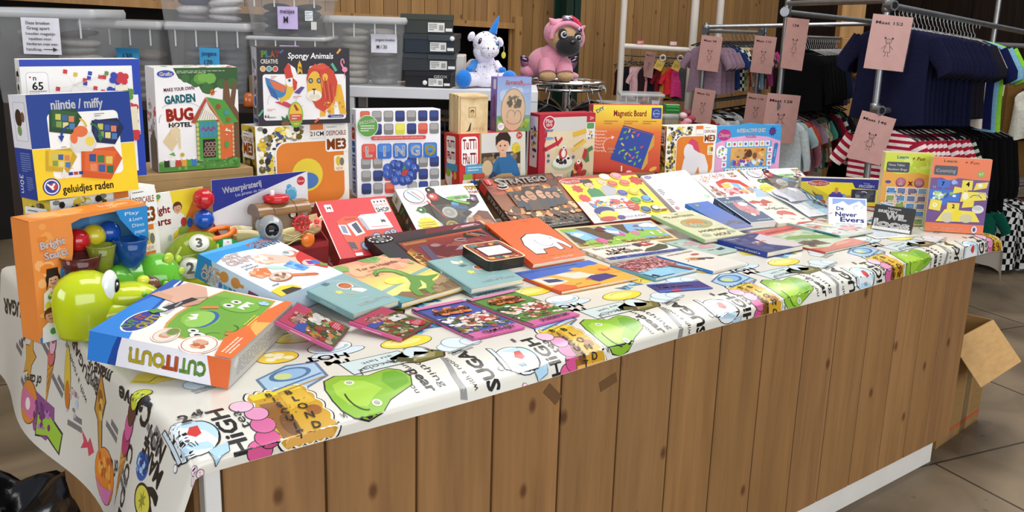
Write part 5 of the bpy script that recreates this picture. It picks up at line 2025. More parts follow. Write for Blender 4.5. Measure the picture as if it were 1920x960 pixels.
# ------------------------------------------------------------------ front: the cutting game
p = Pack('cutting_game_box',-2.812,.189,H + .001,.793,.152,.402,.307,.066,'large cutting game box with green monsters, nearest on the left corner','game box',side='#eceaf0')
f,l,b = p.f,p.l,p.b
f.rect(0,0,1,1,'#efeae2')
f.poly([(0,1),(1,1),(1,.985),(.78,.88),(.5,.82),(.2,.80),(0,.72)],'#2f82d8')
f.poly([(.45,1),(1,1),(1,.94),(.75,.93)],'#2358b4')
f.poly([(.3,.82),(1,.93),(1,.91),(.6,.84)],'#1f4aa4')
f.ell(.265,.80,.19,.10,'#eef0f4',.0)
f.ell(.265,.80,.175,.09,'#2a3a94')
f.text('CUT',.19,.84,.060,'#8ac04a',wd=.14,b=.05)
f.text('IT',.32,.84,.060,'#e0703a',wd=.07,b=.05)
f.text('OUT!',.27,.755,.070,'#ecd83a',wd=.22,b=.05)
f.greek(.42,.70,.60,.80,'#8a86a8',7,3)
f.poly([(.14,.58),(.30,.64),(.46,.66),(.70,.64),(.98,.56),(.98,.13),(.60,.10),(.28,.12),(.14,.30)],'#c99a4a')
f.poly([(.16,.57),(.30,.62),(.46,.64),(.70,.62),(.96,.55),(.96,.14),(.60,.12),(.28,.14),(.16,.30)],'#6fa63c')
f.poly([(.86,.57),(.96,.55),(.96,.14),(.90,.14)],'#7fb246')
f.ell(.46,.47,.14,.13,'#86ba48')
f.ell(.46,.45,.15,.095,'#2f62a8')
f.ell(.45,.47,.14,.09,'#94c65a')
f.poly([(.38,.55),(.42,.52),(.44,.56),(.47,.52),(.49,.57),(.52,.52),(.44,.49)],'#f4f2ea')
f.arc(.25,.24,.06,.08,0,pi,.008,'#4a7a2a')
for u,v,r in ((.27,.42,.03),(.22,.36,.042),(.72,.36,.028),(.79,.33,.028)):
    f.ell(u,v,r * 1.1,None,'#3f6a20')
    f.ell(u,v,r,None,'#f4f4ee')
    f.ell(u,v,r * .45,None,'#1c1c1c')
f.ell(.78,.33,.12,.15,'#7ab244')
for u,v,r in ((.74,.40,.032),(.82,.38,.03)):
    f.ell(u,v,r,None,'#f4f4ee')
    f.ell(u,v,r * .45,None,'#1c1c1c')
f.poly([(.72,.26),(.76,.30),(.78,.25),(.82,.29),(.85,.24),(.86,.31),(.73,.33)],'#f4f2ea')
f.poly([(.66,.44),(.60,.55),(.64,.56),(.70,.46)],'#d8804a')
f.spk(.84,.14,.94,.24,['#7ab0d8','#a8cce4'],8,.015,.025,3)
f.rect(.30,.16,.37,.21,'#c9843a')
f.arc(.40,.22,.06,.06,pi,2 * pi,.007,'#3f6a20')
# hand with the craft knife
f.poly([(.66,.98),(.98,.86),(.96,.70),(.80,.60),(.66,.60),(.58,.66),(.62,.80)],'#dcae98')
f.poly([(.58,.66),(.66,.60),(.74,.60),(.66,.72)],'#c9947c')
f.poly([(.62,.80),(.66,.98),(.74,.96),(.70,.82)],'#d2a088')
f.line([(.46,.77),(.74,.67)],.045,'#2c2c38')
f.line([(.40,.82),(.47,.77)],.05,'#5f9a3a')
f.line([(.46,.775),(.49,.765)],.05,'#dfe6ea')
f.line([(.74,.67),(.80,.60)],.02,'#8aa07a')
f.greek(.55,.70,.70,.735,'#b8b8c4',1,4)
f.ell(.13,.54,.11,.085,'#f0e8e0')
f.ell(.13,.54,.10,.075,'#c8684a')
f.ell(.13,.54,.095,.07,'#e9d8cc')
f.spk(.08,.50,.18,.58,['#d88a6a','#b8907a','#c9b8a8'],9,.02,.035,4)
f.ell(.10,.28,.135,.125,'#f2ece6')
f.ell(.10,.28,.125,.115,'#c8684a')
f.ell(.10,.28,.118,.108,'#eee4dc')
f.spk(.03,.22,.17,.34,['#b8683a','#d8a48a','#8a4a2c'],12,.025,.04,5)
f.ell(.19,.52,.06,.045,'#b8a86a')
f.ell(.19,.52,.05,.036,'#6a8a4a')
f.poly([(0,0),(1,0),(1,.06),(.80,.11),(.50,.13),(.25,.18),(0,.12)],'#e07034')
f.poly([(.36,0),(.60,.0),(.56,.10),(.46,.09)],'#eab05a')
f.greek(.48,.09,.66,.16,'#f2c85a',3,8)
f.greek(.06,.03,.30,.11,'#f6dccc',3,9)
p.t.rect(0,0,1,1,'#2466c4')
l.rect(0,0,1,1,'#eceaf2')
l.poly([(0,1),(1,1),(1,.80),(.6,.83),(.0,.86)],'#2f7ed6')
l.poly([(.0,.86),(.6,.83),(1,.80),(1,.77),(.5,.79),(0,.80)],'#1f4a9c')
l.poly([(0,0),(0,.12),(1,.17),(1,0)],'#df6c38')
# lettering reads along the edge, right way up from the far side
for t,v,c,L in (('CUT',.26,'#86bc46',.8),('IT',.42,'#e06a36',.46),('OUT!',.585,'#e6d236',1.1)):
    l.text(t,.48,v,.10,c,wd=L * 1.05,b=.05,rot=U,ol='#2a2f7a',olw=.03)
b.rect(0,0,1,1,'#b3b1ac')
b.rect(.02,.05,.98,.95,'#c0beb8')
b.greek(.1,.2,.9,.8,'#8f8d88',6,4)
b.ell(.08,.75,.03,None,'#d8d6d0')
p.done()

# plaster art kit
p = Pack('art_kit_box',-2.530,.539,H + .001,.439,.282,.268,.278,.068,'light blue and white plaster modelling kit box with hands and a bowl','toy box',side='#c8dcec')
f,l = p.f,p.l
f.rect(0,0,1,1,'#e9eef4')
f.poly([(0,1),(1,1),(1,.84),(.75,.80),(.45,.84),(.22,.86),(.06,.80),(0,.78)],'#3a98dc')
f.poly([(0,1),(1,1),(1,.96),(.5,.93),(0,.96)],'#58b0e8')
f.text('ART',.22,.80,.075,'#f4f0ec',wd=.26,b=.06,ol='#a83a3a',olw=.06)
f.text('CRAFT',.25,.70,.08,'#f4f0ec',wd=.36,b=.06,ol='#a83a3a',olw=.06)
f.text('PLAATJES',.76,.90,.06,'#c86a6a',wd=.34,b=.04,ol='#f0f0f0')
f.text('GIETEN',.80,.83,.07,'#4a5a78',wd=.36,b=.04,ol='#f0f0f0')
f.text('make',.22,.60,.035,'#4a5a6a',wd=.15)
f.text('plaster',.24,.55,.035,'#4a5a6a',wd=.2)
f.poly([(.36,.62),(.46,.70),(.58,.70),(.74,.58),(.84,.50),(.80,.40),(.62,.46),(.50,.50),(.40,.55)],'#f0c8b4')
f.spk(.36,.5,.62,.7,['#f4d8c8','#eab89c','#f6e6da','#d8a890'],20,.025,.05,3)
f.poly([(.34,.50),(.44,.48),(.58,.38),(.56,.34),(.40,.42)],'#b8dccc')
f.poly([(.56,.42),(.72,.46),(.78,.26),(.66,.24)],'#6aa8e4')
f.spk(.58,.26,.76,.44,['#4a8cd8','#8ac0f0'],12,.03,.05,4)
f.ell(.86,.56,.09,.07,'#d8786a')
f.ell(.84,.58,.075,.055,'#e6e2dc')
f.ell(.83,.60,.04,.03,'#8aa4b0')
f.poly([(.86,.50),(1,.56),(1,.18),(.94,.16),(.84,.30),(.76,.34),(.80,.44)],'#cf3a36')
f.ell(.86,.33,.085,.06,'#e6c8c0')
f.line([(.84,.34),(.94,.30)],.08,'#8a3a9a')
f.line([(.90,.32),(.97,.29)],.08,'#3a78c8')
f.line([(.95,.26),(1.0,.20)],.06,'#6aa04a')
f.poly([(.08,.44),(.24,.52),(.36,.46),(.30,.34),(.14,.34)],'#e88a5a')
f.spk(.10,.34,.34,.5,['#f2b08a','#e07a48','#f6d0b8'],14,.03,.05,5)
f.ell(.34,.27,.15,.085,'#a86a44')
f.ell(.34,.28,.14,.075,'#d8c0ae')
f.spk(.22,.22,.46,.34,['#f0e4da','#b89078','#e2d0c2','#8a6450'],24,.02,.03,6)
f.line([(.46,.24),(.72,.13)],.05,'#e0824a')
f.line([(.60,.18),(.74,.12)],.03,'#c8643a')
f.greek(.10,.16,.26,.20,'#6a7078',1,4)
f.poly([(.0,.12),(.16,.14),(.30,.10),(.34,.02),(.04,.0),(.0,.0)],'#e6cf3a')
f.poly([(.10,.08),(.26,.07),(.32,.0),(.08,.0)],'#3a342c')
l.rect(0,0,1,1,'#c4d8ea')
l.poly([(0,1),(1,1),(1,.84),(.6,.80),(.0,.84)],'#2f8ad0')
l.text('ART',.60,.83,.075,'#f4f0ec',wd=.8,b=.05,rot=-U,ol='#a83a3a',olw=.06)
l.text('CRAFT',.28,.80,.075,'#f4f0ec',wd=1.05,b=.05,rot=-U,ol='#a83a3a',olw=.06)
for v,uu in ((.66,.62),(.52,.62)):
    l.ell(uu,v,.22,.055,'#c98a42')
    l.line([(uu,v),(uu,v + (.10 if v > .6 else -.10))],.13,'#c98a42')
for k,c in enumerate(('#3a7ab8','#4aa0c8','#2f8a9a','#3a78a8')):
    l.poly([(.1,.70 - k * .06),(.34,.71 - k * .06),(.30,.66 - k * .06),(.14,.66 - k * .06)],c)
l.rect(.20,.24,.62,.36,'#7a3a5a')
l.ell(.25,.44,.1,.03,'#7a2a34')
p.done()

# ------------------------------------------------------------------ flat books and packs in front
Z = H + .001
# wooden tractor puzzle card
p = Pack('puzzle_pack',-2.258,.911,Z,.024,.249,.190,.186,.012,'red edged wooden tractor puzzle with a crawling baby, in front of the red lorry box','puzzle',side='#a83038')
f = p.f
f.rect(0,0,1,1,'#b8303a')
f.rect(.0,.17,1,.90,'#e0b48c')
for u in (.2,.42,.68,.85):
    f.line([(u,.17),(u + .02,.90)],.004,'#c9986c')
f.rect(.0,.90,1,1,'#b8323c')
f.text('Vilac tracteur',.38,.95,.045,'#f2dcd8',wd=.56,sh=.15)
f.rect(.80,.82,1.0,1.0,'#e9eaf0')
f.rect(.82,.93,.98,.97,'#a8b0cc')
f.greek(.82,.84,.98,.90,'#b0b4c4',2,3)
f.arc(.33,.66,.09,.16,0,pi,.008,'#6a4a3a')
f.line([(.24,.66),(.24,.46)],.008,'#6a4a3a')
f.ell(.42,.64,.025,None,'#7a2a2a')
f.arc(.55,.74,.06,.1,0,pi,.008,'#6a4a3a')
f.poly([(.28,.34),(.30,.58),(.50,.64),(.60,.58),(.66,.34)],'#4a9a4a')
f.poly([(.14,.30),(.16,.40),(.40,.40),(.46,.28)],'#3f8a42')
f.ell(.46,.50,.08,.085,'#d8d4c8')
f.ell(.46,.50,.065,.07,'#6a5a4a')
f.ell(.46,.50,.04,.045,'#a8927a')
f.ell(.62,.30,.06,.06,'#b83a3a')
f.ell(.24,.34,.06,.05,'#5aa85a')
f.line([(.10,.44),(.18,.40)],.015,'#2a2420')
f.line([(.38,.66),(.42,.58)],.03,'#2a4a2a')
f.ell(.83,.66,.07,.08,'#dca888')
f.ell(.82,.69,.07,.06,'#8a5a3a')
f.poly([(.78,.58),(.90,.58),(.96,.40),(.84,.36),(.80,.46)],'#d8d8e2')
f.line([(.80,.54),(.70,.56),(.66,.60)],.03,'#dca888')
f.line([(.86,.38),(.76,.32)],.035,'#dca888')
f.line([(.96,.38),(.98,.30)],.03,'#7a4a34')
f.text('Janod',.52,.08,.09,'#f4ecec',wd=.24,b=.06)
p.done()

# picture book with a green long-necked animal
b = book('picture_book',-2.229,.446,Z + .006,.187,.150,.249,.296,.014,'large picture book with a long-necked green reptile under a pink and yellow sky','#e8c86a',spine='#4a8aa0')
f = b
f.grad(0,0,1,.4,'#e8d87a','#f0e27a')
f.grad(0,.4,1,.75,'#f0dc78','#e8ac84')
f.grad(0,.75,1,1,'#e6a482','#e0a088')
f.spk(0,.62,1,1,['#e8b08a','#df9a80','#ecbc92','#e4a58a'],60,.05,.12,3)
f.poly([(.25,.18),(.0,.10),(.0,.34),(.3,.42),(.65,.50),(1,.52),(1,.46),(.6,.40)],'#ece08a')
f.poly([(.55,.40),(1,.48),(1,.54),(.62,.47)],'#8fb0a8')
f.poly([(0,.24),(.4,.34),(.4,.38),(0,.30)],'#9ab8b0')
f.poly([(0,.0),(0,.12),(.22,.20),(.4,.12),(1,.20),(1,0)],'#8a7050')
f.spk(.4,.0,1,.22,['#7a6248','#94805c','#a08a68'],26,.03,.08,4)
f.poly([(.0,.0),(.0,.16),(.1,.16),(.22,.0)],'#5aa0a8')
f.poly([(.72,.14),(1,.22),(1,.34),(.86,.26),(.7,.22)],'#a88c68')
f.poly([(0,.96),(.1,.99),(.17,.9),(.10,.82),(0,.84)],'#8ab46a')
f.poly([(.40,1),(.44,.93),(.55,.86),(.68,.92),(.70,1)],'#8fb86a')
f.poly([(.42,1),(.46,.94),(.55,.89),(.66,.94),(.67,1)],'#6aa052')
f.line([(.55,.89),(.55,1.0)],.006,'#d8dc9a')
f.poly([(.78,1),(.80,.93),(.90,.90),(1,.92),(1,1)],'#8ab066')
f.poly([(.88,.70),(.94,.74),(.97,.68),(.92,.66)],'#9ab86a')
f.text('Tor en Hagedis',.50,.80,.055,'#9a5a3a',wd=.62,rot=.02,b=.015)
f.greek(.28,.715,.72,.735,'#b07a54',1,4)
f.text('Paula Gerritsen',.30,.66,.024,'#b08a5a',wd=.22)
f.text('& Leo Timmers',.31,.615,.024,'#b08a5a',wd=.2)
f.ell(.36,.42,.13,.08,'#f4e96a')
f.poly([(.30,.10),(.36,.22),(.50,.32),(.56,.44),(.52,.60),(.40,.66),(.30,.62),(.33,.59),(.26,.60),(.30,.68),(.40,.73),(.54,.70),(.63,.58),(.66,.44),(.80,.36),(.98,.34),(.78,.28),(.72,.18),(.58,.12),(.54,.02),(.46,.02),(.49,.12),(.42,.14),(.36,.02),(.30,.04)],'#6a9a4a')
f.poly([(.42,.16),(.54,.20),(.64,.32),(.62,.22),(.54,.14)],'#e2e08a')
f.poly([(.31,.63),(.40,.70),(.53,.67),(.60,.56),(.61,.45),(.56,.58),(.50,.64),(.40,.68)],'#8fbc62')
f.ell(.335,.64,.012,None,'#1a1a14')
f.line([(.26,.60),(.32,.62)],.012,'#2a3a1e')
f.finish()

# two blue-green novels
def teal_book(x,y,yaw,t,w,h,d,title,label,z=Z):
    f = book('novel',x,y,z,yaw,t,w,h,d,label,'#8fb4b4',spine='#7ba2a4')
    f.rect(.0,0,.04,1,'#84a9aa')
    f.ell(.58,.52,.27,.22,'#a8b8b8')
    f.ell(.55,.50,.255,.205,'#93b6b6')
    f.ell(.64,.55,.13,.085,'#f0ece6')
    f.ell(.64,.555,.11,.068,'#b8603a')
    f.ell(.64,.535,.10,.05,'#c8764a')
    f.poly([(.60,.44),(.66,.49),(.80,.44),(.84,.36),(.70,.34)],'#ebe8e2')
    f.arc(.70,.42,.1,.06,.2,2.8,.01,'#3a3a3a')
    f.star(.38,.46,.085,'#e8dc6a')
    f.poly([(.30,.80),(.36,.86),(.44,.82),(.52,.84),(.50,.77),(.36,.75)],'#f0f0ea')
    f.star(.44,.80,.04,'#d8d84a',4)
    f.ell(.35,.85,.03,.025,'#f0f0ea')
    f.poly([(.34,.70),(.44,.72),(.50,.67),(.38,.64)],'#5a7a7c')
    f.line([(.42,.40),(.48,.36),(.56,.34)],.02,'#c8bc5a')
    f.spk(.2,.2,.9,.7,['#c8d6d2'],8,.006,.01,3)
    f.greek(.50,.215,.76,.24,'#d8e4e2',1,3)
    f.text(title,.62,.13,.06,'#dde8e6',wd=.62,b=.02)
    f.l.text(title,.5,.35,.02,'#c2d4d4',wd=3.6,rot=-U)
    f.l.ell(.5,.66,.28,.016,'#e0e6e4')
    return f.finish()
teal_book(-2.392,.417,.234,.150,.171,.271,.016,'LIESELOTTE','blue-green novel with an oval picture, lying half over the reptile picture book',Z + .012)
teal_book(-2.001,.442,-.007,.143,.193,.224,.017,'KERSTMIS','blue-green novel with an oval picture, lying below the black car playset box',Z + .008)

# orange book
b = book('picture_book',-1.660,.574,Z,-.028,.299,.223,.269,.018,'bright orange book with a white elephant on the cover','#f0622a',spine='#d8541e')
f = b
f.greek(.62,.925,.84,.95,'#8a3216',1,3)
f.poly([(.22,.18),(.20,.42),(.28,.58),(.46,.66),(.66,.64),(.82,.54),(.93,.36),(.96,.22),(.90,.18),(.84,.30),(.80,.36),(.79,.20),(.68,.19),(.66,.28),(.44,.26),(.42,.16)],'#2a1810')
f.poly([(.235,.20),(.22,.42),(.295,.565),(.46,.645),(.66,.625),(.81,.53),(.915,.36),(.94,.235),(.905,.205),(.85,.32),(.785,.39),(.775,.215),(.695,.205),(.675,.295),(.43,.275),(.405,.18)],'#f6f2ec')
f.arc(.60,.46,.14,.14,pi * .9,pi * 1.75,.01,'#2a1810')
f.ell(.76,.48,.013,None,'#1a1210')
f.text('de lievelingsdieren',.56,.115,.040,'#f2b43a',wd=.66,b=.03)
f.text('van nijntje',.60,.055,.040,'#f4e2d6',wd=.38,b=.03)
f.l.greek(.3,.74,.7,.95,'#7a2c10',2,4)
f.l.ell(.5,.66,.3,.012,'#e8dccc')
f.finish()

# dark car playset box with window
p = Pack('car_playset_box',-2.082,.628,Z,.0,.254,.440,.262,.032,'flat black and dark red car playset box with a clear window','toy box',side='#2a1416')
f,l = p.f,p.l
f.rect(0,0,1,1,'#332e30')
f.grad(.0,.80,1,1,'#2c2628','#4a2428')
f.poly([(.45,.86),(.98,.90),(1,1),(.52,1)],'#6a222c')
f.poly([(.70,.875),(.97,.905),(.93,.96),(.76,.93)],'#c8a8b0')
f.poly([(.72,.885),(.955,.91),(.92,.95),(.77,.925)],'#8a2434')
f.line([(.8,.92),(.92,.93)],.012,'#e2d8dc')
f.poly([(.16,.10),(.16,.78),(.90,.86),(.96,.78),(.96,.10)],'#1e1616')
f.poly([(.18,.12),(.18,.74),(.93,.80),(.94,.12)],'#b0443a')
f.poly([(.18,.74),(.20,.68),(.93,.74),(.93,.80)],'#c8502a')
f.poly([(.20,.66),(.40,.68),(.40,.73),(.20,.71)],'#d8a04a')
f.poly([(.26,.20),(.30,.60),(.88,.64),(.90,.2)],'#a83c40')
f.spk(.30,.22,.86,.6,['#b84a48','#c86a5e','#8a2c30','#d08a7a','#9a3438'],60,.03,.09,3)
f.poly([(.27,.2),(.30,.60),(.36,.60),(.33,.2)],'#7a6a8a')
f.poly([(.16,.12),(.16,.50),(.22,.58),(.26,.12)],'#c8843a')
f.spk(.16,.14,.25,.5,['#d8b04a','#a85a2a','#e0c87a','#6a3a20'],20,.02,.035,4)
f.poly([(.70,.62),(.74,.74),(.88,.75),(.92,.62)],'#3a3030')
f.line([(.76,.72),(.84,.62)],.03,'#d87a3a')
f.line([(.80,.72),(.90,.60)],.012,'#e0c8b0')
f.poly([(.52,.38),(.62,.48),(.72,.46),(.80,.36)],'#cfc4d0')
f.ell(.42,.56,.04,.04,'#d8a8a8')
f.arc(.66,.6,.05,.03,0,5.5,.015,'#d8b8b4')
f.ell(.085,.885,.105,.085,'#1c181a')
for k in range(14):
    a0 = 2 * pi * k / 14
    f.arc(.085,.885,.09,.07,a0,a0 + .26,.013,'#e8e4e4',3)
f.text('HANDLE',.085,.91,.020,'#d8d4d4',wd=.10)
f.text('AND',.085,.88,.020,'#d8d4d4',wd=.05)
f.text('DRIVE',.085,.85,.020,'#d8d4d4',wd=.09)
f.ell(.13,.06,.03,.03,'#e6dcdc')
l.rect(0,0,1,1,'#2c1618')
p.done()
q = MB()
zz = .032 + f.k * f.step + .001
q.box((.44 * .18,.262 * .12,zz),(.44 * .93,.262 * .74,zz + .0006),CLEAR,'#fff',.0001)
q.make('window',p.o)

# stack-like card box with a white screen
mw = pose(-1.882,.522,Z + .036,-.053,.13)
mb = MB(mw.inverted() @ mw)
def rr(w,h,r):
    pts = []
    for cx,cy,a0 in ((w - r,r,-pi / 2),(w - r,h - r,0),(r,h - r,pi / 2),(r,r,pi)):
        pts += [(cx + r * cos(a0 + k * pi / 10),cy + r * sin(a0 + k * pi / 10)) for k in range(6)]
    return pts
mb.prism(rr(.143,.150,.018),0,.033,GLOSS,'#e6d9b0','#25241f')
f = Art(mb,(0,0,.033),(1,0,0),(0,1,0),.143,.150,GLOSS)
f.rect(.04,.03,.96,.97,'#a8503a',.1)
f.spk(.08,.05,.92,.95,['#c8883a','#3a6a6a','#7a2a24','#d8b05a','#4a8a84','#b8402e'],60,.04,.09,3)
f.rect(.16,.20,.86,.78,'#4a1c1c',.04)
f.rect(.20,.28,.82,.72,'#e4e6ec')
f.rect(.20,.20,.86,.27,'#6a2420')
f.line([(.5,.1),(.6,.16),(.7,.1)],.02,'#e8d8c8')
for k in range(4):
    g = Art(mb,(0.02,0,0),(1,0,0),(0,0,1),.10,.033,GLOSS)
    g.rect(.3 + .02 * k,.15 + .2 * k,.95,.19 + .2 * k,'#4a4a34')
o = mb.make('card_game_tin',None,mw)
tag(o,'small dark card game box with a white rectangle on its lid, beside the orange book','game box')

# wide picture book in blue and yellow (figure left plain)
b = book('picture_book',-1.770,.319,Z,-.044,0,.306,.233,.009,'thin wide blue and orange yellow picture book near the front edge','#eab04a',spine='#d8502e')
f = b
f.poly([(0,.62),(.0,1),(1,1),(1,.80),(.72,.70),(.40,.66)],'#2a6ac8')
f.text('het grote nijntje voorleesboek',.44,.93,.052,'#c8dcf4',wd=.70,b=.03)
f.poly([(.0,.0),(.0,.20),(.14,.28),(.26,.12),(.2,0)],'#e0663a')
f.poly([(.02,.30),(.02,.62),(.22,.56),(.30,.32),(.14,.26)],'#e8e4da')
f.poly([(.08,.38),(.09,.54),(.24,.48),(.26,.34)],'#2f3f6a')
f.poly([(.30,.62),(.42,.66),(.56,.60),(.70,.62),(.74,.46),(.60,.32),(.40,.36)],'#dce0d0')
f.poly([(.56,.76),(.66,.80),(.72,.74),(.86,.78),(1,.74),(1,.30),(.66,.42)],'#e6a63e')
f.poly([(.50,.30),(.62,.38),(.80,.36),(.84,.18),(.54,.10)],'#2a3080')
f.poly([(.80,.52),(.86,.60),(.92,.52),(.98,.56),(.94,.46),(.84,.44)],'#d8643a')
f.line([(.28,.16),(.36,.17)],.012,'#9a6a20')
f.poly([(.46,.26),(.52,.30),(.54,.22)],'#e0703a')
f.rect(.0,.0,.5,.03,'#d8502e')
f.finish()

# wooden woodland frame puzzle
p = Pack('wooden_puzzle',-1.379,.664,Z,-.216,.175,.413,.180,.011,'wide wooden frame puzzle of a woodland with birds, under the yellow dough set','puzzle',side='#c9a878',m=MATTE)
f = p.f
f.rect(0,0,1,1,'#d6bc90')
f.rect(.03,.07,.97,.93,'#7fa8cc')
f.poly([(.03,.93),(.03,.75),(.30,.86),(.55,.86),(.6,.93)],'#8ab04e')
f.poly([(.03,.07),(.03,.22),(.3,.14),(.97,.22),(.97,.07)],'#8a7a4a')
f.poly([(.05,.80),(.12,.45),(.22,.22),(.26,.14),(.10,.07),(.03,.3)],'#5a4a34')
f.poly([(.18,.93),(.26,.62),(.32,.30),(.28,.07),(.60,.07),(.50,.35),(.42,.62),(.46,.78),(.42,.93),(.36,.80),(.32,.93)],'#5f4a36')
f.poly([(.54,.93),(.58,.60),(.62,.36),(.66,.36),(.64,.62),(.68,.93)],'#5a4834')
f.poly([(.72,.66),(.75,.4),(.79,.4),(.80,.66),(.77,.56),(.75,.62)],'#6a563e')
for u,v,r in ((.20,.16,.09),(.36,.10,.07),(.57,.30,.11),(.70,.40,.10),(.86,.40,.11),(.46,.22,.06)):
    f.ell(u,v,r,.16,'#8ab84a')
f.poly([(.07,.62),(.10,.75),(.22,.72),(.24,.40),(.14,.30)],'#8fc0dc')
f.spk(.08,.5,.2,.72,['#e9eef0','#cfdce2'],8,.02,.03,3)
for u,v,c in ((.27,.26,'#d0508a'),(.53,.46,'#c85a8a'),(.68,.46,'#c8789a'),(.30,.22,'#d86a9a')):
    for k in range(5):
        f.ell(u + .025 * cos(k * 1.256),v + .07 * sin(k * 1.256),.018,.05,c,up=(k == 0))
f.ell(.40,.76,.05,.10,'#6a2f34')
f.poly([(.42,.72),(.54,.60),(.52,.46),(.44,.56)],'#dfe2e6')
f.ell(.46,.86,.02,.05,'#f2f0ee')
f.poly([(.74,.78),(.78,.84),(.83,.80),(.79,.74)],'#a84a6a')
for u,v,r in ((.86,.76,.06),(.92,.72,.05),(.9,.80,.05)):
    f.ell(u,v,r,.08,'#dfe3ea')
f.spk(.80,.30,.96,.5,['#e6e2d8','#b8a890','#d8c8b0'],10,.012,.02,5)
f.spk(.05,.08,.95,.2,['#b8a04a','#6a7a34','#a8884a'],36,.01,.025,6)
f.poly([(.41,.20),(.43,.26),(.455,.22),(.44,.16)],'#e8d86a')
p.done()

# white and blue book
b = book('book',-1.402,.489,Z,-.130,0,.315,.165,.012,'white hardback with a red farmhouse and blue border, in front of the woodland puzzle','#e9e4da',spine='#e2dccc')
f = b
f.rect(0,.0,1,.19,'#2f4a9a')
f.spk(0,0,1,.19,['#4a68b8','#1f3478','#6a86cc','#3a4a8a'],110,.008,.016,3)
f.text('Sinterklaasje',.34,.84,.13,'#2a2a30',wd=.5,sh=.2)
f.text('LUK',.34,.60,.16,'#c89a5a',wd=.28,b=.04)
f.text('KOMT BINNEN',.34,.40,.14,'#c89a5a',wd=.46,b=.04)
f.poly([(.62,.86),(.70,.92),(.72,.70),(.64,.62)],'#34443a')
f.poly([(.70,.90),(.80,.92),(.88,.68),(.72,.62)],'#b8332e')
f.poly([(.74,.82),(.78,.83),(.80,.74),(.75,.73)],'#ece6e2')
f.poly([(.55,.26),(.66,.44),(.80,.52),(.92,.66),(.97,.50),(.9,.3),(.7,.22)],'#3f4a34')
f.ell(.86,.93,.06,.05,'#33343c')
f.ell(.86,.93,.045,.035,'#dcd8d0')
f.ell(.86,.93,.02,.018,'#33343c')
f.l.greek(.2,.1,.8,.9,'#b89a6a',3,5)
f.finish()
b = book('book',-1.436,.263,Z,.021,0,.200,.192,.010,'thin book with red blossom over a light blue ground, by the farmhouse book','#8ac0dc',spine='#6aa8c8')
f = b
f.rect(0,.40,1,1,'#a8606a')
f.spk(0,.40,1,1,['#c88a8a','#8a3a48','#d8b0a8','#b06a70','#e2c8c0','#7a2c3a'],200,.018,.04,3)
f.spk(0,.34,1,.46,['#e6e2e2','#b06a70','#8ac0dc'],30,.02,.03,4)
f.poly([(.0,.0),(.45,.0),(.62,.26),(.40,.36),(0,.30)],'#8ecbe6')
f.poly([(.55,.42),(.72,.36),(.82,.0),(.92,.0),(.84,.34),(1,.44),(.8,.42)],'#8a4a44')
f.poly([(.0,.10),(.10,.16),(.14,.02),(.05,.0)],'#1f2a30')
f.finish()
b = book('book',-1.220,.220,Z,.016,0,.174,.233,.010,'pale book with a bright blue spine and brown pears on the cover','#e2dcd2',spine='#2a78c8')
f = b
f.text('VERSJESLEZEN',.50,.90,.05,'#3a3030',wd=.74,b=.02)
f.ell(.44,.56,.20,.075,'#c89a6a',-.2)
f.ell(.38,.60,.10,.05,'#b06a4a')
f.ell(.30,.62,.06,.04,'#d8b45a')
f.ell(.62,.50,.20,.055,'#3a2c30',-.3)
f.poly([(.54,.44),(.60,.50),(.68,.42),(.60,.38)],'#e9e4dc')
f.ell(.70,.74,.11,.045,'#a85a4a')
f.line([(.15,.52),(.22,.56)],.02,'#4a4a7a')
f.l.text('kleine verzen',.5,.3,.02,'#d8e6f4',wd=6,rot=-U)
f.finish()
b = book('booklet',-1.059,.367,Z,-.022,0,.146,.208,.008,'pale green and pink booklet next to the navy book','#a8c4ba',spine='#8fb0a8')
f = b
f.spk(.1,.4,.9,.9,['#d8b0b4','#c88a94','#b8ccc2','#dcc4c0','#8a9aa0'],40,.03,.08,3)
f.ell(.6,.42,.3,.09,'#cc98a0')
f.ell(.34,.66,.14,.08,'#b8a4a8')
f.poly([(.55,.20),(.85,.26),(.80,.14),(.58,.12)],'#3a3444')
f.line([(.3,.22),(.5,.20)],.04,'#a8504a')
f.finish()
p = Pack('leaflet',-1.516,.172,Z,-.335,0,.179,.085,.0012,'small purple leaflet lying near the front edge','leaflet',side='#3a2f78',m=GLOSS,bev=.0003)
f = p.f
f.poly([(0,0),(1,0),(1,.12),(.5,.2),(0,.2)],'#3a6ac0')
f.text('Lezen',.2,.78,.16,'#e6e2f2',wd=.26,al='c',b=.05)
f.text('Hoe te kersen',.42,.52,.17,'#eeeaf6',wd=.62,b=.05)
f.ell(.34,.12,.10,.12,'#c8385a')
f.rect(.0,.9,1,1,'#4a78c0')
p.done()
b = book('book',-.896,.253,Z,-.027,0,.204,.216,.019,'thick navy blue book with a pale painted glare patch, at the right front','#3c4272',spine='#233a8c')
f = b
f.grad(0,0,1,1,'#474a74','#2e3872')
f.spk(0,0,.8,1,['#4a5080','#343c6c','#565a84'],40,.05,.12,3)
f.poly([(.72,.0),(1,.0),(1,.9),(.62,.72),(.50,.35)],'#cfc6c8')  # glare off the cover, painted in as a pale patch
f.greek(.12,.84,.60,.90,'#b8bcd8',1,3)
f.spk(.3,.4,.7,.6,['#d8785a','#e2d8d0','#c8a08a'],12,.02,.04,4)
f.l.text('sneeuw of kersen!',.5,.42,.032,'#e2e6f6',wd=5.0,rot=-U,b=.03)
f.l.greek(.35,.1,.65,.2,'#c8d0ec',1,3)
f.finish()
b = book('picture_book',-.675,.172,Z,-.010,0,.276,.337,.006,'thin large picture book with a green crocodile and red title band','#c4ccb0',spine='#b8442e')
f = b
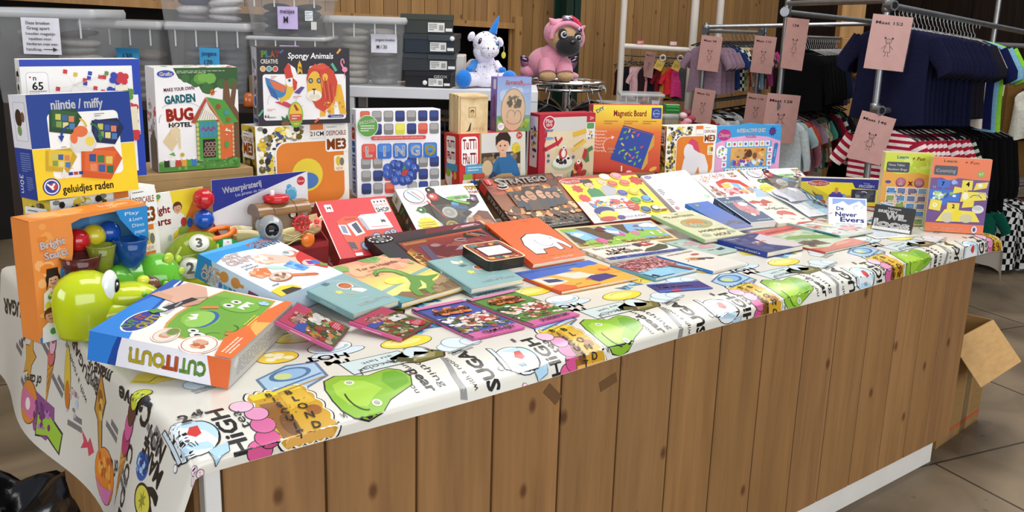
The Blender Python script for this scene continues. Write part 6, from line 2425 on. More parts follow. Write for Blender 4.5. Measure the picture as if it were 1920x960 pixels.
f.spk(0,.3,1,.9,['#b8c4a8','#ccd4b8','#a8b89a'],40,.06,.14,3)
f.rect(0,.80,1,1,'#c8544a')
f.text('de kleine krokodil',.55,.88,.055,'#ecc8b8',wd=.66,b=.03)
f.rect(0,.75,.7,.80,'#d8b4a4')
f.poly([(.18,.58),(.24,.66),(.34,.66),(.60,.60),(.88,.46),(1,.38),(1,.30),(.80,.34),(.52,.44),(.40,.52),(.26,.54)],'#7fa85a')
f.ell(.28,.66,.03,.02,'#dce2c0')
f.poly([(.10,.40),(.30,.44),(.48,.32),(.50,.20),(.2,.26)],'#6a5a4c')
f.spk(.1,.2,.5,.42,['#7a6a5a','#5a4a3e','#8a7a64'],16,.03,.06,5)
f.poly([(.0,.0),(1,.0),(1,.22),(.6,.20),(.3,.12),(0,.18)],'#c8745c')
f.poly([(.4,.1),(.6,.2),(.9,.16),(.7,.12)],'#d8947a')
f.finish()
b = book('book',-.434,.268,Z + .004,-.068,0,.205,.248,.012,'pale green and red children book in front of the small white mountain book','#c6d0c8',spine='#8fb0ac')
f = b
f.spk(0,.05,1,1,['#d88a78','#e6dcd2','#c85a48','#dcc8b8','#e8e4dc','#b8ccc8'],90,.03,.08,3)
f.poly([(0,.82),(.4,1),(.9,1),(.5,.84)],'#c85a48')
f.poly([(.40,.30),(.70,.36),(.90,.30),(.80,.18),(.50,.16)],'#e0a8a0')
f.poly([(.3,.74),(.42,.78),(.60,.42),(.5,.40)],'#eeeae2')
f.ell(.62,.62,.12,.08,'#e2cf8a')
f.l.rect(.0,.02,1,.48,'#4a8a90')
f.l.text('snoet, bak & boeren',.5,.26,.025,'#1f3a40',wd=8,rot=-U,b=.04)
f.finish()
# cream-green book propped on the puzzle
b = book('picture_book',-.955,.474,Z + .012,-.089,.129,.205,.282,.013,'pale green picture book with an oval barn picture, propped across the woodland puzzle','#d2d2ac',spine='#9ec08a')
f = b
f.rect(.0,.0,.03,1,'#a8c890')
f.spk(.05,.02,.97,.98,['#d6d6b2','#cfd0a8','#dadbb8'],30,.06,.12,3)
f.text('KANTEREN',.5,.83,.055,'#8a8a6a',wd=.62,b=.02)
f.ell(.5,.915,.05,.015,'#6a6a54')
f.ell(.52,.54,.34,.17,'#b8975a')
f.ell(.50,.52,.32,.155,'#a3a878')
f.poly([(.24,.48),(.36,.64),(.62,.66),(.78,.56),(.70,.50),(.4,.56)],'#c88a4a')
f.poly([(.30,.44),(.36,.56),(.48,.52),(.5,.44)],'#b8c8cc')
f.spk(.28,.40,.76,.56,['#7a9a5a','#c8a868','#8aa8a0','#6a8a4a'],20,.03,.05,4)
f.text('HOEVEEL',.55,.26,.06,'#9a7a6a',wd=.66,b=.02)
f.text('HOU',.56,.10,.075,'#a8826e',wd=.36,b=.03)
f.ell(.22,.13,.10,.045,'#a8b49a')
f.ell(.86,.15,.09,.045,'#a8b49a')
f.ell(.16,.86,.05,.02,'#8a8a78')
f.finish()
b = book('book',-.729,.541,Z + .006,-.077,.225,.122,.245,.016,'plain mid blue book with small stars, between the pale green book and the navy box','#3d62b0',spine='#2a7ac8')
f = b
f.grad(0,0,1,1,'#44508e','#3a6cc0')
f.spk(.1,.35,.95,.98,['#8aa4dc','#6a8ad0','#a8bce6'],16,.006,.012,3)
f.rect(.22,.85,.42,.95,'#3a4a5a')
f.rect(.25,.86,.39,.94,'#8a9a8a')
f.greek(.5,.72,.8,.74,'#7a9ad8',1,3)
f.poly([(.1,.16),(.5,.28),(.95,.2),(.95,.12),(.5,.16)],'#3a4060')
f.line([(.2,.14),(.7,.18)],.03,'#8a7a5a')
f.finish()
p = Pack('card_game_box',-.595,.550,Z + .004,-.194,.253,.128,.228,.026,'navy blue box with a pink shape on the lid, on the blue book','game box',side='#d6dade')
f,l = p.f,p.l
f.rect(0,0,1,1,'#d2dae2')
f.rect(.03,.015,.97,.985,'#2b4668')
f.text('VOORDELEN',.50,.80,.075,'#dde4ea',wd=.80,b=.04)
f.ell(.42,.93,.06,.025,'#d8dce2')
f.poly([(.32,.72),(.70,.74),(.86,.62),(.88,.36),(.70,.24),(.46,.28),(.28,.50)],'#b87a80')
f.spk(.36,.28,.84,.60,['#a8646c','#c48e92','#b0707a'],30,.03,.06,3)
f.ell(.66,.68,.18,.075,'#ecdcd8')
f.ell(.42,.70,.10,.05,'#d86a5a')
f.poly([(.88,.48),(.98,.44),(.96,.36),(.88,.38)],'#e6e8ea')
f.poly([(.42,.28),(.52,.34),(.58,.24),(.48,.22)],'#e9e6e4')
f.text('kwartetspel',.62,.09,.045,'#dde4ea',wd=.5,b=.04)
l.rect(0,0,1,1,'#1f3c5e')
l.text('VOORDELEN',.5,.66,.028,'#c8d4de',wd=3.6,rot=-U,b=.04)
l.text('KWARTET',.5,.26,.028,'#c8d4de',wd=2.4,rot=-U,b=.04)
p.b.rect(0,0,1,1,'#e2e2de')
p.done()
b = book('book',-.462,.519,Z,-.249,.191,.166,.262,.018,'cream book with two red birds, right of the navy box','#e3dcc6',spine='#cfc8b4')
f = b
f.poly([(.14,.80),(.30,.90),(.48,.84),(.66,.92),(.80,.76),(.58,.74),(.46,.64),(.30,.68),(.34,.78),(.22,.76)],'#b0443a')
f.ell(.20,.82,.08,.05,'#b0443a')
f.poly([(.30,.74),(.42,.78),(.40,.70)],'#e3dcc6')
f.line([(.30,.50),(.62,.70),(.70,.60)],.012,'#2a2a2a')
f.text('SLAAP',.44,.55,.05,'#2a2a2a',wd=.34,b=.02,rot=.1)
f.text('LEKKER',.66,.52,.05,'#2a2a2a',wd=.36,b=.02,rot=.1)
f.poly([(.36,.34),(.50,.44),(.72,.44),(.86,.34),(.84,.22),(.68,.28),(.52,.30),(.44,.26)],'#b84a40')
f.line([(.80,.52),(.90,.48)],.03,'#3a3428')
f.poly([(.46,.16),(.60,.12),(.64,.08),(.56,.10)],'#a8442e')
f.greek(.78,.06,.95,.12,'#4a3a30',2,3)
f.ell(.30,.18,.03,.02,'#5a4a34')
f.finish()
# clear bag with pale blue cloth, white knit and black cord
mw = pose(-.272,.515,Z + .012,-.16,.24)
root = empty('bagged_clothing',mw)
tag(root,'folded pale blue and white clothing in a clear bag, beside the red bird book','clothing')
mb = MB()
rows = []
for j in range(9):
    v = j / 8
    rows.append([(u / 10 * .20,v * .25,.012 + .006 * sin(u * .9 + v * 4) * sin(pi * v)) for u in range(11)])
mb.grid(rows,FABRIC,None,True,colf=lambda a,b: '#eef0f2' if b < 5 else '#b4d6e6')
mb.box((0,0,-.002),(.20,.25,.004),FABRIC,'#dfe6ea',.002)
mb.make('folded_cloth',root)
mb = MB()
rows = []
for j in range(10):
    v = j / 9
    rows.append([(.02 + .12 * u / 9 + .01 * sin(v * 7),.13 + .12 * v,.018 + .03 * sin(pi * u / 9) * sin(pi * min(1,v * 1.1)) * (1 + .25 * sin(u * 2.2))) for u in range(10)])
mb.grid(rows,FABRIC,'#e4e4ee')
mb.make('knit_lump',root)
mb = MB()
for k in range(3):
    mb.tube([(.11 + .02 * k,.22,.035),(.14 + .01 * k,.17 - .01 * k,.03),(.12 + .02 * k,.12,.024),(.16 - .02 * k,.08 + .01 * k,.022),(.15,.04 + .01 * k,.020)],.0016,MATTE,'#26282c',6)
mb.make('cord',root)
mb = MB()
mb.box((-.004,-.004,.046),(.205,.255,.0465),CLEAR,'#fff',.0001)
mb.make('clear_bag',root)

# little standing books
b = book('gift_book',-.297,.407,Z,-.823,1.05,.144,.117,.024,'small white book with blue lettering and snowy mountains, propped up at the right','#e9ebf0',spine='#d8dae2')
f = b
f.rect(.10,.56,.97,.96,'#8ea6d6')
f.poly([(.10,.56),(.10,.74),(.25,.80),(.38,.88),(.52,.74),(.66,.82),(.80,.90),(.97,.72),(.97,.56)],'#e6e8ee')
f.spk(.55,.60,.95,.80,['#d8dae0','#f0f2f4','#c2c8d4'],14,.02,.04,3)
f.text('De',.30,.62,.12,'#4a4f9c',wd=.19,b=.03)
f.text('Never',.46,.42,.15,'#4a4fa0',wd=.56,b=.03)
f.text('Evers',.62,.24,.16,'#4a4fa0',wd=.62,b=.03)
f.text('EEN WINTERS VERHAAL',.55,.08,.045,'#9a9ca8',wd=.72)
f.line([(.02,.40),(.10,.46)],.02,'#c87a7a')
f.finish()
p = Pack('gift_book',-.172,.302,Z,-1.30,1.24,.148,.096,.020,'small black book with bold white lettering, propped up beside the mountain book','book',side='#2b2a2a')
f = p.f
f.rect(0,0,1,1,'#302f2f')
f.rect(.02,.0,.98,.12,'#dcd8d4')
f.text('Herman',.50,.90,.08,'#e8e6e4',wd=.32,b=.03)
f.text('BRIEVEN',.34,.76,.11,'#f0eeec',wd=.46,b=.04)
f.text('WIL',.58,.58,.22,'#f4f2f0',wd=.50,b=.07)
f.text('loos',.50,.28,.30,'#f4f2f0',wd=.86,b=.07)
p.b.rect(.02,.1,.98,.9,'#d8d4d0')
p.done()
# thin pale leaflet under the little books
p = Pack('leaflet',-.30,.20,Z,-.35,0,.20,.14,.002,'pale printed sheet under the small black book','leaflet',side='#e0e2e0',m=GLOSS,bev=.0004)
f = p.f
f.greek(.08,.1,.92,.85,'#9ab0c8',5,3)
f.rect(.05,.88,.95,.94,'#7a9ac0')
p.done()

# two music cases and two cases lying flat, all with a red and green farm picture
def disc_case(x,y,yaw,t,w,h,label,seed,z=Z):
    mw = pose(x,y,z + .01 * cos(t),yaw,t)
    n = V((mw[0][2],mw[1][2],mw[2][2]))
    mw.translation = mw.translation - n * .01
    root = empty('disc_case',mw)
    tag(root,label,'disc case')
    mb = MB()
    mb.box((.006,.002,.0012),(w - .002,h - .002,.0066),MATTE,'#b03a5a',.0005)
    f = Art(mb,(.010,.003,.0066),(1,0,0),(0,1,0),w - .014,h - .006,GLOSS)
    f.rect(0,0,1,1,'#6a7a4a')
    f.spk(0,.0,1,1,['#4a6a34','#c8a88a','#8a5a3a','#e2dcd0','#3a4a2c','#a83a34','#d8843a','#7a9a4a'],130,.03,.08,seed)
    f.poly([(0,.72),(1,.72),(1,1),(0,1)],'#c8486a')
    f.poly([(0,.52),(.42,.60),(.42,.72),(0,.72)],'#3a5ab0')
    f.spk(.18,.62,.66,.92,['#b83a3a','#d8a898','#8a2a2e','#e2b8a8','#5a2a24'],40,.03,.06,seed + 1)
    f.text('DE KINDERBAND',.42,.78,.09,'#f2d0c0',wd=.5,b=.04,ol='#8a2a2a')
    f.spk(.5,.4,.95,.66,['#ece8e4','#d8d4d0','#f4f0ee'],22,.04,.08,seed + 2)
    f.ell(.80,.17,.17,.13,'#c8384a')
    f.greek(.68,.10,.92,.24,'#f0c8cc',4,3)
    mb.make('inlay',root)
    b = MB()
    b.box((0,0,0),(.005,h,.0098),GLOSS,'#c8588c',.0006)
    Art(b,(0,0,0),(0,0,1),(0,1,0),.0098,h,GLOSS).greek(.3,.08,.7,.9,'#ecc8d8',1,3)
    b.make('spine',root)
    c = MB()
    c.box((.005,0,.0068),(w,h,.0098),CLEAR,'#fff',.0006)
    c.box((.005,0,0),(w,.0015,.0068),CLEAR,'#fff',.0003)
    c.box((w - .0015,0,0),(w,h,.0068),CLEAR,'#fff',.0003)
    c.make('clear_lid',root)
disc_case(-2.530,.273,.785,.403,.158,.148,'pink edged music disc case tilted against the blue-green novel, nearer the cutting game',3)
disc_case(-2.365,.237,.433,.111,.152,.154,'pink edged music disc case lying flatter, right of the tilted disc case',8)
def film_case(x,y,yaw,w,h,label,title,top,seed):
    p = Pack('film_case',x,y,Z,yaw,0,w,h,.005,label,'film case',side='#c85a94',m=GLOSS,bev=.0008)
    f = p.f
    f.rect(0,0,1,.14,'#cf6aa0')
    f.rect(0,.14,1,1,top)
    f.spk(0,.14,1,.62,['#4a6a34','#d8c0a8','#8a5a3a','#ece6e2','#3a4a2c','#a84a3a','#6a8a44'],130,.03,.07,seed)
    f.spk(.3,.30,.95,.58,['#f0ecea','#d8a898','#c84a44','#e8d8cc','#7a4a34'],60,.03,.06,seed + 1)
    f.rect(0,.93,1,1,'#d478a8')
    f.spk(.18,.62,.82,.88,['#b8482e','#d8783a','#8a2a20','#e0a088','#d4886a'],60,.04,.07,seed + 2)
    f.text('KINDERBAND',.5,.75,.075,'#f0a03a',wd=.66,b=.04,ol='#7a241c')
    f.text(title,.56,.07,.055,'#f6e4ee',wd=.58,b=.05)
    f.rect(0,0,.03,1,'#2a2a30')
    p.done()
film_case(-2.216,.146,-.010,.165,.279,'film case with a pink base band and blue sky, lying flat near the disc cases','TEAM IS FIJN','#3f52a0',5)
film_case(-2.032,.137,.037,.170,.275,'film case with a pink base band and green meadow, lying flat at the front edge','DE GOEDEREN BAAS','#5a8a3e',12)

# ------------------------------------------------------------------ boxed dinosaur toy, front left
FR = TR(-3.060,.702,H + .001,.272)
XZ = M.Rotation(pi / 2,4,'X')             # outlines drawn in x, z stand upright
root = empty('window_carton',FR)
tag(root,'open fronted orange and blue carton holding the green toy with balls, front left corner','toy box')
CW,CH,CDP = .30,.292,.078
mb = MB()
mb.box((0,CDP - .003,0),(CW,CDP,CH),CARD,'#4a80b4')
a = Art(mb,(0,CDP - .003,0),(1,0,0),(0,0,1),CW,CH)
a.grad(0,0,1,1,'#7ab0d4','#4a7fb0')
a.poly([(.62,.2),(.64,.98),(1,.98),(1,.2)],'#5f9cc8')
a.line([(.63,.25),(.645,.6)],.01,'#2a4a70')
mb.make('back_panel',root)
mb = MB()
mb.box((0,0,0),(.003,CDP,CH),CARD,'#e8893a')
mb.make('side_panel',root)
mb = MB()
mb.box((CW - .003,0.01,0),(CW,CDP,CH - .02),CARD,'#4a86b8',.0008,{'x-': '#6aa4cc'})
mb.make('side_panel',root)
mb = MB()
mb.box((0,0,CH - .003),(CW,CDP,CH),CARD,'#ec9440')
a = Art(mb,(0,0,CH),(1,0,0),(0,1,0),CW,CDP)
a.spk(0,0,1,1,['#f0a458','#e88634','#f4b878'],26,.05,.12,3)
a.text('Bright Starts',.78,.5,.3,'#f4ead8',wd=.25)
mb.make('top_flap',root)
mb = MB()
mb.box((0,0,0),(CW,CDP,.003),CARD,'#2f7ab8')
mb.make('bottom_panel',root)
mb = MB(XZ)
o = [(0,0),(CW,0),(CW,.034),(.19,.040),(.155,.048),(.135,.062),(.105,.085),(.09,.12),(.088,.16),(.098,.20),(.102,.24),(.100,.272),(.125,.280),(.20,.283),(CW,.282),(CW,CH),(0,CH)]
mb.prism(o,0,.002,CARD,'#ea8f44')
a = Art(mb,(0,0,.002),(1,0,0),(0,1,0),CW,CH)
a.poly([(0,0),(1,0),(1,.05),(0,.05)],'#2f86c8')
a.spk(.005,.06,.29,.98,['#f0a050','#e6822e','#f2b070','#e88c3c'],30,.03,.06,4)
a.text('Bright',.17,.80,.060,'#f6efe6',wd=.20,b=.05,rot=.08,ol='#c8402e',olw=.06)
a.text('Starts',.19,.71,.060,'#f6efe6',wd=.19,b=.05,rot=.08,ol='#c8402e',olw=.06)
a.ell(.25,.54,.042,.075,'#3a86b8')
a.text('3',.25,.54,.05,'#f4f2e6',b=.06)
a.kid(.145,.505,.055,'#e0b090','#2a1c1a','#f0ece8')
a.poly([(.085,.42),(.10,.60),(.19,.60),(.205,.42),(.19,.50),(.175,.56),(.12,.56),(.105,.48)],'#241814')
a.ell(.16,.37,.07,.04,'#4a9a4a')
a.spk(.10,.33,.24,.42,['#d84a3a','#e8d84a','#3a78b8','#6ab04a'],10,.015,.025,5)
a.ell(.15,.30,.09,.05,'#d8d84a')
a.ell(.12,.335,.02,.02,'#f4f4ee')
a.poly([(.11,.05),(.11,.28),(.33,.34),(.33,.22),(.42,.17),(.5,.16)],'#8ab8d4')
a.rect(.12,.16,.30,.27,'#a4cce2')
a.rect(.12,.07,.30,.165,'#1f3a34')
a.kid(.10,.22,.05,'#dca888','#6a3a20','#eceef0')
a.spk(.06,.055,.32,.12,['#e8d84a','#4a9a4a','#3a78b8','#f0f0ea','#6ab04a'],24,.015,.03,6)
a.rect(.34,.055,1,.13,'#e87a34')
a.text('3+',.58,.09,.04,'#f4f2ea',wd=.05,b=.04)
a.ell(.58,.09,.035,.035,'#2f7ac0')
a.text('3',.58,.09,.035,'#f4f2ea',b=.05)
a.greek(.46,.07,.54,.11,'#3a6aa8',3,3)
mb.make('front_frame',root)
mb = MB(XZ)
mb.prism([(.262,.215),(.300,.195),(.302,.285),(.215,.285),(.225,.262)],.002,.004,CARD,'#2f8acc')
a = Art(mb,(0,0,.004),(1,0,0),(0,1,0),CW,CH)
for k,(t,u) in enumerate((('Play',.86),('& Learn',.89),('Dino',.91),('popper',.925))):
    a.text(t,u,.935 - .055 * k,.03,'#dcecf6',wd=.13 - .01 * k)
mb.make('corner_tab',root)

LIME,GREEN = '#bfce18','#62b830'
root = empty('dinosaur_toy',FR @ M.Translation((.16,.0,.004)))
tag(root,'lime and green plastic dinosaur toy with three coloured funnels, sitting in the orange carton','toy')
T0 = M.Translation((-.16,0,-.004))
mb = MB(T0)
mb.ell((.255,.015,.075),(.115,.055,.072),PLAST,GREEN,26,16)
mb.ell((.315,-.01,.085),(.062,.06,.075),PLAST,GREEN,22,14)
mb.ell((.205,-.005,.080),(.05,.05,.07),PLAST,GREEN,20,12)
mb.box((.16,-.06,.004),(.37,.07,.03),PLAST,'#e9ecec',.008)
for x,y,z,r in ((.325,-.045,.150,.016),(.352,-.058,.115,.010),(.365,-.03,.14,.009),(.300,-.065,.09,.011)):
    mb.ell((x,y,z),(r,r * .5,r),PLAST,'#b4d23a',12,8)
mb.make('body',root)
mb = MB(T0)
hc = V((.083,-.062,.100))
rows = []                                     # head: dome over a straight neck block
for r,z in ((.0,.172),(.026,.168),(.048,.155),(.062,.135),(.068,.108),(.069,.08),(.067,.05),(.064,.028),(.058,.018),(.0,.018)):
    rows.append([(hc.x + max(r,.0005) * 1.08 * cos(2 * pi * k / 28),hc.y + max(r,.0005) * .95 * sin(2 * pi * k / 28),z) for k in range(28)])
mb.grid(rows[::-1],PLAST,LIME,close=True)
mb.ell((.176,-.108,.094),(.070,.044,.040),PLAST,LIME,24,14,M.Rotation(.18,3,'Y') @ M.Rotation(-.25,3,'Z'))
mb.ell((.156,-.108,.064),(.086,.044,.038),PLAST,LIME,24,14,M.Rotation(-.25,3,'Z'))
mb.ell((.205,-.112,.132),(.016,.014,.012),PLAST,'#d6dd3a',12,8)
mb.ell((.182,-.148,.108),(.008,.005,.007),PLAST,'#6ec02c',10,8)
mb.make('head',root)
mb = MB(T0)
mb.ell((.122,-.103,.130),(.031,.016,.042),PLAST,'#eef1ee',16,12,M.Rotation(.5,3,'Z') @ M.Rotation(.15,3,'Y'))
mb.ell((.134,-.116,.132),(.009,.005,.020),PLAST,'#141414',12,10,M.Rotation(.5,3,'Z') @ M.Rotation(.15,3,'Y'))
mb.ell((.1315,-.1205,.140),(.0025,.002,.004),PLAST,'#ffffff',8,6)
mb.make('eye',root)
mb = MB(T0)
mb.ell((.236,-.095,.106),(.025,.024,.026),PLAST,'#6a4630',20,14)
mb.make('nose_ball',root)
for x,y,z,r,h,c,nm in ((.105,-.02,.135,.046,.060,'#5a1418','funnel'),(.165,-.01,.148,.034,.060,'#8a9430','funnel'),(.238,-.02,.150,.042,.062,'#0f4f9c','funnel')):
    b = MB(T0)
    b.lathe([(r * .25,-.015),(r * .72,.01),(r,h),(r * .95,h + .001),(r * .68,.014),(r * .2,-.008)],TINTED,c,24,(x,y,z))
    b.lathe([(r * 1.0,h - .002),(r * 1.03,h),(r * .97,h + .002)],TINTED,c,24,(x,y,z))
    b.make(nm,root)
def ball(p,r,c,label,grp=None,seam=True):
    b = MB(M.Translation(p).inverted() if False else None)
    b.ell((0,0,0),(r,r,r),PLAST,c,28,18)
    b.lathe([(r * .999,-.0006),(r * 1.004,0),(r * .999,.0006)],PLAST,c,28)
    o = b.make('ball',None,FR @ M.Translation(p))
    return tag(o,label,'ball',grp)
ball(V((.136,.040,.217)),.030,'#c01c24','red ball inside the orange carton')
ball(V((.180,.042,.221)),.029,'#cfc02a','yellow ball inside the orange carton, between the red and blue ones')
ball(V((.220,.042,.223)),.029,'#0f4aa8','blue ball inside the orange carton')
b = MB()
b.box((.105,.006,.186),(.26,.07,.1885),CLEAR,'#ffffff',.0002)
b.make('clear_tray',None)
o = bpy.data.objects['clear_tray']
o.parent = bpy.data.objects['window_carton']

# ------------------------------------------------------------------ second pack: ball drop turtle on a card
F2 = TR(-2.713,.986,H + .001,.221)
root = empty('toy_card',F2)
tag(root,'white, yellow and orange backing card behind the turtle ball toy','toy pack')
mb = MB()
mb.box((0,0,0),(.192,.004,.272),CARD,'#efece6')
a = Art(mb,(0,0,0),(1,0,0),(0,0,1),.192,.272)
a.poly([(.46,0),(.46,.55),(.55,.60),(.44,1),(1,1),(1,0)],'#ecd23a')
a.poly([(.46,0),(.46,.48),(.60,.60),(.80,.86),(1,.98),(1,0)],'#d8742c')
a.spk(.5,.1,.98,.6,['#cc6420','#e08a3c'],20,.06,.12,3)
a.text('bright',.26,.82,.075,'#b8383a',wd=.34,b=.04)
a.text('starts',.26,.70,.075,'#b8383a',wd=.34,b=.04)
a.ell(.22,.94,.05,.03,'#e0b83a')
a.ell(.25,.96,.04,.025,'#6a9a4a')
a.kid(.55,.82,.07,'#d8a080','#5a3420','#efe9e6')
a.poly([(.50,.46),(.62,.48),(.80,.66),(.74,.72),(.56,.60)],'#8aa84a')
a.ell(.54,.48,.08,.06,'#e0c04a')
a.ell(.64,.66,.05,.05,'#b83a3a')
a.ell(.74,.64,.05,.05,'#2f5ab0')
a.ell(.40,.52,.035,.03,'#b8c8c0')
mb.make('card',root)
F2t = F2 @ M.Translation((.12,-.07,0))
root = empty('turtle_toy',F2t)
tag(root,'clear green turtle toy with numbered white discs in front of its backing card','toy')
mb = MB()
mb.box((-.10,-.065,0),(.11,.06,.020),PLAST,'#c9cc28',.008)
mb.ell((-.0,-.0,.03),(.105,.062,.035),PLAST,'#ccd01e',26,12)
mb.box((.05,-.06,.015),(.10,.03,.07),PLAST,'#d6cf2a',.012)
mb.make('base',root)
mb = MB()
mb.ell((-.01,.0,.085),(.098,.062,.080),TINTED,'#98b428',28,18)
mb.tube([(-.085,-.03,.06),(-.095,-.035,.085),(-.09,-.03,.115),(-.07,-.025,.135)],.004,PLAST,'#b6cc6a',8)
mb.make('shell',root)
def disc(p,r,nm,ch,c,parent,tilt,col2='#3a4a20'):
    T = M.Translation(p) @ tilt
    b = MB(T)
    b.lathe([(0.0005,0),(r,0),(r,.004),(0.0005,.0042)],PLAST,c,26)
    f = Art(b,(-r,-r,.0042),(1,0,0),(0,1,0),2 * r,2 * r,PLAST)
    if ch:
        f.text(ch,.5,.5,.5,col2,b=.07)
        f.arc(.5,.5,.47,.47,0,2 * pi,.02,'#a8b060',24)
    o = b.make(nm,parent)
    return b,f,o,T
look = M.Rotation(-.55,4,'Z') @ M.Rotation(rad(62),4,'X')
disc((-.068,-.060,.082),.029,'number_disc','2','#eceee2',root,M.Rotation(-.6,4,'Z') @ M.Rotation(rad(72),4,'X'),'#6a5a20')
disc((-.028,-.046,.142),.027,'number_disc','3','#eceee2',root,M.Rotation(-.5,4,'Z') @ M.Rotation(rad(48),4,'X'),'#4a4a20')
T = M.Translation((.046,-.068,.105)) @ look
b = MB(T)
b.lathe([(0.0005,0),(.043,0),(.043,.003),(0.0005,.0032)],CARD,'#1f8a40',30)
f = Art(b,(-.043,-.043,.0032),(1,0,0),(0,1,0),.086,.086)
f.ell(.46,.28,.25,.21,'#f0f0ec')
f.ell(.34,.33,.05,.05,'#2a2a2a')
f.ell(.60,.33,.05,.05,'#2a2a2a')
f.arc(.46,.2,.08,.06,pi * 1.1,pi * 1.9,.02,'#555')
f.line([(.34,.42),(.46,.36),(.58,.42)],.05,'#d8cf3a')
f.rect(.43,.42,.50,.70,'#eef0f0')
f.poly([(.36,.62),(.40,.95),(.66,.95),(.68,.66),(.60,.56),(.60,.70),(.54,.60),(.52,.74),(.44,.74)],'#eef0f0')
f.line([(.22,.82),(.22,.66)],.06,'#d8dc4a')
f.poly([(.15,.67),(.29,.67),(.22,.58)],'#d8dc4a')
f.ell(.54,.86,.03,.03,'#d88a9a')
b.make('sticker_disc',root)
mb = MB()
mb.tube([(.06 + .045 * cos(t),-.01 + .03 * sin(t),.150 + .008 * sin(t + 1)) for t in [2 * pi * k / 20 for k in range(20)]],.008,PLAST,'#ee7a1e',10,closed=True)
for x,y,z,r in ((.098,-.045,.115,.021),(.112,-.03,.135,.018),(.108,-.04,.085,.018),(.10,-.02,.15,.014)):
    mb.ell((x,y,z),(r,r * .8,r),PLAST,'#e8691e',14,10)
mb.make('orange_beads',root)
def ball2(p,r,c,label):
    b = MB()
    b.ell((0,0,0),(r,r,r),PLAST,c,28,18)
    b.lathe([(r * .999,-.0006),(r * 1.004,0),(r * .999,.0006)],PLAST,c,28)
    o = b.make('ball',None,F2 @ M.Translation(p))
    tag(o,label,'ball')
ball2((.158,-.050,.248),.030,'#c41c22','red ball on the yellow and orange backing card, above the blue ball')
ball2((.155,-.050,.189),.029,'#0f4fb4','blue ball on the yellow and orange backing card, below the red ball')

# ------------------------------------------------------------------ pirate bath ship on its card
F3 = TR(-2.483,.93,H + .001,.034)
root = empty('toy_pack',F3)
tag(root,'white and dark blue display card on a dark red base, behind the pirate ship toy','toy pack')
mb = MB()
mb.box((-.03,.062,.02),(.275,.066,.295),CARD,'#e6e5e8')
a = Art(mb,(-.03,.062,.02),(1,0,0),(0,0,1),.305,.275)
a.rect(0,0,1,1,'#e6e5e8')
a.poly([(0,.66),(.75,.92),(1,1.0),(0,1.0)],'#26308c')
a.text('Waterpiraterij',.30,.90,.065,'#eef0f6',wd=.40,b=.03,rot=.10)
a.text('Les pirates de mer',.38,.835,.032,'#c8cce2',wd=.30,rot=.10)
a.ell(.925,.90,.045,.05,'#c8343a')
a.text('Gowi',.925,.90,.025,'#f0dcdc',wd=.07)
a.spk(.74,.56,.88,.88,['#5aa8d0','#3a88b8','#8ac4e0'],22,.03,.06,4)
mb.make('card',root)
mb = MB()
mb.box((-.03,-.055,0),(.275,.062,.10),CARD,'#7a1c20')
a = Art(mb,(-.03,-.055,0),(1,0,0),(0,0,1),.305,.10)
a.rect(0,.85,1,1,'#9a2a2c')
a.greek(.05,.2,.5,.6,'#c89a9a',4,4)
mb.make('base',root)
for sx in (-.03,.273):
    mb = MB(XZ.inverted() @ XZ)
    q = [(sx,-.055,.10),(sx,.062,.10),(sx,.062,.17)]
    p2 = [(x + .002,y,z) for x,y,z in q]
    mb.face(q,CARD,'#a02428')
    mb.face(p2[::-1],CARD,'#a02428')
    mb.face([q[0],q[2],p2[2],p2[0]],CARD,'#a02428')
    mb.make('side_wing',root)
F3s = F3 @ M.Translation((.13,-.012,.102))
root = empty('toy_ship',F3s)
tag(root,'cream plastic pirate ship toy with grey cannon, brown roof and red hatch','toy')
CREAM = '#dccb92'
def hull_pt(t,k):
    """t 0..1 stern to bow, k -1..1 across"""
    x = -.135 + .275 * t
    wdt = .052 * (sin(pi * min(1,max(0.02,t * .92 + .06))) ** .45)
    return x,wdt
mb = MB()
rows = []
n = 26
for i in range(n + 1):
    t = i / n
    x,wd = hull_pt(t,0)
    rim = .052 + .014 * (2 * t - .9) ** 2 + .004 * sin(t * 14)
    bot = .004 + .020 * max(0,abs(t - .45) * 2 - .55) * 1.6
    sec = []
    for k,(yy,zz) in enumerate(((-1,rim),(-1,rim - .012),(-.93,rim - .014),(-.78,bot + .012),(-.5,bot),(.5,bot),(.78,bot + .012),(.93,rim - .014),(1,rim - .012),(1,rim),(.86,rim),(.82,rim - .02),(-.82,rim - .02),(-.86,rim))):
        sec.append((x,yy * wd,zz))
    rows.append(sec)
mb.grid(rows,PLAST,CREAM,close=True)
mb.face(rows[0][::-1],PLAST,CREAM)
mb.face(rows[-1],PLAST,CREAM)
for j in range(3):                            # waves moulded on the side
    mb.tube([(-.03 + .15 * k / 14,-.0525 + .006 * (k / 14) ** 3 * 4 * (k / 14),.036 - .011 * j + .006 * sin(k * .9 + j)) for k in range(13)],.0018,PLAST,'#d2bf84',6)
mb.make('hull',root)
mb = MB()
mb.box((-.06,-.035,.03),(.085,.04,.096),TINTED,'#a08a70',.003)
mb.box((-.055,.02,.03),(.08,.04,.094),PLAST,'#8a6a4a',.003)
mb.make('cabin',root)
mb = MB()
rows = []
for i in range(9):
    x = -.072 + .165 * i / 8
    r = .040 + .001 * (i % 2)
    rows.append([(x,.0 + r * cos(a),.096 + r * .78 * sin(a)) for a in [pi * k / 12 for k in range(13)]] + [(x,-.034,.092),(x,.034,.092)])
mb.grid(rows,PLAST,'#8f6b45',close=True)
mb.face(rows[0],PLAST,'#6e5030')
mb.face(rows[-1][::-1],PLAST,'#6e5030')
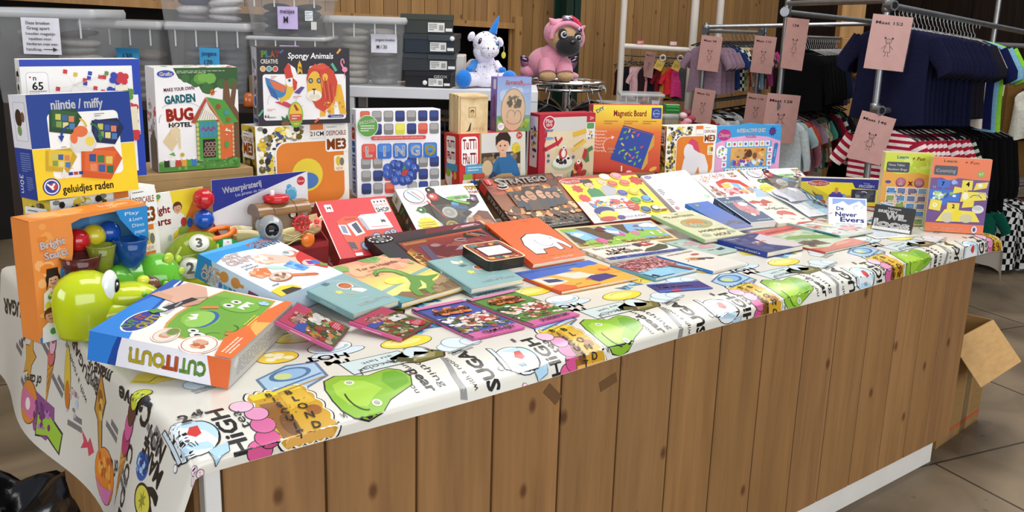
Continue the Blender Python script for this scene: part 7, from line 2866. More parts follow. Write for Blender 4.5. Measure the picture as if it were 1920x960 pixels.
for x in (-.025,.045):
    mb.tube([(x,.0405 * cos(a),.096 + .0405 * .78 * sin(a)) for a in [pi * k / 12 for k in range(13)]],.0012,PLAST,'#5a4028',6)
mb.make('roof',root)
mb = MB()
mb.lathe([(.0005,0),(.034,.0),(.040,.008),(.038,.018),(.026,.022),(.0005,.022)],PLAST,'#c81e20',24,(.0,0,.126))
mb.lathe([(.007,.022),(.007,.032),(.004,.036),(.0005,.036)],PLAST,'#e8e4e0',10,(-.012,0,.126))
mb.make('hatch',root)
mb = MB(M.Translation((-.045,-.045,.062)) @ M.Rotation(-.25,4,'Z') @ M.Rotation(pi / 2,4,'X'))
mb.lathe([(.036,-.03),(.038,.0),(.034,.012),(.024,.022),(.022,.026),(.0195,.026),(.0185,.012),(.0005,.012)],PLAST,'#8f9294',26,colf=lambda a,b: '#101214' if a > 4 else '#9a9d9f')
mb.box((-.036,-.052,-.03),(.036,-.02,.006),PLAST,'#8f9294',.004)
mb.make('cannon',root)
mb = MB(M.Translation((.052,-.050,.066)) @ M.Rotation(-.2,4,'Z') @ M.Rotation(pi / 2,4,'X'))
mb.lathe([(.0005,.006),(.008,.006),(.009,0),(.0005,0)],PLAST,'#b81a1c',16)
mb.tube([(.021 * cos(t),.021 * sin(t),.003) for t in [2 * pi * k / 24 for k in range(24)]],.0045,PLAST,'#c41c1e',8,closed=True)
for k in range(8):
    t = 2 * pi * k / 8
    mb.tube([(.006 * cos(t),.006 * sin(t),.003),(.029 * cos(t),.029 * sin(t),.003)],[.003,.0042],PLAST,'#c41c1e',7)
mb.make('ship_wheel',root)
mb = MB(M.Translation((.112,-.030,.058)) @ M.Rotation(-.3,4,'Z') @ M.Rotation(pi / 2 - .3,4,'X'))
st = [(.022 * (1 if i % 2 == 0 else .5) * cos(pi * i / 5 + .3),.022 * (1 if i % 2 == 0 else .5) * sin(pi * i / 5 + .3)) for i in range(10)]
mb.prism(st,0,.010,PLAST,'#e2622a')
mb.ell((0,.0,.010),(.008,.008,.004),PLAST,'#d83a2a',10,8)
mb.make('starfish',root)
mb = MB(M.Translation((.072,-.050,.012)) @ M.Rotation(pi / 2,4,'X'))
mb.lathe([(.0005,.007),(.014,.006),(.022,.002),(.022,-.004),(.0005,-.004)],PLAST,'#ec7a22',20)
mb.make('paddle_wheel',root)
mb = MB(XZ)
a = Art(mb,(.018,.078,.038),(1,0,0),(0,1,0),.03,.03,PLAST)
a.ell(.5,.5,.5,.45,'#1c1a1a')
a.ell(.5,.40,.28,.25,'#e8dccb')
a.rect(.2,.55,.8,.68,'#b83030')
a.ell(.42,.42,.05,.05,'#1c1a1a')
a.ell(.60,.42,.05,.05,'#1c1a1a')
mb.make('flag_sticker',root)

# ------------------------------------------------------------------ rear shelving
def box_thing(name,mw,lo,hi,m,col,label,cat,group=None,ch=.004):
    b = MB()
    b.box(lo,hi,m,col,ch)
    return tag(b.make(name,None,mw),label,cat,group)

# white shelf unit: board, two uprights
T = ST(-.80,4.50,0)
root = empty('white_shelf',T)
tag(root,'white shelf unit behind the counter carrying the shoe boxes and the unicorn','shelf')
b = MB()
b.box((0,0,1.295),(.90,.42,1.345),PAINT,'#d5d6da',.003)
b.make('shelf_board',root)
for x in (.0,.858):
    b = MB()
    b.box((x,.002,0),(x + .042,.042,1.295),PAINT,'#d0d2d6',.003)
    b.make('upright',root)
    b = MB()
    b.box((x,.378,0),(x + .042,.418,1.295),PAINT,'#d0d2d6',.003)
    b.make('upright',root)
b = MB()
b.box((.004,.01,.70),(.896,.41,.73),PAINT,'#c9cbd0',.003)
b.make('lower_shelf',root)
# wire basket with dark goods under the board
T = ST(-.76,4.50,1.13)
root = empty('wire_basket',T)
tag(root,'dark wire basket hanging under the white shelf, above the word game','basket')
b = MB()
b.box((.0,.03,.0),(.74,.36,.012),DARKWOOD,'#8a7a6a',.002)
b.box((.0,.03,.09),(.74,.05,.115),DARKWOOD,'#5a5048',.002)
b.make('tray',root)
b = MB()
for k in range(13):
    x = .02 + .058 * k
    b.tube([(x,.03,.0),(x,.026,.05),(x,.03,.10),(x + .012,.02,.085)],.0022,STEEL,'#6a6a6a',5)
b.make('hooks',root)
R = random.Random(4)
for k in range(6):
    T = ST(-.70 + .115 * k,4.56,1.142)
    b = MB()
    c = R.choice(['#4a3826','#2b2a2c','#6b5a34','#3a3d46','#5a4a3a'])
    b.ell((0,.1,.028),(.055,.10,.028),FABRIC,c,12,8)
    b.ell((.01,.08,.045),(.035,.06,.018),FABRIC,R.choice(['#7a6a4a','#4a4a50','#5a3a2a']),12,8)
    tag(b.make('folded_bag',None,T),'dark folded bag lying in the wire basket under the white shelf','bag','bags in the wire basket')

def tub(name,mw,w,d,h,label,fill=None,lid=True,fillh=.6,latch=2,group=None):
    """clear tapered storage box with rim lid, ribs and something inside"""
    root = empty(name,mw)
    tag(root,label,'storage box',group)
    b = MB()
    k = .86
    def ring(s,z,r=.02):
        pts = []
        x0,x1,y0,y1 = w / 2 * (1 - s),w / 2 * (1 + s),d / 2 * (1 - s),d / 2 * (1 + s)
        for cx,cy,a0 in ((x1 - r,y0 + r,-pi / 2),(x1 - r,y1 - r,0),(x0 + r,y1 - r,pi / 2),(x0 + r,y0 + r,pi)):
            pts += [(cx + r * cos(a0 + i * pi / 8),cy + r * sin(a0 + i * pi / 8),z) for i in range(5)]
        return pts
    b.grid([ring(k,0),ring(k + .01,.01),ring(.97,h * .93)],TUB,'#c9cbcc',close=True)
    b.face(ring(k,0)[::-1],TUB,'#b8babb')
    b.make('body',root)
    c = MB()
    c.grid([ring(.975,h * .90),ring(1.02,h * .90),ring(1.03,h * .96),ring(1.0,h)],TUBRIM,'#dadcde',close=True)
    if lid:
        c.face(ring(1.0,h),TUBRIM,'#d2d4d6')
    c.make('lid' if lid else 'rim',root)
    for i in range(4):
        r_ = MB()
        x = w * (.12 + .25 * i)
        r_.box((x,-.004 + d * .012,h * .70),(x + .006,.004 + d * .012,h * .93),TUBRIM,'#e6e8ea',.001)
        r_.make('rib',root)
    if fill:
        f_ = MB()
        R = random.Random(int(w * 1e4) + len(label))
        nl = max(4,int(h * fillh / .035))
        for i in range(nl):
            for s in (-1,1):
                rx,ry = w * R.uniform(.17,.20),d * R.uniform(.30,.36)
                z = .018 + (h * fillh - .03) * i / nl
                f_.ell((w * (.5 + s * R.uniform(.17,.20)),d * .5 + R.uniform(-.01,.01),z),(rx,ry,R.uniform(.016,.026)),FABRIC,R.choice(fill),14,6,M.Rotation(R.uniform(-.12,.12),3,'Y'))
        f_.make('clothes_inside',root)['kind'] = 'stuff'
    return root

def note(mw,w,h,col,lines,label,ink='#2a2a33',cat='note',fold=False,arrow=False):
    b = MB()
    n = 6
    rows = [[(w * i / n,-.0008 - .004 * sin(pi * i / n) * (j / 4) - (.012 * max(0,j - 3) if fold else 0),h * j / 4) for i in range(n + 1)] for j in range(5)]
    b.grid(rows,MATTE,col)
    b.grid([[(x,y + .0008,z) for x,y,z in r] for r in rows],MATTE,col)
    a = Art(b,(0,-.0065,0),(1,0,0),(0,0,1),w,h,MATTE)
    for t,u,v,hg,wd in lines:
        a.text(t,u,v,hg,ink,wd=wd,b=.01)
    if arrow:
        a.line([(.55,.14),(.85,.14)],.02,ink)
        a.poly([(.80,.20),(.92,.14),(.80,.08)],ink)
    return tag(b.make('paper_note',None,mw),label,cat)

# wooden rack under the left tubs
T = ST(-2.25,4.22,0)
root = empty('wooden_rack',T)
tag(root,'dark brown wooden rack behind the left end of the counter carrying clear tubs','rack')
for z in (.35,.72,1.235):
    b = MB()
    b.box((0,0,z),(1.42,.46,z + .03),DARKWOOD,'#d0a078',.003)
    b.make('rack_board',root)
for x in (.0,.70,1.38):
    for y in (0,.42):
        b = MB()
        b.box((x,y - (.012 if y == 0 else 0),0),(x + .042,y + .04,1.30),DARKWOOD,'#b08a68',.003)
        b.make('post',root)
R = random.Random(9)
for k,(u,z,c) in enumerate(((-2.18,.75,'#6a1a1c'),(-2.0,.75,'#3a2a2c'),(-1.82,.75,'#58181c'),(-2.17,.38,'#4a1214'),(-1.9,.38,'#2a2224'),(-1.55,.75,'#3a3034'),(-1.3,.75,'#5a4030'),(-1.05,.75,'#2c2c34'))):
    b = MB()
    for q in range(4):
        b.ell((0,0,.03 + .055 * q),(.085,.13,.034),FABRIC,c,14,8)
    tag(b.make('folded_clothes',None,ST(u,4.42,z,.1 * R.random())),('dark red folded clothes on the brown rack at the left edge' if k in (0,2,3) else 'dark folded clothes on a lower board of the brown rack'),'clothes','folded clothes on the brown rack')
for k in range(5):
    b = MB()
    b.lathe([(.0005,0),(.02,0),(.024,.01),(.022,.05),(.012,.06),(.0005,.062)],PLAST,('#b8602a','#c9a24a','#2a2a2a','#8a2a20','#d8b06a')[k],14)
    tag(b.make('small_jar',None,ST(-1.17 + .055 * k,4.21 - .0,1.266)),'small dark and amber jar on the brown rack between the tubs and kit boxes','jar','jars on the brown rack')

tub('storage_tub',ST(-2.22,4.06,1.266),.46,.34,.395,'large clear tub with a handwritten note, top left corner',['#5a5052','#6d6a6c','#8a8a86','#453c40','#a8a49c'],fillh=.85)
note(ST(-2.055,4.05,1.475),.158,.148,'#e4e2ea',[('Deze broeken',.45,.86,.085,.62),('Graag apart',.45,.72,.085,.60),('houden magazijn',.5,.57,.075,.76),('inpakken voor',.48,.43,.075,.60),('kinderen met een',.52,.29,.08,.80),('handicap',.30,.14,.08,.40)],'white handwritten note with an arrow on the large tub, top left',arrow=True)
tub('storage_tub',ST(-1.935,4.30,1.266),.36,.36,.350,'clear grey tub standing second from the left',['#6a6264','#7a7478','#8a8276'],fillh=.7)
note(ST(-1.765,4.285,1.425),.10,.075,'#2f8fc4',[('130',.5,.55,.3,.4)],'folded blue note on the second tub',fold=True)
tub('storage_tub',ST(-1.555,4.30,1.266),.365,.36,.352,'clear grey tub with a blue note, beside the bug hotel box',['#5a5e6a','#6a6a70','#4a4e5a'],fillh=.8)
note(ST(-1.40,4.285,1.415),.088,.095,'#3a9ad0',[('jongens',.5,.76,.2,.74),('170',.45,.34,.24,.40)],'blue note lettered jongens on the grey tub')
tub('storage_tub',ST(-1.60,4.32,1.620),.38,.34,.26,'clear tub with wrapped goods on top of the grey tub, cut by the upper edge',['#a8a2a4','#d0cccc','#8a7f84','#3a4258'],fillh=.9)
tub('storage_tub',ST(-1.205,4.32,1.570),.35,.34,.175,'clear tub of dark clothes with a lilac note, upper of two',['#22252e','#2a2e3a','#343846','#1c1e26'],fillh=.95)
tub('storage_tub',ST(-1.205,4.32,1.395),.35,.34,.172,'clear tub of dark clothes with a lilac note, lower of two behind the sponge kit',['#22252e','#2a2e3a','#1c1e26'],fillh=.95)
box_thing('cardboard_box',ST(-1.20,4.33,1.266),(0,0,0),(.34,.32,.128),KRAFT,'#7a5f40','brown box supporting the two tubs of dark clothes','box')
note(ST(-1.055,4.305,1.600),.088,.096,'#c8b6e2',[('meisjes',.5,.80,.2,.72),('M',.42,.42,.3,.22)],'lilac note lettered meisjes M on the upper dark tub')
note(ST(-1.05,4.305,1.465),.085,.065,'#c8b6e2',[('meisjes',.5,.62,.3,.78)],'lilac note lettered meisjes on the lower dark tub')
b = MB()
for k,(x,z,w2,h2) in enumerate(((0,.03,.034,.02),(0,.008,.034,.02))):
    b.box((x,-.002,z),(x + w2,0,z + h2),MATTE,'#e2e8ea',.0004)
    Art(b,(x,-.002,z),(1,0,0),(0,0,1),w2,h2,MATTE).greek(.1,.2,.9,.8,'#6a7a88',2,k)
b.box((.026,-.003,-.03),(.05,-.001,.004),MATTE,'#d8d4cc',.0004)
tag(b.make('label_tag',None,ST(-.935,4.306,1.63)),'small white tags on the upper tub of dark clothes','tag')
tub('storage_tub',ST(-.905,4.53,1.346),.385,.36,.315,'tall clear tub with a white note on the white shelf',['#a8a29a','#b4aea4','#9a968e'],fillh=.9)
note(ST(-.68,4.528,1.50),.12,.085,'#dcdce6',[('jongens broeken',.55,.70,.14,.75),('M / 30',.42,.32,.2,.40)],'white curled note on the tall tub',fold=True)
b = MB()
a = Art(b,(0,0,0),(1,0,0),(0,0,1),.14,.10,MATTE)
a.text('G',.36,.5,.82,'#6a6866',b=.07)
a.text('E',.72,.30,.16,'#7a7876',b=.05)
b.box((0,.0005,0),(.14,.001,.10),CLEAR,'#fff',.0001)
tag(b.make('printed_bag',None,ST(-.70,4.565,1.385)),'clear bag printed with a grey letter G inside the tall tub','bag')

# shoe boxes
for k,(u,z,w,h,c,lidc,label) in enumerate((
        (-.525,1.346,.215,.073,'#1b1b20','#202026','black shoe box with a white sticker, lowest of the four'),
        (-.540,1.420,.25,.083,'#262b31','#33383d','dark grey shoe box with a folded front flap, second from the bottom'),
        (-.530,1.504,.235,.086,'#222d38','#30363c','dark blue grey shoe box with a round white spot, second from the top'),
        (-.545,1.591,.24,.088,'#2c302c','#34382f','dark green grey shoe box, topmost of the four'))):
    T = ST(u,4.55 + .01 * (k % 2),z,(-.08,.03,-.03,.06)[k])
    root = empty('shoe_box',T)
    tag(root,label,'shoe box')
    b = MB()
    b.box((0,0,0),(w,.31,h * .72 if k != 1 else h - .002),CARD,c,.0015)
    a = Art(b,(0,0,0),(1,0,0),(0,0,1),w,h,CARD)
    b.make('body',root)
    b = MB()
    b.box((-.003,-.003,h * .70),(w + .003,.313,h),CARD,lidc,.0015)
    if k in (1,2):
        b.box((w * .48,-.012,h * .66),(w + .004,-.002,h * .95),CARD,'#3c4247',.002)
    b.make('lid',root)
    b = MB()
    b.box((w * .52,-.0056,h * .10),(w * .84,-.0046,h * .58),MATTE,'#dcdcd8',.0003)
    a = Art(b,(w * .52,-.0057,h * .10),(1,0,0),(0,0,1),w * .32,h * .48,MATTE)
    a.greek(.05,.15,.55,.9,'#4a4a4a',4,k)
    a.rect(.66,.2,.92,.75,'#6a6a6a')
    for q in range(6):
        a.line([(.67 + .045 * q,.2),(.67 + .045 * q,.75)],.014,'#dcdcd8',up=(q == 0))
    b.make('size_label',root)
    b = MB()
    b.box((w * .86,-.0056,h * .14),(w * .99,-.0046,h * .30),MATTE,'#e4e4e0',.0003)
    b.make('price_sticker',root)
    if k in (0,2):
        b = MB(M.Translation((w * (.44 if k == 0 else .96),-.0135 if k else -.0045,h * (.3 if k == 0 else .8))) @ M.Rotation(pi / 2,4,'X'))
        b.lathe([(.0005,.001),(.011,.001),(.011,0)],MATTE,'#e8e8e4',18)
        b.make('round_sticker',root)
    if k == 0:
        b = MB()
        Art(b,(w * .6,-.0058,h * .6),(1,0,0),(0,0,1),.08,.016,MATTE).text('GEOX',.5,.5,.8,'#c8c8c4',wd=.8)
        b.make('lettering',root)
box_thing('white_carton',ST(-.30,4.66,1.346),(0,0,0),(.045,.20,.145),CARD,'#d9d5cf','narrow cream carton between the shoe boxes and the unicorn','box')

# ------------------------------------------------------------------ plush unicorn
WHT,BLU = '#e9e6f2','#0f78d4'
T = ST(-.155,4.66,1.346,.12)
root = empty('plush_unicorn',T)
tag(root,'white speckled plush unicorn with blue feet and horn sitting on the white shelf','soft toy')
R = random.Random(8)
def speck(b,c,r,n,cols,s0=.002,s1=.0042,face=-1):
    for i in range(n):
        d = V((R.uniform(-1,1),R.uniform(-1,.1),R.uniform(-1,1)))
        d.normalize()
        p = V(c) + V((d.x * r[0],d.y * r[1],d.z * r[2]))
        s = R.uniform(s0,s1)
        b.ell(p,(s,s,s),PLUSH,R.choice(cols),6,4)
SP = ['#5a5a8a','#a8a0d0','#3a3a50','#c8b8dc']
b = MB()
rows = []
for r,z in ((.001,.0),(.055,.004),(.074,.03),(.078,.06),(.068,.09),(.054,.115),(.044,.135),(.040,.155),(.03,.17),(.001,.18)):
    rows.append([(r * cos(2 * pi * k / 24),r * .85 * sin(2 * pi * k / 24) + .012 * (z / .18),z) for k in range(24)])
b.grid(rows,PLUSH,WHT,close=True,colf=lambda a,k: '#dcd6ec' if a > 4 else WHT)
speck(b,(0,0,.07),(.075,.064,.065),46,SP)
b.make('body',root)
b = MB()
hc = V((.0,-.03,.205))
b.ell(hc,(.062,.055,.058),PLUSH,WHT,22,16)
b.ell(hc + V((.015,-.048,-.028)),(.044,.036,.036),PLUSH,WHT,20,14)
b.ell(hc + V((-.01,.0,-.035)),(.05,.045,.05),PLUSH,WHT,20,14)
speck(b,hc,(.063,.056,.059),30,SP)
speck(b,hc + V((.015,-.048,-.028)),(.0445,.0365,.0365),30,SP,.0012,.0028)
b.make('head',root)
b = MB()
b.tube([hc + V((.015 + .045 * cos(a),-.028 - .012 * abs(sin(a)),-.018 + .036 * sin(a))) for a in [pi * (-.02 + 1.04 * k / 16) for k in range(17)]],.0038,PLUSH,'#58a8dc',8)
b.make('muzzle_band',root)
for s,dz in ((-1,0),(1,-.012)):
    b = MB()
    e = hc + V((.068 * s - .002,.0,.032 + dz - (.01 if s > 0 else 0)))
    b.ell(e,(.016,.012,.024),PLUSH,WHT,14,10,M.Rotation(-.45 * s,3,'Y'))
    b.ell(e + V((0,-.008,0)),(.009,.006,.015),PLUSH,'#d6d0e6',10,8,M.Rotation(-.45 * s,3,'Y'))
    b.make('ear',root)
b = MB()
b.tube([hc + V((.030,-.008,.05)),hc + V((.038,-.006,.075)),hc + V((.052,-.002,.112)),hc + V((.060,.0,.132))],[.020,.016,.008,.0015],PLUSH,BLU,14)
b.make('horn',root)
for p,rot in (((-.032,-.048,.014),.5),((.050,-.036,.0),-.5)):
    b = MB()
    b.ell(hc + V(p),(.0075,.004,.015),PLAST,'#18181c',12,8,M.Rotation(.35,3,'Y'))
    b.ell(hc + V(p) + V((.002,-.0035,.006)),(.0022,.0016,.003),PLAST,'#f4f4f4',8,6)
    b.make('eye',root)
for x in (.004,.030):
    b = MB()
    b.ell(hc + V((x,-.0835,-.018)),(.0028,.002,.0055),PLUSH,'#2a2430',8,6)
    b.make('nostril',root)
for s in (-1,1):
    b = MB()
    path = [(.045 * s,-.03,.04),(.078 * s,-.06,.040),(.098 * s,-.085,.042)]
    b.tube(path,[.034,.036,.036],PLUSH,WHT,14)
    speck(b,(.078 * s,-.06,.040),(.036,.037,.036),12,SP)
    b.make('hind_leg',root)
    b = MB()
    b.ell((.108 * s,-.098,.044),(.038,.034,.044),PLUSH,BLU,18,12)
    b.make('hind_foot',root)
    b = MB()
    b.tube([(.048 * s,-.012,.115),(.062 * s,-.03,.095),(.072 * s,-.05,.088)],[.020,.019,.014],PLUSH,WHT if s > 0 else '#2a88d8',10)
    b.make('front_leg',root)
    b = MB()
    b.ell((.078 * s,-.058,.086),(.018,.018,.015),PLUSH,BLU,12,8)
    b.make('front_foot',root)
b = MB()
b.ell((-.055,.05,.085),(.035,.02,.045),PLUSH,'#d9d2dc',14,10)
b.make('wing',root)
b = MB(M.Translation((.088,.0,.165)))
b.tube([(0,0,.03),(.002,0,.015),(0,0,0)],.0012,MATTE,'#d8d0b0',5)
b.ell((.0,-.002,-.012),(.011,.002,.016),CARD,'#c9c24a',14,8)
b.make('hang_tag',root)

# ------------------------------------------------------------------ round chrome rack and plush pug
T = ST(.265,5.25,0)
root = empty('round_clothes_rack',T)
tag(root,'round chrome clothes rack under the plush pug','clothes rack')
b = MB()
for rr_ in (.205,.150,.10):
    b.tube([(rr_ * cos(t),rr_ * sin(t),1.345) for t in [2 * pi * k / 40 for k in range(40)]],.007,CHROME,'#d8d8d8',8,closed=True)
for k in range(8):
    t = 2 * pi * k / 8
    b.tube([(0,0,1.343),(.21 * cos(t),.21 * sin(t),1.343)],.005,CHROME,'#c8c8c8',6)
b.make('top_ring',root)
b = MB()
b.tube([(.205 * cos(t),.205 * sin(t),1.31) for t in [2 * pi * k / 40 for k in range(40)]],.008,CHROME,'#c0c0c0',8,closed=True)
for k in range(4):
    t = 2 * pi * k / 4 + .4
    b.tube([(.205 * cos(t),.205 * sin(t),1.31),(.205 * cos(t),.205 * sin(t),1.345)],.005,CHROME,'#c0c0c0',6)
b.make('hanging_ring',root)
b = MB()
b.tube([(0,0,.02),(0,0,1.345)],.018,CHROME,'#c8c8c8',12)
b.make('pole',root)
b = MB()
for k in range(4):
    t = 2 * pi * k / 4
    b.tube([(0,0,.06),(.25 * cos(t),.25 * sin(t),.012)],.011,CHROME,'#c8c8c8',8)
b.make('foot',root)

PNK = '#d98ea4'
TAN = '#b89468'
T = ST(.185,5.20,1.353,.2)
root = empty('plush_pug',T)
tag(root,'plush pug in a pink hooded costume sitting on the round chrome rack','soft toy')
b = MB()
b.ell((-.02,.03,.085),(.108,.10,.088),PLUSH,PNK,24,16)
b.ell((.0,-.01,.10),(.085,.07,.09),PLUSH,PNK,22,14)
b.ell((-.115,.05,.04),(.05,.06,.04),PLUSH,PNK,16,10)
b.ell((.12,.06,.02),(.045,.05,.02),PLUSH,PNK,14,8)
b.make('body',root)
for x in (-.045,.05):
    b = MB()
    b.tube([(x,-.05,.10),(x,-.075,.06),(x,-.085,.04)],[.04,.045,.045],PLUSH,PNK,14)
    b.make('front_leg',root)
    b = MB()
    b.ell((x,-.098,.026),(.046,.036,.027),PLUSH,TAN,16,10)
    b.make('paw',root)
HR = M.Rotation(.22,3,'Y') @ M.Rotation(.15,3,'Z')
hc = V((.045,-.05,.222))
b = MB()
b.ell(hc,(.088,.080,.075),PLUSH,TAN,24,16,HR)
b.make('head',root)
b = MB()
b.ell(hc + V((-.006,.020,.018)),(.099,.083,.080),PLUSH,PNK,26,16,HR)
rim = [hc + HR @ V((.088 * cos(t),-.048 - .008 * sin(t),.004 + .074 * sin(t))) for t in [pi * (-.10 + 1.2 * k / 22) for k in range(23)]]
b.tube(rim,.012,PLUSH,PNK,10)
b.make('hood',root)
b = MB()
b.ell(hc + HR @ V((.012,-.060,-.034)),(.068,.046,.056),PLUSH,'#120f10',22,14)
for sx in (-1,1):
    b.ell(hc + HR @ V((.042 * sx + .006,-.068,.012)),(.026,.018,.034),PLUSH,'#15110f',16,10,M.Rotation(.2 * sx,3,'Y'))
b.ell(hc + HR @ V((.012,-.104,-.012)),(.016,.008,.010),PLAST,'#050505',12,8)
b.make('mask',root)
for sx in (-1,1):
    b = MB()
    e = hc + HR @ V((.042 * sx + .006,-.082,.014))
    b.ell(e,(.018,.008,.018),PLAST,'#d6d6d6',18,12)
    b.ell(e + V((.001,-.005,.002)),(.013,.005,.013),PLAST,'#3a3430',16,10)
    b.ell(e + V((.001,-.008,.002)),(.009,.003,.009),PLAST,'#0b0b0b',12,8)
    b.ell(e + V((.003,-.0105,.006)),(.0024,.0015,.0024),PLAST,'#ffffff',8,6)
    b.make('eye',root)
for sx in (-1,1):
    b = MB()
    base = hc + HR @ V((.078 * sx,-.004,.062))
    b.tube([base + V((-.01 * sx,0,-.012)),base + V((.006 * sx,-.004,.006)),base + V((.026 * sx,-.010,.022))],[.022,.018,.003],PLUSH,PNK,10)
    b.make('hood_ear',root)
b = MB()
b.tube([hc + HR @ V((-.035,-.02,.098)),hc + HR @ V((.0,-.03,.104)),hc + HR @ V((.035,-.035,.094)),hc + HR @ V((.055,-.05,.074))],[.012,.018,.017,.010],PLUSH,'#c01840',10)
b.make('mane',root)
b = MB()
b.ell(hc + HR @ V((-.018,-.035,.098)),(.034,.022,.018),CHROME,'#a8a0b8',16,10,HR)
b.ell(hc + HR @ V((.046,-.072,.058)),(.016,.008,.012),CHROME,'#8a80a0',12,8,HR)
b.make('sequin_patch',root)
for sx,x,y in ((-1,-.135,.03),(1,.115,.03)):
    b = MB()
    b.ell((x,y,.085),(.028,.014,.042),GLOSS,'#7a4a6a',12,8,M.Rotation(.6 * sx,3,'Y'))
    b.ell((x + .01 * sx,y - .006,.105),(.018,.010,.028),CHROME,'#6a5a70',10,8,M.Rotation(.9 * sx,3,'Y'))
    b.make('wing',root)

# ------------------------------------------------------------------ clothes on hangers
def garment_mesh(name,wd,ln,col,sleeve='short',colf=None,th=.020,seed=1,m=None,neck='#1a1a1e'):
    """garment hanging below a rail point at the origin; x across, y along the rail"""
    R = random.Random(seed)
    ph = [R.uniform(0,6) for _ in range(6)]
    m = m or FABRIC
    b = MB()
    n,rows = 28,[]
    zs = [-.085,-.095,-.115,-.14,-.18] + [-.18 - (ln - .18) * k / 9 for k in range(1,10)]
    for i,z in enumerate(zs):
        t = (z + .085) / (.085 - ln)
        hw = (wd * .17,wd * .26,wd * .40,wd * .47,wd * .46)[i] if i < 5 else wd * (.46 - .03 * sin(pi * t) + .02 * t)
        tk = (.010,.014,.02,.022,.024)[i] if i < 5 else th * (1.1 + .5 * t)
        row = []
        for k in range(n):
            a = 2 * pi * k / n
            c,s = cos(a),sin(a)
            x = hw * (abs(c) ** .8) * (1 if c > 0 else -1)
            f = 1 + .28 * t * sin(6.5 * x / wd * 2 + ph[0]) + .22 * t * sin(15 * x / wd + ph[1])
            row.append((x,tk * s * f + .008 * t * sin(9 * x + ph[2]),z + .012 * t * sin(7 * x / wd + ph[3]) * (1 if i > 4 else 0)))
        rows.append(row)
    cf = colf and (lambda a,k: colf(a,k))
    b.grid(rows[::-1],m,col,close=True,colf=(lambda a,k: colf(len(zs) - 1 - a,k)) if colf else None)
    b.face(rows[-1],m,neck)
    b.face(rows[0][::-1],m,neck)
    if sleeve:
        L = .37 * wd if sleeve == 'short' else .72 * (ln - .1)
        for s in (-1,1):
            rr = []
            ns = 5 if sleeve == 'short' else 9
            for i in range(ns):
                t = i / (ns - 1)
                cx = s * wd * (.42 + (.22 if sleeve == 'short' else .17) * min(1,t * 1.25))
                cz = -.150 - L * t
                hw = wd * (.13 * (1 - .28 * t) if sleeve == 'short' else .115 * (1 - .40 * t))
                tilt = .55 if sleeve == 'short' else .25
                ring = []
                for k in range(12):
                    a = 2 * pi * k / 12
                    dx = hw * cos(a)
                    ring.append((cx + dx * cos(tilt) * 1.0,.017 * sin(a) * (1 + .3 * sin(3 * t + ph[4])),cz + s * dx * sin(tilt) * 1.0))
                rr.append(ring)
            b.grid(rr if s > 0 else [r[::-1] for r in rr],m,col,close=True,colf=(lambda a,k: colf(a + 2,k)) if colf else None)
            b.face(rr[-1],m,neck)
    o = b.make(name)
    return o

def stripes(c1,c2,k=1):
    return lambda a,b: c1 if (a // k) % 2 == 0 else c2
def checks(c1,c2,k=2):
    return lambda a,b: c1 if ((a + b // k) % 2 == 0) else c2
def speckle(cols,seed=1):
    R = random.Random(seed)
    tab = [[R.choice(cols) for _ in range(64)] for _ in range(64)]
    return lambda a,b: tab[a % 64][b % 64]

_hang = {}
def hanger(mw,label,group,c='#1b1b1e'):
    if c not in _hang:
        b = MB()
        hook = [(.022 * cos(a),0,.0 + .022 * sin(a) - .004) for a in [pi * (-.15 + 1.15 * k / 9) for k in range(10)]]
        b.tube(hook + [(-.012,0,-.035),(0,0,-.05),(0,0,-.075)],.0026,STEEL,'#b4b6b8',6)
        b.tube([(-.19,0,-.128),(-.08,0,-.092),(0,0,-.075),(.08,0,-.092),(.19,0,-.128)],[.006,.008,.009,.008,.006],PLAST,c,8)
        b.tube([(-.19,0,-.130),(.19,0,-.130)],.004,PLAST,c,6)
        o = b.make('clothes_hanger')
        _hang[c] = o
        o.matrix_world = mw
    else:
        o = _hang[c].copy()
        COL.objects.link(o)
        o.matrix_world = mw
    return tag(o,label,'hanger',group)

_first = {}
def hang_row(p0,p1,items,label_h,group_h,off=0.03,jit=.11,turn=0.0,drop=.022,seed=2,hs=1.0):
    """items: (prototype, count-list of (label, group)) laid out evenly from p0 to p1"""
    R = random.Random(seed)
    d = p1 - p0
    ang = math.atan2(d.y,d.x) - pi / 2
    n = len(items)
    for i,(proto,label,cat,group) in enumerate(items):
        t = i / max(1,n - 1)
        p = p0 + d * t
        mw = TR(p.x,p.y,p.z - drop,ang + turn + R.uniform(-jit,jit))
        if proto.name not in _first:
            _first[proto.name] = 1
            o = proto
        else:
            o = proto.copy()
            COL.objects.link(o)
        o.matrix_world = mw
        tag(o,label,cat,group)
        hanger(mw @ M.Scale(hs,4),label_h,group_h)

def pipe(b,p,q,r=.017,c='#9a9c9e',m=None):
    b.tube([p,q],r,m or STEEL,c,12)
def joint(b,p,c='#8a8c8e'):
    b.lathe([(.0005,-.035),(.026,-.035),(.028,-.02),(.026,0),(.028,.02),(.026,.035),(.0005,.035)],STEEL,c,14,tuple(p))

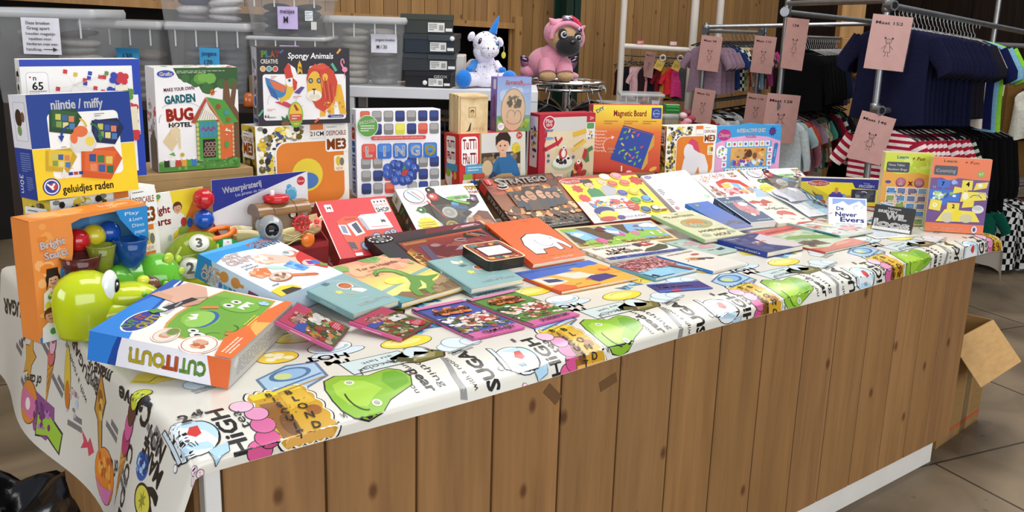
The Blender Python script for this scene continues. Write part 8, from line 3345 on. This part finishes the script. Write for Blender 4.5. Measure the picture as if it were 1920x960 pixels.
# nearest rack
A0,A1 = S(1.97,5.30,1.79),S(3.39,6.60,1.665)
B0,B1 = S(1.97,5.30,1.235),S(3.18,6.40,1.15)
C0 = S(1.71,6.30,1.80)
root = empty('pipe_clothes_rack',TR(S(1.97,5.3,0).x,S(1.97,5.3,0).y,0))
tag(root,'grey pipe clothes rack nearest the counter, holding navy and red striped shirts','clothes rack')
iv = root.matrix_world.inverted()
b = MB(iv);pipe(b,S(1.97,5.3,0),S(1.97,5.3,1.86),.019);b.make('post',root)
b = MB(iv);pipe(b,S(3.03,6.27,0),S(3.03,6.27,1.95),.016);b.make('post',root)
b = MB(iv);pipe(b,A0 - _b * .03,A1);b.make('upper_rail',root)
b = MB(iv);pipe(b,B0 - _b * .03,B1);b.make('lower_rail',root)
b = MB(iv);pipe(b,S(1.97,5.3,1.815),C0);b.make('cross_bar',root)
for z in (1.79,1.235):
    b = MB(iv)
    p = S(1.97,5.3,z)
    joint(b,p)
    pp = p + _r * .035
    b.tube([p,p - _b * .05 + _r * .02],.028,STEEL,'#8f9193',14)
    b.tube([p - _b * .05 + _r * .02,p - _b * .052 + _r * .0205],.018,STEEL,'#2a2a2a',14)
    b.make('pipe_joint',root)

NAVY = '#12142e'
g_navy = garment_mesh('t_shirt',.46,.60,NAVY,seed=3,th=.015)
g_white = garment_mesh('t_shirt',.40,.60,'#e3d5c8',seed=4)
g_navy2 = garment_mesh('t_shirt',.46,.62,'#101640',seed=5)
g_blue = garment_mesh('t_shirt',.46,.62,'#7aaac6',seed=6)
g_lime = garment_mesh('t_shirt',.48,.62,'#86c83a',seed=7)
g_dark = garment_mesh('t_shirt',.44,.56,'#1c1a22',seed=8)
it = [(g_navy,'navy blue T-shirt in the row on the upper rail of the nearest rack','T-shirt','navy T-shirts on the nearest rack')] * 13
it += [(g_dark,'black T-shirt behind the navy ones on the upper rail of the nearest rack','T-shirt','black T-shirts on the nearest rack')] * 4
it += [(g_white,'cream T-shirt near the far end of the navy row','T-shirt',None),(g_navy2,'darker navy T-shirt between the cream and lime ones at the end of the row','T-shirt',None),
       (g_blue,'light blue T-shirt near the far end of the navy row','T-shirt',None),(g_lime,'lime green T-shirt at the far end of the navy row','T-shirt',None)]
hang_row(A0 + (A1 - A0) * .07,A0 + (A1 - A0) * .60,it,'black hanger on the upper rail of the nearest rack','hangers on the upper rail of the nearest rack',seed=5)
g_red = garment_mesh('t_shirt',.42,.62,'#b0283c',seed=9,colf=stripes('#a82038','#e2cfd0'))
# finer stripes: more rows
def striped(name,wd,ln,c1,c2,seed,nst=17):
    R = random.Random(seed)
    b = MB()
    n = 26
    zs = [-.085 - (ln - .085) * k / (nst * 2) for k in range(nst * 2 + 1)]
    rows = []
    for z in zs:
        t = (z + .085) / (.085 - ln)
        q = min(1,(-.085 - z) / .06)
        hw = wd * (.17 + .30 * q ** .7)
        tk = .012 + .016 * min(1,t * 4)
        rows.append([(hw * (abs(cos(a)) ** .8) * (1 if cos(a) > 0 else -1),tk * sin(a) * (1 + .3 * t * sin(12 * cos(a) * hw / wd + seed)),z) for a in [2 * pi * k / n for k in range(n)]])
    b.grid(rows[::-1],FABRIC,None,close=True,colf=lambda a,k: c1 if (a // 1) % 2 == 0 else c2)
    b.face(rows[-1],FABRIC,'#3a1018')
    b.face(rows[0][::-1],FABRIC,'#3a1018')
    for s in (-1,1):
        rr = []
        for i in range(9):
            t = i / 8
            cx,cz = s * wd * (.42 + .24 * t),-.150 - .36 * wd * t
            rr.append([(cx + .13 * wd * (1 - .25 * t) * cos(a) * .85,.018 * sin(a),cz + s * .13 * wd * (1 - .25 * t) * cos(a) * .52) for a in [2 * pi * k / 12 for k in range(12)]])
        b.grid(rr if s > 0 else [r[::-1] for r in rr],FABRIC,None,close=True,colf=lambda a,k: c1 if a % 2 == 0 else c2)
        b.face(rr[-1],FABRIC,c1)
    return b.make(name)
bpy.data.objects.remove(g_red)
g_red = striped('t_shirt',.42,.60,'#a01c34','#e6d6d4',2,15)
it = [(g_red,'red and white striped T-shirt in the row on the lower rail of the nearest rack','T-shirt','red striped T-shirts on the nearest rack')] * 9
hang_row(B0 + (B1 - B0) * .09,B0 + (B1 - B0) * .46,it,'black hanger on the lower rail of the nearest rack','hangers on the lower rail of the nearest rack',seed=6)
g_bw = striped('t_shirt',.40,.62,'#141618','#b8c2b0',4,17)
g_blk = garment_mesh('jumper',.42,.60,'#070709','long',seed=12)
it = [(g_bw,'black and white striped shirt behind the red striped row','T-shirt',None)] + [(g_blk,'black jumper on the far part of the lower rail behind the red striped shirts','jumper','black jumpers on the lower rail')] * 6
hang_row(B0 + (B1 - B0) * .52,B0 + (B1 - B0) * .92,it,'black hanger on the lower rail of the nearest rack','hangers on the lower rail of the nearest rack',seed=7)

# middle rack: black jumpers above, coloured dresses below
M0,M1 = S(1.71,6.30,1.745),S(2.85,7.45,1.69)
N0,N1 = S(1.90,6.50,1.59),S(2.48,7.60,1.57)
L0,L1 = S(1.71,6.30,1.16),S(2.45,7.50,1.16)
root = empty('pipe_clothes_rack',TR(S(1.71,6.3,0).x,S(1.71,6.3,0).y,0))
tag(root,'grey pipe clothes rack in the middle, holding black jumpers and coloured dresses','clothes rack')
iv = root.matrix_world.inverted()
b = MB(iv);pipe(b,S(1.71,6.3,0),S(1.71,6.3,1.86),.02);b.make('post',root)
b = MB(iv);pipe(b,S(2.85,7.45,0),S(2.85,7.45,1.74),.02);b.make('post',root)
b = MB(iv);pipe(b,M0 - _b * .03,M1);b.make('top_bar',root)
b = MB(iv);pipe(b,N0,N1,.013,'#b4b4b2');b.make('upper_rail',root)
b = MB(iv);pipe(b,L0 - _b * .03,L1);b.make('lower_rail',root)
for z in (1.75,1.16):
    b = MB(iv);joint(b,S(1.71,6.3,z)); 
    p = S(1.71,6.3,z)
    b.tube([p,p - _b * .05 - _r * .03],.030,STEEL,'#8f9193',14)
    b.make('pipe_joint',root)
g_bk = garment_mesh('jumper',.31,.46,'#060608','long',seed=13)
g_nv = garment_mesh('jumper',.31,.46,'#141c36','long',seed=14)
g_gr = garment_mesh('jumper',.31,.46,'#262b32','long',seed=15)
g_mu = striped('jumper',.30,.46,'#8a5a1c','#5a3a14',5,22)
g_be = garment_mesh('jumper',.31,.46,'#7a6a52','long',seed=16,colf=speckle(['#7a6a52','#6a5a48','#8a7a60'],3))
g_pu = garment_mesh('jumper',.31,.46,'#4a3a6a','long',seed=17)
it = [(g_bk,'black jumper on the upper rail of the middle rack','jumper','black jumpers on the middle rack')] * 9
it += [(g_nv,'dark navy jumper after the black ones on the middle rack','jumper','navy jumpers on the middle rack')] * 3
it += [(g_gr,'charcoal jumper on the middle rack, next to the mustard one','jumper',None),(g_mu,'mustard striped jumper on the middle rack','jumper',None),(g_pu,'purple jumper behind the mustard striped one','jumper',None)]
it += [(g_be,'beige flecked jumper at the end of the middle rack','jumper','beige jumpers on the middle rack')] * 2
hang_row(N0 + (N1 - N0) * .05,N0 + (N1 - N0) * .97,it,'black hanger on the upper rail of the middle rack','hangers on the upper rail of the middle rack',seed=8,hs=.72)
cols = [('#cfdde2','white'),('#9fb8bc','pale teal'),('#b8482e','rust orange'),('#b8788a','dusty pink'),('#a88aa0','lilac'),(speckle(['#8aa07a','#d8d0b8','#5a7a5a','#c8a88a'],4),'green flowered'),(speckle(['#c8b89a','#6a7a5a','#a8584a','#e2dccc'],5),'beige flowered'),('#4a9484','sea green'),('#1f1f24','black'),('#7a1530','maroon'),('#8a1a34','wine red'),(stripes('#1a1a1c','#c8c8c0'),'black and white striped'),('#3a5a4a','dark green'),('#1a1a22','deep black')]
it = []
for k,(c,nm) in enumerate(cols):
    g = garment_mesh('dress',.31,.47,c if isinstance(c,str) else '#888888','short' if k % 3 else 'long',seed=20 + k,colf=None if isinstance(c,str) else c)
    it.append((g,'%s dress on the lower rail of the middle rack' % nm,'dress',None))
hang_row(L0 + (L1 - L0) * .12,L0 + (L1 - L0) * .95,it,'black hanger on the lower rail of the middle rack','hangers on the lower rail of the middle rack',seed=9,hs=.72)

# far rack: lilac shirts and patterned ones
P0,P1 = S(1.43,7.50,1.60),S(2.12,8.45,1.585)
Q0,Q1 = S(1.43,7.50,1.06),S(2.12,8.45,1.06)
root = empty('pipe_clothes_rack',TR(S(1.43,7.5,0).x,S(1.43,7.5,0).y,0))
tag(root,'grey pipe clothes rack farthest back, holding lilac and patterned shirts','clothes rack')
iv = root.matrix_world.inverted()
for (u,v) in ((1.43,7.5),(1.85,7.48),(2.12,8.45)):
    b = MB(iv);pipe(b,S(u,v,0),S(u,v,1.66),.018);b.make('post',root)
b = MB(iv);pipe(b,P0 - _b * .03,P1,.015,'#b8b8b6');b.make('upper_rail',root)
b = MB(iv);pipe(b,Q0,Q1,.015);b.make('lower_rail',root)
b = MB(iv);pipe(b,S(1.43,7.5,1.63),S(2.6,7.2,1.69),.016);b.make('top_bar',root)
for (u,v) in ((1.43,7.5),(1.85,7.48)):
    b = MB(iv);joint(b,S(u,v,1.61));b.tube([S(u,v,1.6),S(u - .02,v - .06,1.6)],.026,STEEL,'#5a5c5e',12);b.make('pipe_joint',root)
g_li = garment_mesh('t_shirt',.30,.44,'#8a7282',seed=40)
it = [(g_li,'lilac T-shirt at the near end of the farthest rack','T-shirt','lilac T-shirts on the farthest rack')] * 4
for k,(c,nm) in enumerate((('#22366a','royal blue'),(checks('#16161a','#d2d2ce'),'black and white checked'),(speckle(['#8a9a6a','#c8c0a0','#4a6a4a','#b89a6a'],6),'green leaf print'),(speckle(['#b8694a','#8a4a34','#d8a88a','#6a3a2c'],7),'rust print'),(speckle(['#b8a088','#d8c8b0','#8a7060'],8),'cream print'),(speckle(['#3a8a8a','#7ab4b0','#c8d8d0'],9),'turquoise print'),('#7a9ab0','grey blue'),(speckle(['#6a3a3c','#3a2a2c','#8a5a58'],10),'brown print'),('#a83a7a','magenta'))):
    g = garment_mesh('t_shirt',.30,.43,c if isinstance(c,str) else '#888888','short',seed=41 + k,colf=None if isinstance(c,str) else c)
    it.append((g,'%s T-shirt on the upper rail of the farthest rack' % nm,'T-shirt',None))
hang_row(P0 + (P1 - P0) * .04,P0 + (P1 - P0) * .92,it,'wire hanger on the upper rail of the farthest rack','hangers on the upper rail of the farthest rack',seed=10,hs=.72)
it = []
for k,(c,nm) in enumerate((('#8a1c22','red'),('#d8d8d8','white'),(stripes('#dcdcdc','#222226'),'white with black bands'),('#c8ccd0','pale grey'),('#1f1c22','black'),('#2a2a38','ink blue'),('#7a1a4a','plum'))):
    g = garment_mesh('t_shirt',.30,.42,c if isinstance(c,str) else '#888888','short',seed=60 + k,colf=None if isinstance(c,str) else c)
    it.append((g,'%s T-shirt on the lower rail of the farthest rack' % nm,'T-shirt',None))
hang_row(Q0 + (Q1 - Q0) * .02,Q0 + (Q1 - Q0) * .9,it,'wire hanger on the lower rail of the farthest rack','hangers on the lower rail of the farthest rack',seed=11,hs=.72)

# long brown coats at the right
K0,K1 = S(2.95,6.72,1.58),S(4.1,6.95,1.56)
root = empty('coat_rail',TR(S(3.7,7.2,0).x,S(3.7,7.2,0).y,0))
tag(root,'dull grey rail of long brown coats at the right edge','clothes rack')
iv = root.matrix_world.inverted()
b = MB(iv);pipe(b,K0,K1,.016);b.make('rail',root)
for p in (K0,K1):
    b = MB(iv);pipe(b,(p.x,p.y,0),(p.x,p.y,1.6),.018,'#6a6a6a');b.make('post',root)
g_br = garment_mesh('coat',.56,1.05,'#5f431f','long',th=.05,seed=70)
g_br2 = garment_mesh('coat',.62,.86,'#6a4b24','long',th=.06,seed=71)
for g,t,rz,lb in ((g_br,.24,-1.35,'long brown corduroy coat hanging behind the navy row, left of two'),(g_br2,.58,-1.45,'brown corduroy coat with a white tag at the right edge')):
    p = K0 + (K1 - K0) * t
    mw = TR(p.x,p.y,p.z - .02,YAW + pi / 2 + rz)
    g.matrix_world = mw
    tag(g,lb,'coat')
    hanger(mw,'black hanger on the rail of brown coats','hangers on the coat rail','#141416')
g = garment_mesh('trousers',.22,.42,'#c3c1b6',None,th=.05,seed=72)
p = S(3.56,6.72,1.36)
g.matrix_world = TR(p.x,p.y,p.z,YAW)
tag(g,'pale grey trousers hanging between the brown coats','trousers')
b = MB()
b.tube([(0,0,-.085),(0,.01,.02),(0,.02,.24)],.004,STEEL,'#999',6)
b.tube([(-.06,0,-.082),(.06,0,-.082)],.006,PLAST,'#18181a',6)
tag(b.make('trouser_clip',None,TR(p.x,p.y,p.z,YAW)),'thin clip hanger above the pale grey trousers','hanger')
for (u,v,z,lb) in ((3.26,6.56,1.24,'white swing tag on the brown coat'),(3.52,6.62,.93,'white swing tag below the pale grey trousers')):
    b = MB()
    b.box((0,0,0),(.035,.001,.10),MATTE,'#c9c6bc',.0004)
    Art(b,(0,0,0),(1,0,0),(0,0,1),.035,.10,MATTE).greek(.2,.2,.8,.6,'#77746c',4,3)
    b.tube([(.017,.0,.10),(.017,.01,.14)],.001,MATTE,'#999',5)
    tag(b.make('swing_tag',None,ST(u,v,z)),lb,'tag')
# dark clothes filling the rail below the coats
k0,k1 = S(2.62,7.2,1.02),S(3.42,7.75,1.02)
root = empty('pipe_clothes_rack',TR(S(3.3,7.5,0).x,S(3.3,7.5,0).y,0))
tag(root,'low pipe rack of black clothes behind the red striped shirts','clothes rack')
iv = root.matrix_world.inverted()
b = MB(iv);pipe(b,k0,k1,.015,'#6a6a6a');b.make('rail',root)
for p in (k0,k1):
    b = MB(iv);pipe(b,(p.x,p.y,0),(p.x,p.y,1.0),.016,'#6a6a6a');b.make('post',root)
g_dk = garment_mesh('jacket',.50,.80,'#060608','long',th=.035,seed=75)
hang_row(k0 + (k1 - k0) * .03,k0 + (k1 - k0) * .97,[(g_dk,'black jacket on the low rack behind the striped shirts','jacket','black jackets on the low rack')] * 11,'black hanger on the low rack of black clothes','hangers on the low rack',seed=12)
# low rail at the far right with checked shirts
e0,e1 = S(3.18,6.62,.60),S(4.0,6.85,.62)
root = empty('low_clothes_rail',TR(S(3.64,6.69,0).x,S(3.64,6.69,0).y,0))
tag(root,'low chrome rail with checked shirts at the right edge','clothes rack')
iv = root.matrix_world.inverted()
b = MB(iv);pipe(b,e0,e1,.015,'#8a8a8a');b.make('rail',root)
b = MB(iv);pipe(b,S(3.64,6.69,0),S(3.70,6.70,.62),.02,'#a0a0a0');b.lathe([(.0005,0),(.05,0),(.05,.01),(.03,.03),(.0005,.03)],STEEL,'#a0a0a0',16,tuple(S(3.64,6.69,0)));b.make('post',root)
b = MB(iv);pipe(b,S(3.18,6.62,0),S(3.18,6.62,.60),.02,'#8a8a8a');b.make('post',root)
g_te = garment_mesh('shirt',.36,.46,'#0f5a4a','short',th=.04,seed=80)
g_ck = garment_mesh('shirt',.40,.54,'#888888','long',th=.05,seed=81,colf=checks('#0e0e10','#d8d8d4',1))
g_rd = garment_mesh('shirt',.40,.50,'#8a3a30','long',th=.04,seed=82)
it = [(g_te,'dark green shirt on the low rail at the right edge','shirt',None),(g_ck,'black and white checked shirt on the low rail, first of them','shirt','checked shirts on the low rail')]
it += [(g_ck,'black and white checked shirt on the low rail, first of them','shirt','checked shirts on the low rail')]
it = [(a_,lb.replace(', first of them',''),c_,gr) for a_,lb,c_,gr in it] + [(g_rd,'brick red shirt at the very right edge on the low rail','shirt',None)]
hang_row(e0 + (e1 - e0) * .10,e0 + (e1 - e0) * .66,it,'dark hanger on the low rail at the right edge','hangers on the low rail',seed=13,turn=.5)

# jackets round the chrome ring
for k in range(11):
    t = 2 * pi * k / 11 + .2
    c = ('#101012','#16130f','#2a221a','#1a1714','#0e0e10','#241d18','#141416','#121010','#b9b9b6','#19191c','#2a241e')[k]
    g = garment_mesh('jacket',.26,.62,c,'long',th=.035,seed=90 + k)
    T = ST(.265,5.25,1.305) @ M.Translation((.205 * cos(t),.205 * sin(t),0)) @ M.Rotation(t,4,'Z')
    g.matrix_world = T
    if k == 8:
        tag(g,'pale grey jacket among the dark ones on the round rack','jacket')
    else:
        tag(g,'dark jacket hanging on the round chrome rack','jacket','dark jackets on the round rack')
    hanger(T,'small hanger on the round chrome rack','hangers on the round rack','#1c1a1a')

# ------------------------------------------------------------------ size signs in clear sleeves
def size_sign(u,v,z,w,h,rz,roll,text,label,fig=True):
    T = ST(u,v,z,rz) @ M.Rotation(roll,4,'Y')
    root = empty('size_sign',T)
    tag(root,label,'sign')
    b = MB()
    b.box((0,0,-h),(w,.0015,0),MATTE,'#dcaaa2',.0004)
    a = Art(b,(0,0,-h),(1,0,0),(0,0,1),w,h,MATTE)
    a.text(text,.44,.86,.055,'#33262c',wd=.085 * len(text),b=.03)
    if fig:
        I = '#2e2026'
        a.arc(.50,.53,.075,.045,0,2 * pi,.014,I,16)
        for s in (-1,1):
            a.ell(.50 + .09 * s,.585,.026,.022,I)
            a.ell(.50 + .028 * s,.535,.008,None,I)
            a.line([(.50 + .04 * s,.485),(.50 + .085 * s,.33)],.011,I)
            a.line([(.50 + .05 * s,.45),(.50 + .15 * s,.38)],.011,I)
            a.line([(.50 + .03 * s,.33),(.50 + .035 * s,.26),(.50 + .07 * s,.25)],.011,I)
        a.line([(.415,.33),(.585,.33)],.011,I)
        a.arc(.50,.52,.03,.012,pi,2 * pi,.009,I,6)
    b.make('paper',root)
    b = MB()
    n = 8
    b.grid([[(w * (-.02 + 1.04 * i / n),-.003 - .0035 * abs(sin(1.7 * pi * i / n + j)),-h * (1.01 - 1.02 * j / 6)) for i in range(n + 1)] for j in range(7)],CLEAR,'#ffffff')
    b.make('clear_sleeve',root)
    return root
size_sign(1.885,5.255,1.745,.215,.285,0,.07,'Maat 152','pink sign lettered Maat 152 at the top of the nearest rack')
size_sign(1.885,5.250,1.235,.195,.265,0,.22,'Maat 146','pink sign lettered Maat 146 in front of the red striped shirts')
size_sign(1.700,6.245,1.715,.165,.315,-.9,.06,'134','narrow pink sign lettered 134 turned sideways on the middle rack')
size_sign(1.620,6.245,1.240,.215,.315,0,.06,'Maat 128','pink sign lettered Maat 128 in front of the middle rack, above the quiz box')
size_sign(1.390,7.440,1.570,.165,.260,-.5,.07,'Maat 98','pink sign lettered Maat 98 over the lilac shirts')
size_sign(1.370,7.440,1.175,.165,.260,-.5,.09,'Maat 92','pink sign lettered Maat 92 below the lilac shirts')
size_sign(1.790,7.420,1.580,.165,.275,-.5,.06,'Maat 110','pink sign lettered Maat 110 at the middle of the farthest rack')
size_sign(1.770,7.420,1.150,.165,.250,-.5,.06,'Maat 116','pink sign lettered Maat 116 low on the farthest rack')
size_sign(1.065,8.15,1.415,.115,.21,-.9,.10,'Maat 62','narrow pink sign hanging among the baby clothes')

# ------------------------------------------------------------------ white pipe frame with baby clothes
root = empty('white_pipe_frame',TR(S(.85,8.0,0).x,S(.85,8.0,0).y,0))
tag(root,'white painted pipe frame behind the baby clothes','frame')
iv = root.matrix_world.inverted()
for u,v,r,zt in ((.85,8.0,.026,2.4),(1.425,8.0,.032,2.4),(1.68,8.25,.03,2.4)):
    b = MB(iv);b.tube([S(u,v,0),S(u,v,zt)],r,PAINT,'#cfc8bf',14);b.make('post',root)
b = MB(iv);b.tube([S(.85,8.0,1.455),S(1.425,8.0,1.435)],.022,PAINT,'#cfc8bf',14);b.make('cross_bar',root)
b = MB(iv);b.tube([S(1.18,7.9,.90),S(1.43,7.95,.90)],.022,PAINT,'#e0dbd4',14);b.make('cross_bar',root)
b = MB(iv);b.tube([S(.88,8.2,1.375),S(1.42,8.2,1.36)],.008,STEEL,'#4a4a4a',8);b.make('hanging_rail',root)
for u,c in ((.97,'#c85a6a'),(1.24,'#d8b0b4')):
    b = MB()
    b.box((0,-.012,.0),(.055,.012,.03),CARD,c,.002)
    Art(b,(0,-.012,0),(1,0,0),(0,0,1),.055,.03).greek(.1,.2,.9,.8,'#f0e2e2',2,2)
    tag(b.make('rail_clip',None,ST(u,8.0,1.470)),'red clip on top of the white cross bar' if c == '#c85a6a' else 'pale pink clip on top of the white cross bar','clip')
bab = [('#3a1520','maroon'),('#121014','black'),('#d4aab0','pale pink'),('#caa0a6','rose'),('#2a1a1c','dark brown'),('#c8868e','pink waistcoat style'),('#17151a','black and brown'),('#6a1622','dark red'),('#a8772c','mustard'),('#c82a34','bright red'),('#c83a78','hot pink'),('#4a4a4e','grey')]
for k,(c,nm) in enumerate(bab):
    g = garment_mesh('baby_garment',.20,.31 + .02 * (k % 3),c,'short' if k % 2 else None,th=.025,seed=110 + k)
    T = ST(.90 + .046 * k,8.2,1.365,.5 + .25 * sin(k * 2.1)) @ M.Scale(1.0,4)
    g.matrix_world = T
    tag(g,'%s baby garment hanging under the white cross bar' % nm,'baby clothes')
    hanger(T @ M.Scale(.55,4),'small hanger on the baby clothes rail','hangers on the baby clothes rail','#26262a')
for u,lb in ((1.20,'yellow price card among the baby clothes, left of two'),(1.345,'yellow price card among the baby clothes, right of two')):
    b = MB(M.Rotation(.4,4,'Y'))
    b.box((-.035,-.001,-.10),(.035,.001,-.02),MATTE,'#d8b85a',.0005)
    Art(b,(-.035,-.001,-.10),(1,0,0),(0,0,1),.07,.08,MATTE).greek(.2,.2,.8,.6,'#8a6a2a',3,5)
    b.tube([(.022 * cos(t),0,.005 + .022 * sin(t)) for t in [2 * pi * k / 14 for k in range(14)]],.007,PLAST,'#e2e0da',8,closed=True)
    tag(b.make('price_card',None,ST(u,8.08,1.36)),lb,'price card')

# side table with tubs below the baby clothes
T = ST(.55,7.2,0)
root = empty('side_table',T)
tag(root,'plain wooden side table hidden behind the magnetic board box','table')
b = MB();b.box((0,0,.86),(.80,.55,.89),BARN,(.8,.76,.7,1),.003);b.make('table_top',root)
for x in (.02,.74):
    for y in (.02,.49):
        b = MB();b.box((x,y,0),(x + .04,y + .04,.86),BARN,(.7,.66,.6,1),.003);b.make('leg',root)
tub('storage_tub',ST(.62,7.25,.892),.32,.28,.16,'low grey tub in front of the boarded wall, behind the dough box',['#5a4a40','#6a6a6c','#4a4440'],fillh=.8)
tub('storage_tub',ST(.80,7.42,.892),.34,.26,.225,'grey tub with black clips under the baby clothes',['#6a6a70','#7a7a80'],fillh=.8)
note(ST(1.04,7.41,1.00),.055,.07,'#c9c9d0',[('62',.5,.5,.3,.5)],'small pale note on the grey tub under the baby clothes')
T = ST(1.13,7.28,.892)
root = empty('green_crate',T)
tag(root,'small bright green lidded crate beside the magnetic board box','crate')
b = MB();b.box((0,0,0),(.105,.16,.10),TUB,'#c8d8cc',.004);b.make('body',root)
b = MB();b.box((-.004,-.004,.10),(.109,.164,.165),PLAST,'#178a34',.006)
b.box((.006,-.008,.118),(.099,-.003,.123),PLAST,'#3aaa54',.001);b.box((.006,-.008,.142),(.099,-.003,.147),PLAST,'#3aaa54',.001)
b.make('lid',root)
b = MB()
for k in range(5):
    b.ell((.03 * (k % 3),.02 * k,.02 + .02 * k),(.035,.04,.026),FABRIC,('#c8788a','#d8a0ac','#a84a5a','#e2c8cc','#8a4a54')[k],12,8)
tag(b.make('folded_clothes',None,ST(1.27,7.25,.892)),'heap of pink folded clothes right of the green crate','clothes')

# ------------------------------------------------------------------ cardboard box on the floor at the right
T = M(((.996,-.088,0,.125),(.088,.996,0,.062),(0,0,1,0),(0,0,0,1)))
root = empty('open_cardboard_box',T)
tag(root,'open brown cardboard box with a hanging flap, on the floor at the counter right end','box')
BW,BD,BH = .45,.36,.47
b = MB()
for lo,hi in (((0,0,0),(BW,.005,BH)),((0,BD - .005,0),(BW,BD,BH)),((0,.005,0),(.005,BD - .005,BH)),((BW - .005,.005,0),(BW,BD - .005,BH)),((.005,.005,0),(BW - .005,BD - .005,.006))):
    b.box(lo,hi,KRAFT,'#94713f',.001)
a = Art(b,(0,0,0),(1,0,0),(0,0,1),BW,BH,KRAFT)
a.rect(0,.09,1,.125,'#b4522e')
a.rect(.50,.13,.72,.95,'#9a7a4a')
a.rect(.30,.0,.40,.09,'#8a6a40')
b.make('body',root)
b = MB(M.Translation((0,0,BH)) @ M.Rotation(rad(48),4,'X'))
b.box((.0,-.205,-.004),(BW,0,0),KRAFT,'#c39a62',.001)
b.make('flap',root)
b = MB(M.Translation((BW,0,BH)) @ M.Rotation(rad(72),4,'Y'))
b.box((0,.0,-.004),(.12,BD,0),KRAFT,'#b08a54',.001)
b.make('flap',root)
b = MB(M.Translation((0,BD,BH)) @ M.Rotation(rad(-70),4,'X'))
b.box((0,0,-.004),(BW,.10,0),KRAFT,'#b08a54',.001)
b.make('flap',root)
b = MB()
b.box((.24,-.0008,.0),(.30,-.0002,.42),CLEAR,'#ffffff',.0001)
b.make('packing_tape',root)
b = MB()
R = random.Random(3)
rows = []
for i in range(14):
    t = i / 13
    rows.append([(.42 * t + .01 * sin(9 * t),-.03 + .05 * sin(3 * t) + .03 * k,.004 + .016 * abs(sin(7 * t + k)) * R.random()) for k in range(4)])
b.grid(rows,CLEAR,'#ffffff')
tag(b.make('crumpled_tape',None,TR(.14,.0,.001,.12)),'crumpled strip of clear tape on the floor in front of the cardboard box','tape')

# ------------------------------------------------------------------ black bin liner, lower left
T = TR(-3.13,1.00,0)
root = empty('waste_bin',T)
tag(root,'waste bin with a black liner on the floor, lower left corner','bin')
b = MB()
b.lathe([(.0005,0),(.15,0),(.155,.01),(.185,.36),(.178,.36),(.148,.02),(.0005,.02)],PLAST,'#1a1b1d',28)
b.make('bin_body',root)
b = MB()
R = random.Random(6)
rows = []
n = 40
for r,z in ((.195,.20),(.200,.28),(.205,.35),(.196,.395),(.17,.405),(.14,.385),(.10,.35),(.04,.33),(.001,.33)):
    rows.append([(r * (1 + .05 * sin(5 * a + z * 30) + .03 * sin(11 * a + z * 17)) * cos(a),r * (1 + .05 * sin(5 * a + z * 30)) * sin(a),z + .018 * sin(4 * a + 1) + .012 * sin(9 * a + r * 40)) for a in [2 * pi * k / n for k in range(n)]])
b.grid(rows,BAG,'#0c0e12',close=True)
b.make('bin_liner',root)
b = MB()
b.tube([(-.012,-.06,.05),(-.010,-.10,.45)],.012,DARKWOOD,'#5a4636',10)
tag(b.make('broom_stick',None,T @ M.Translation((.02,-.13,0))),'short dark stick standing by the black bin liner','stick')
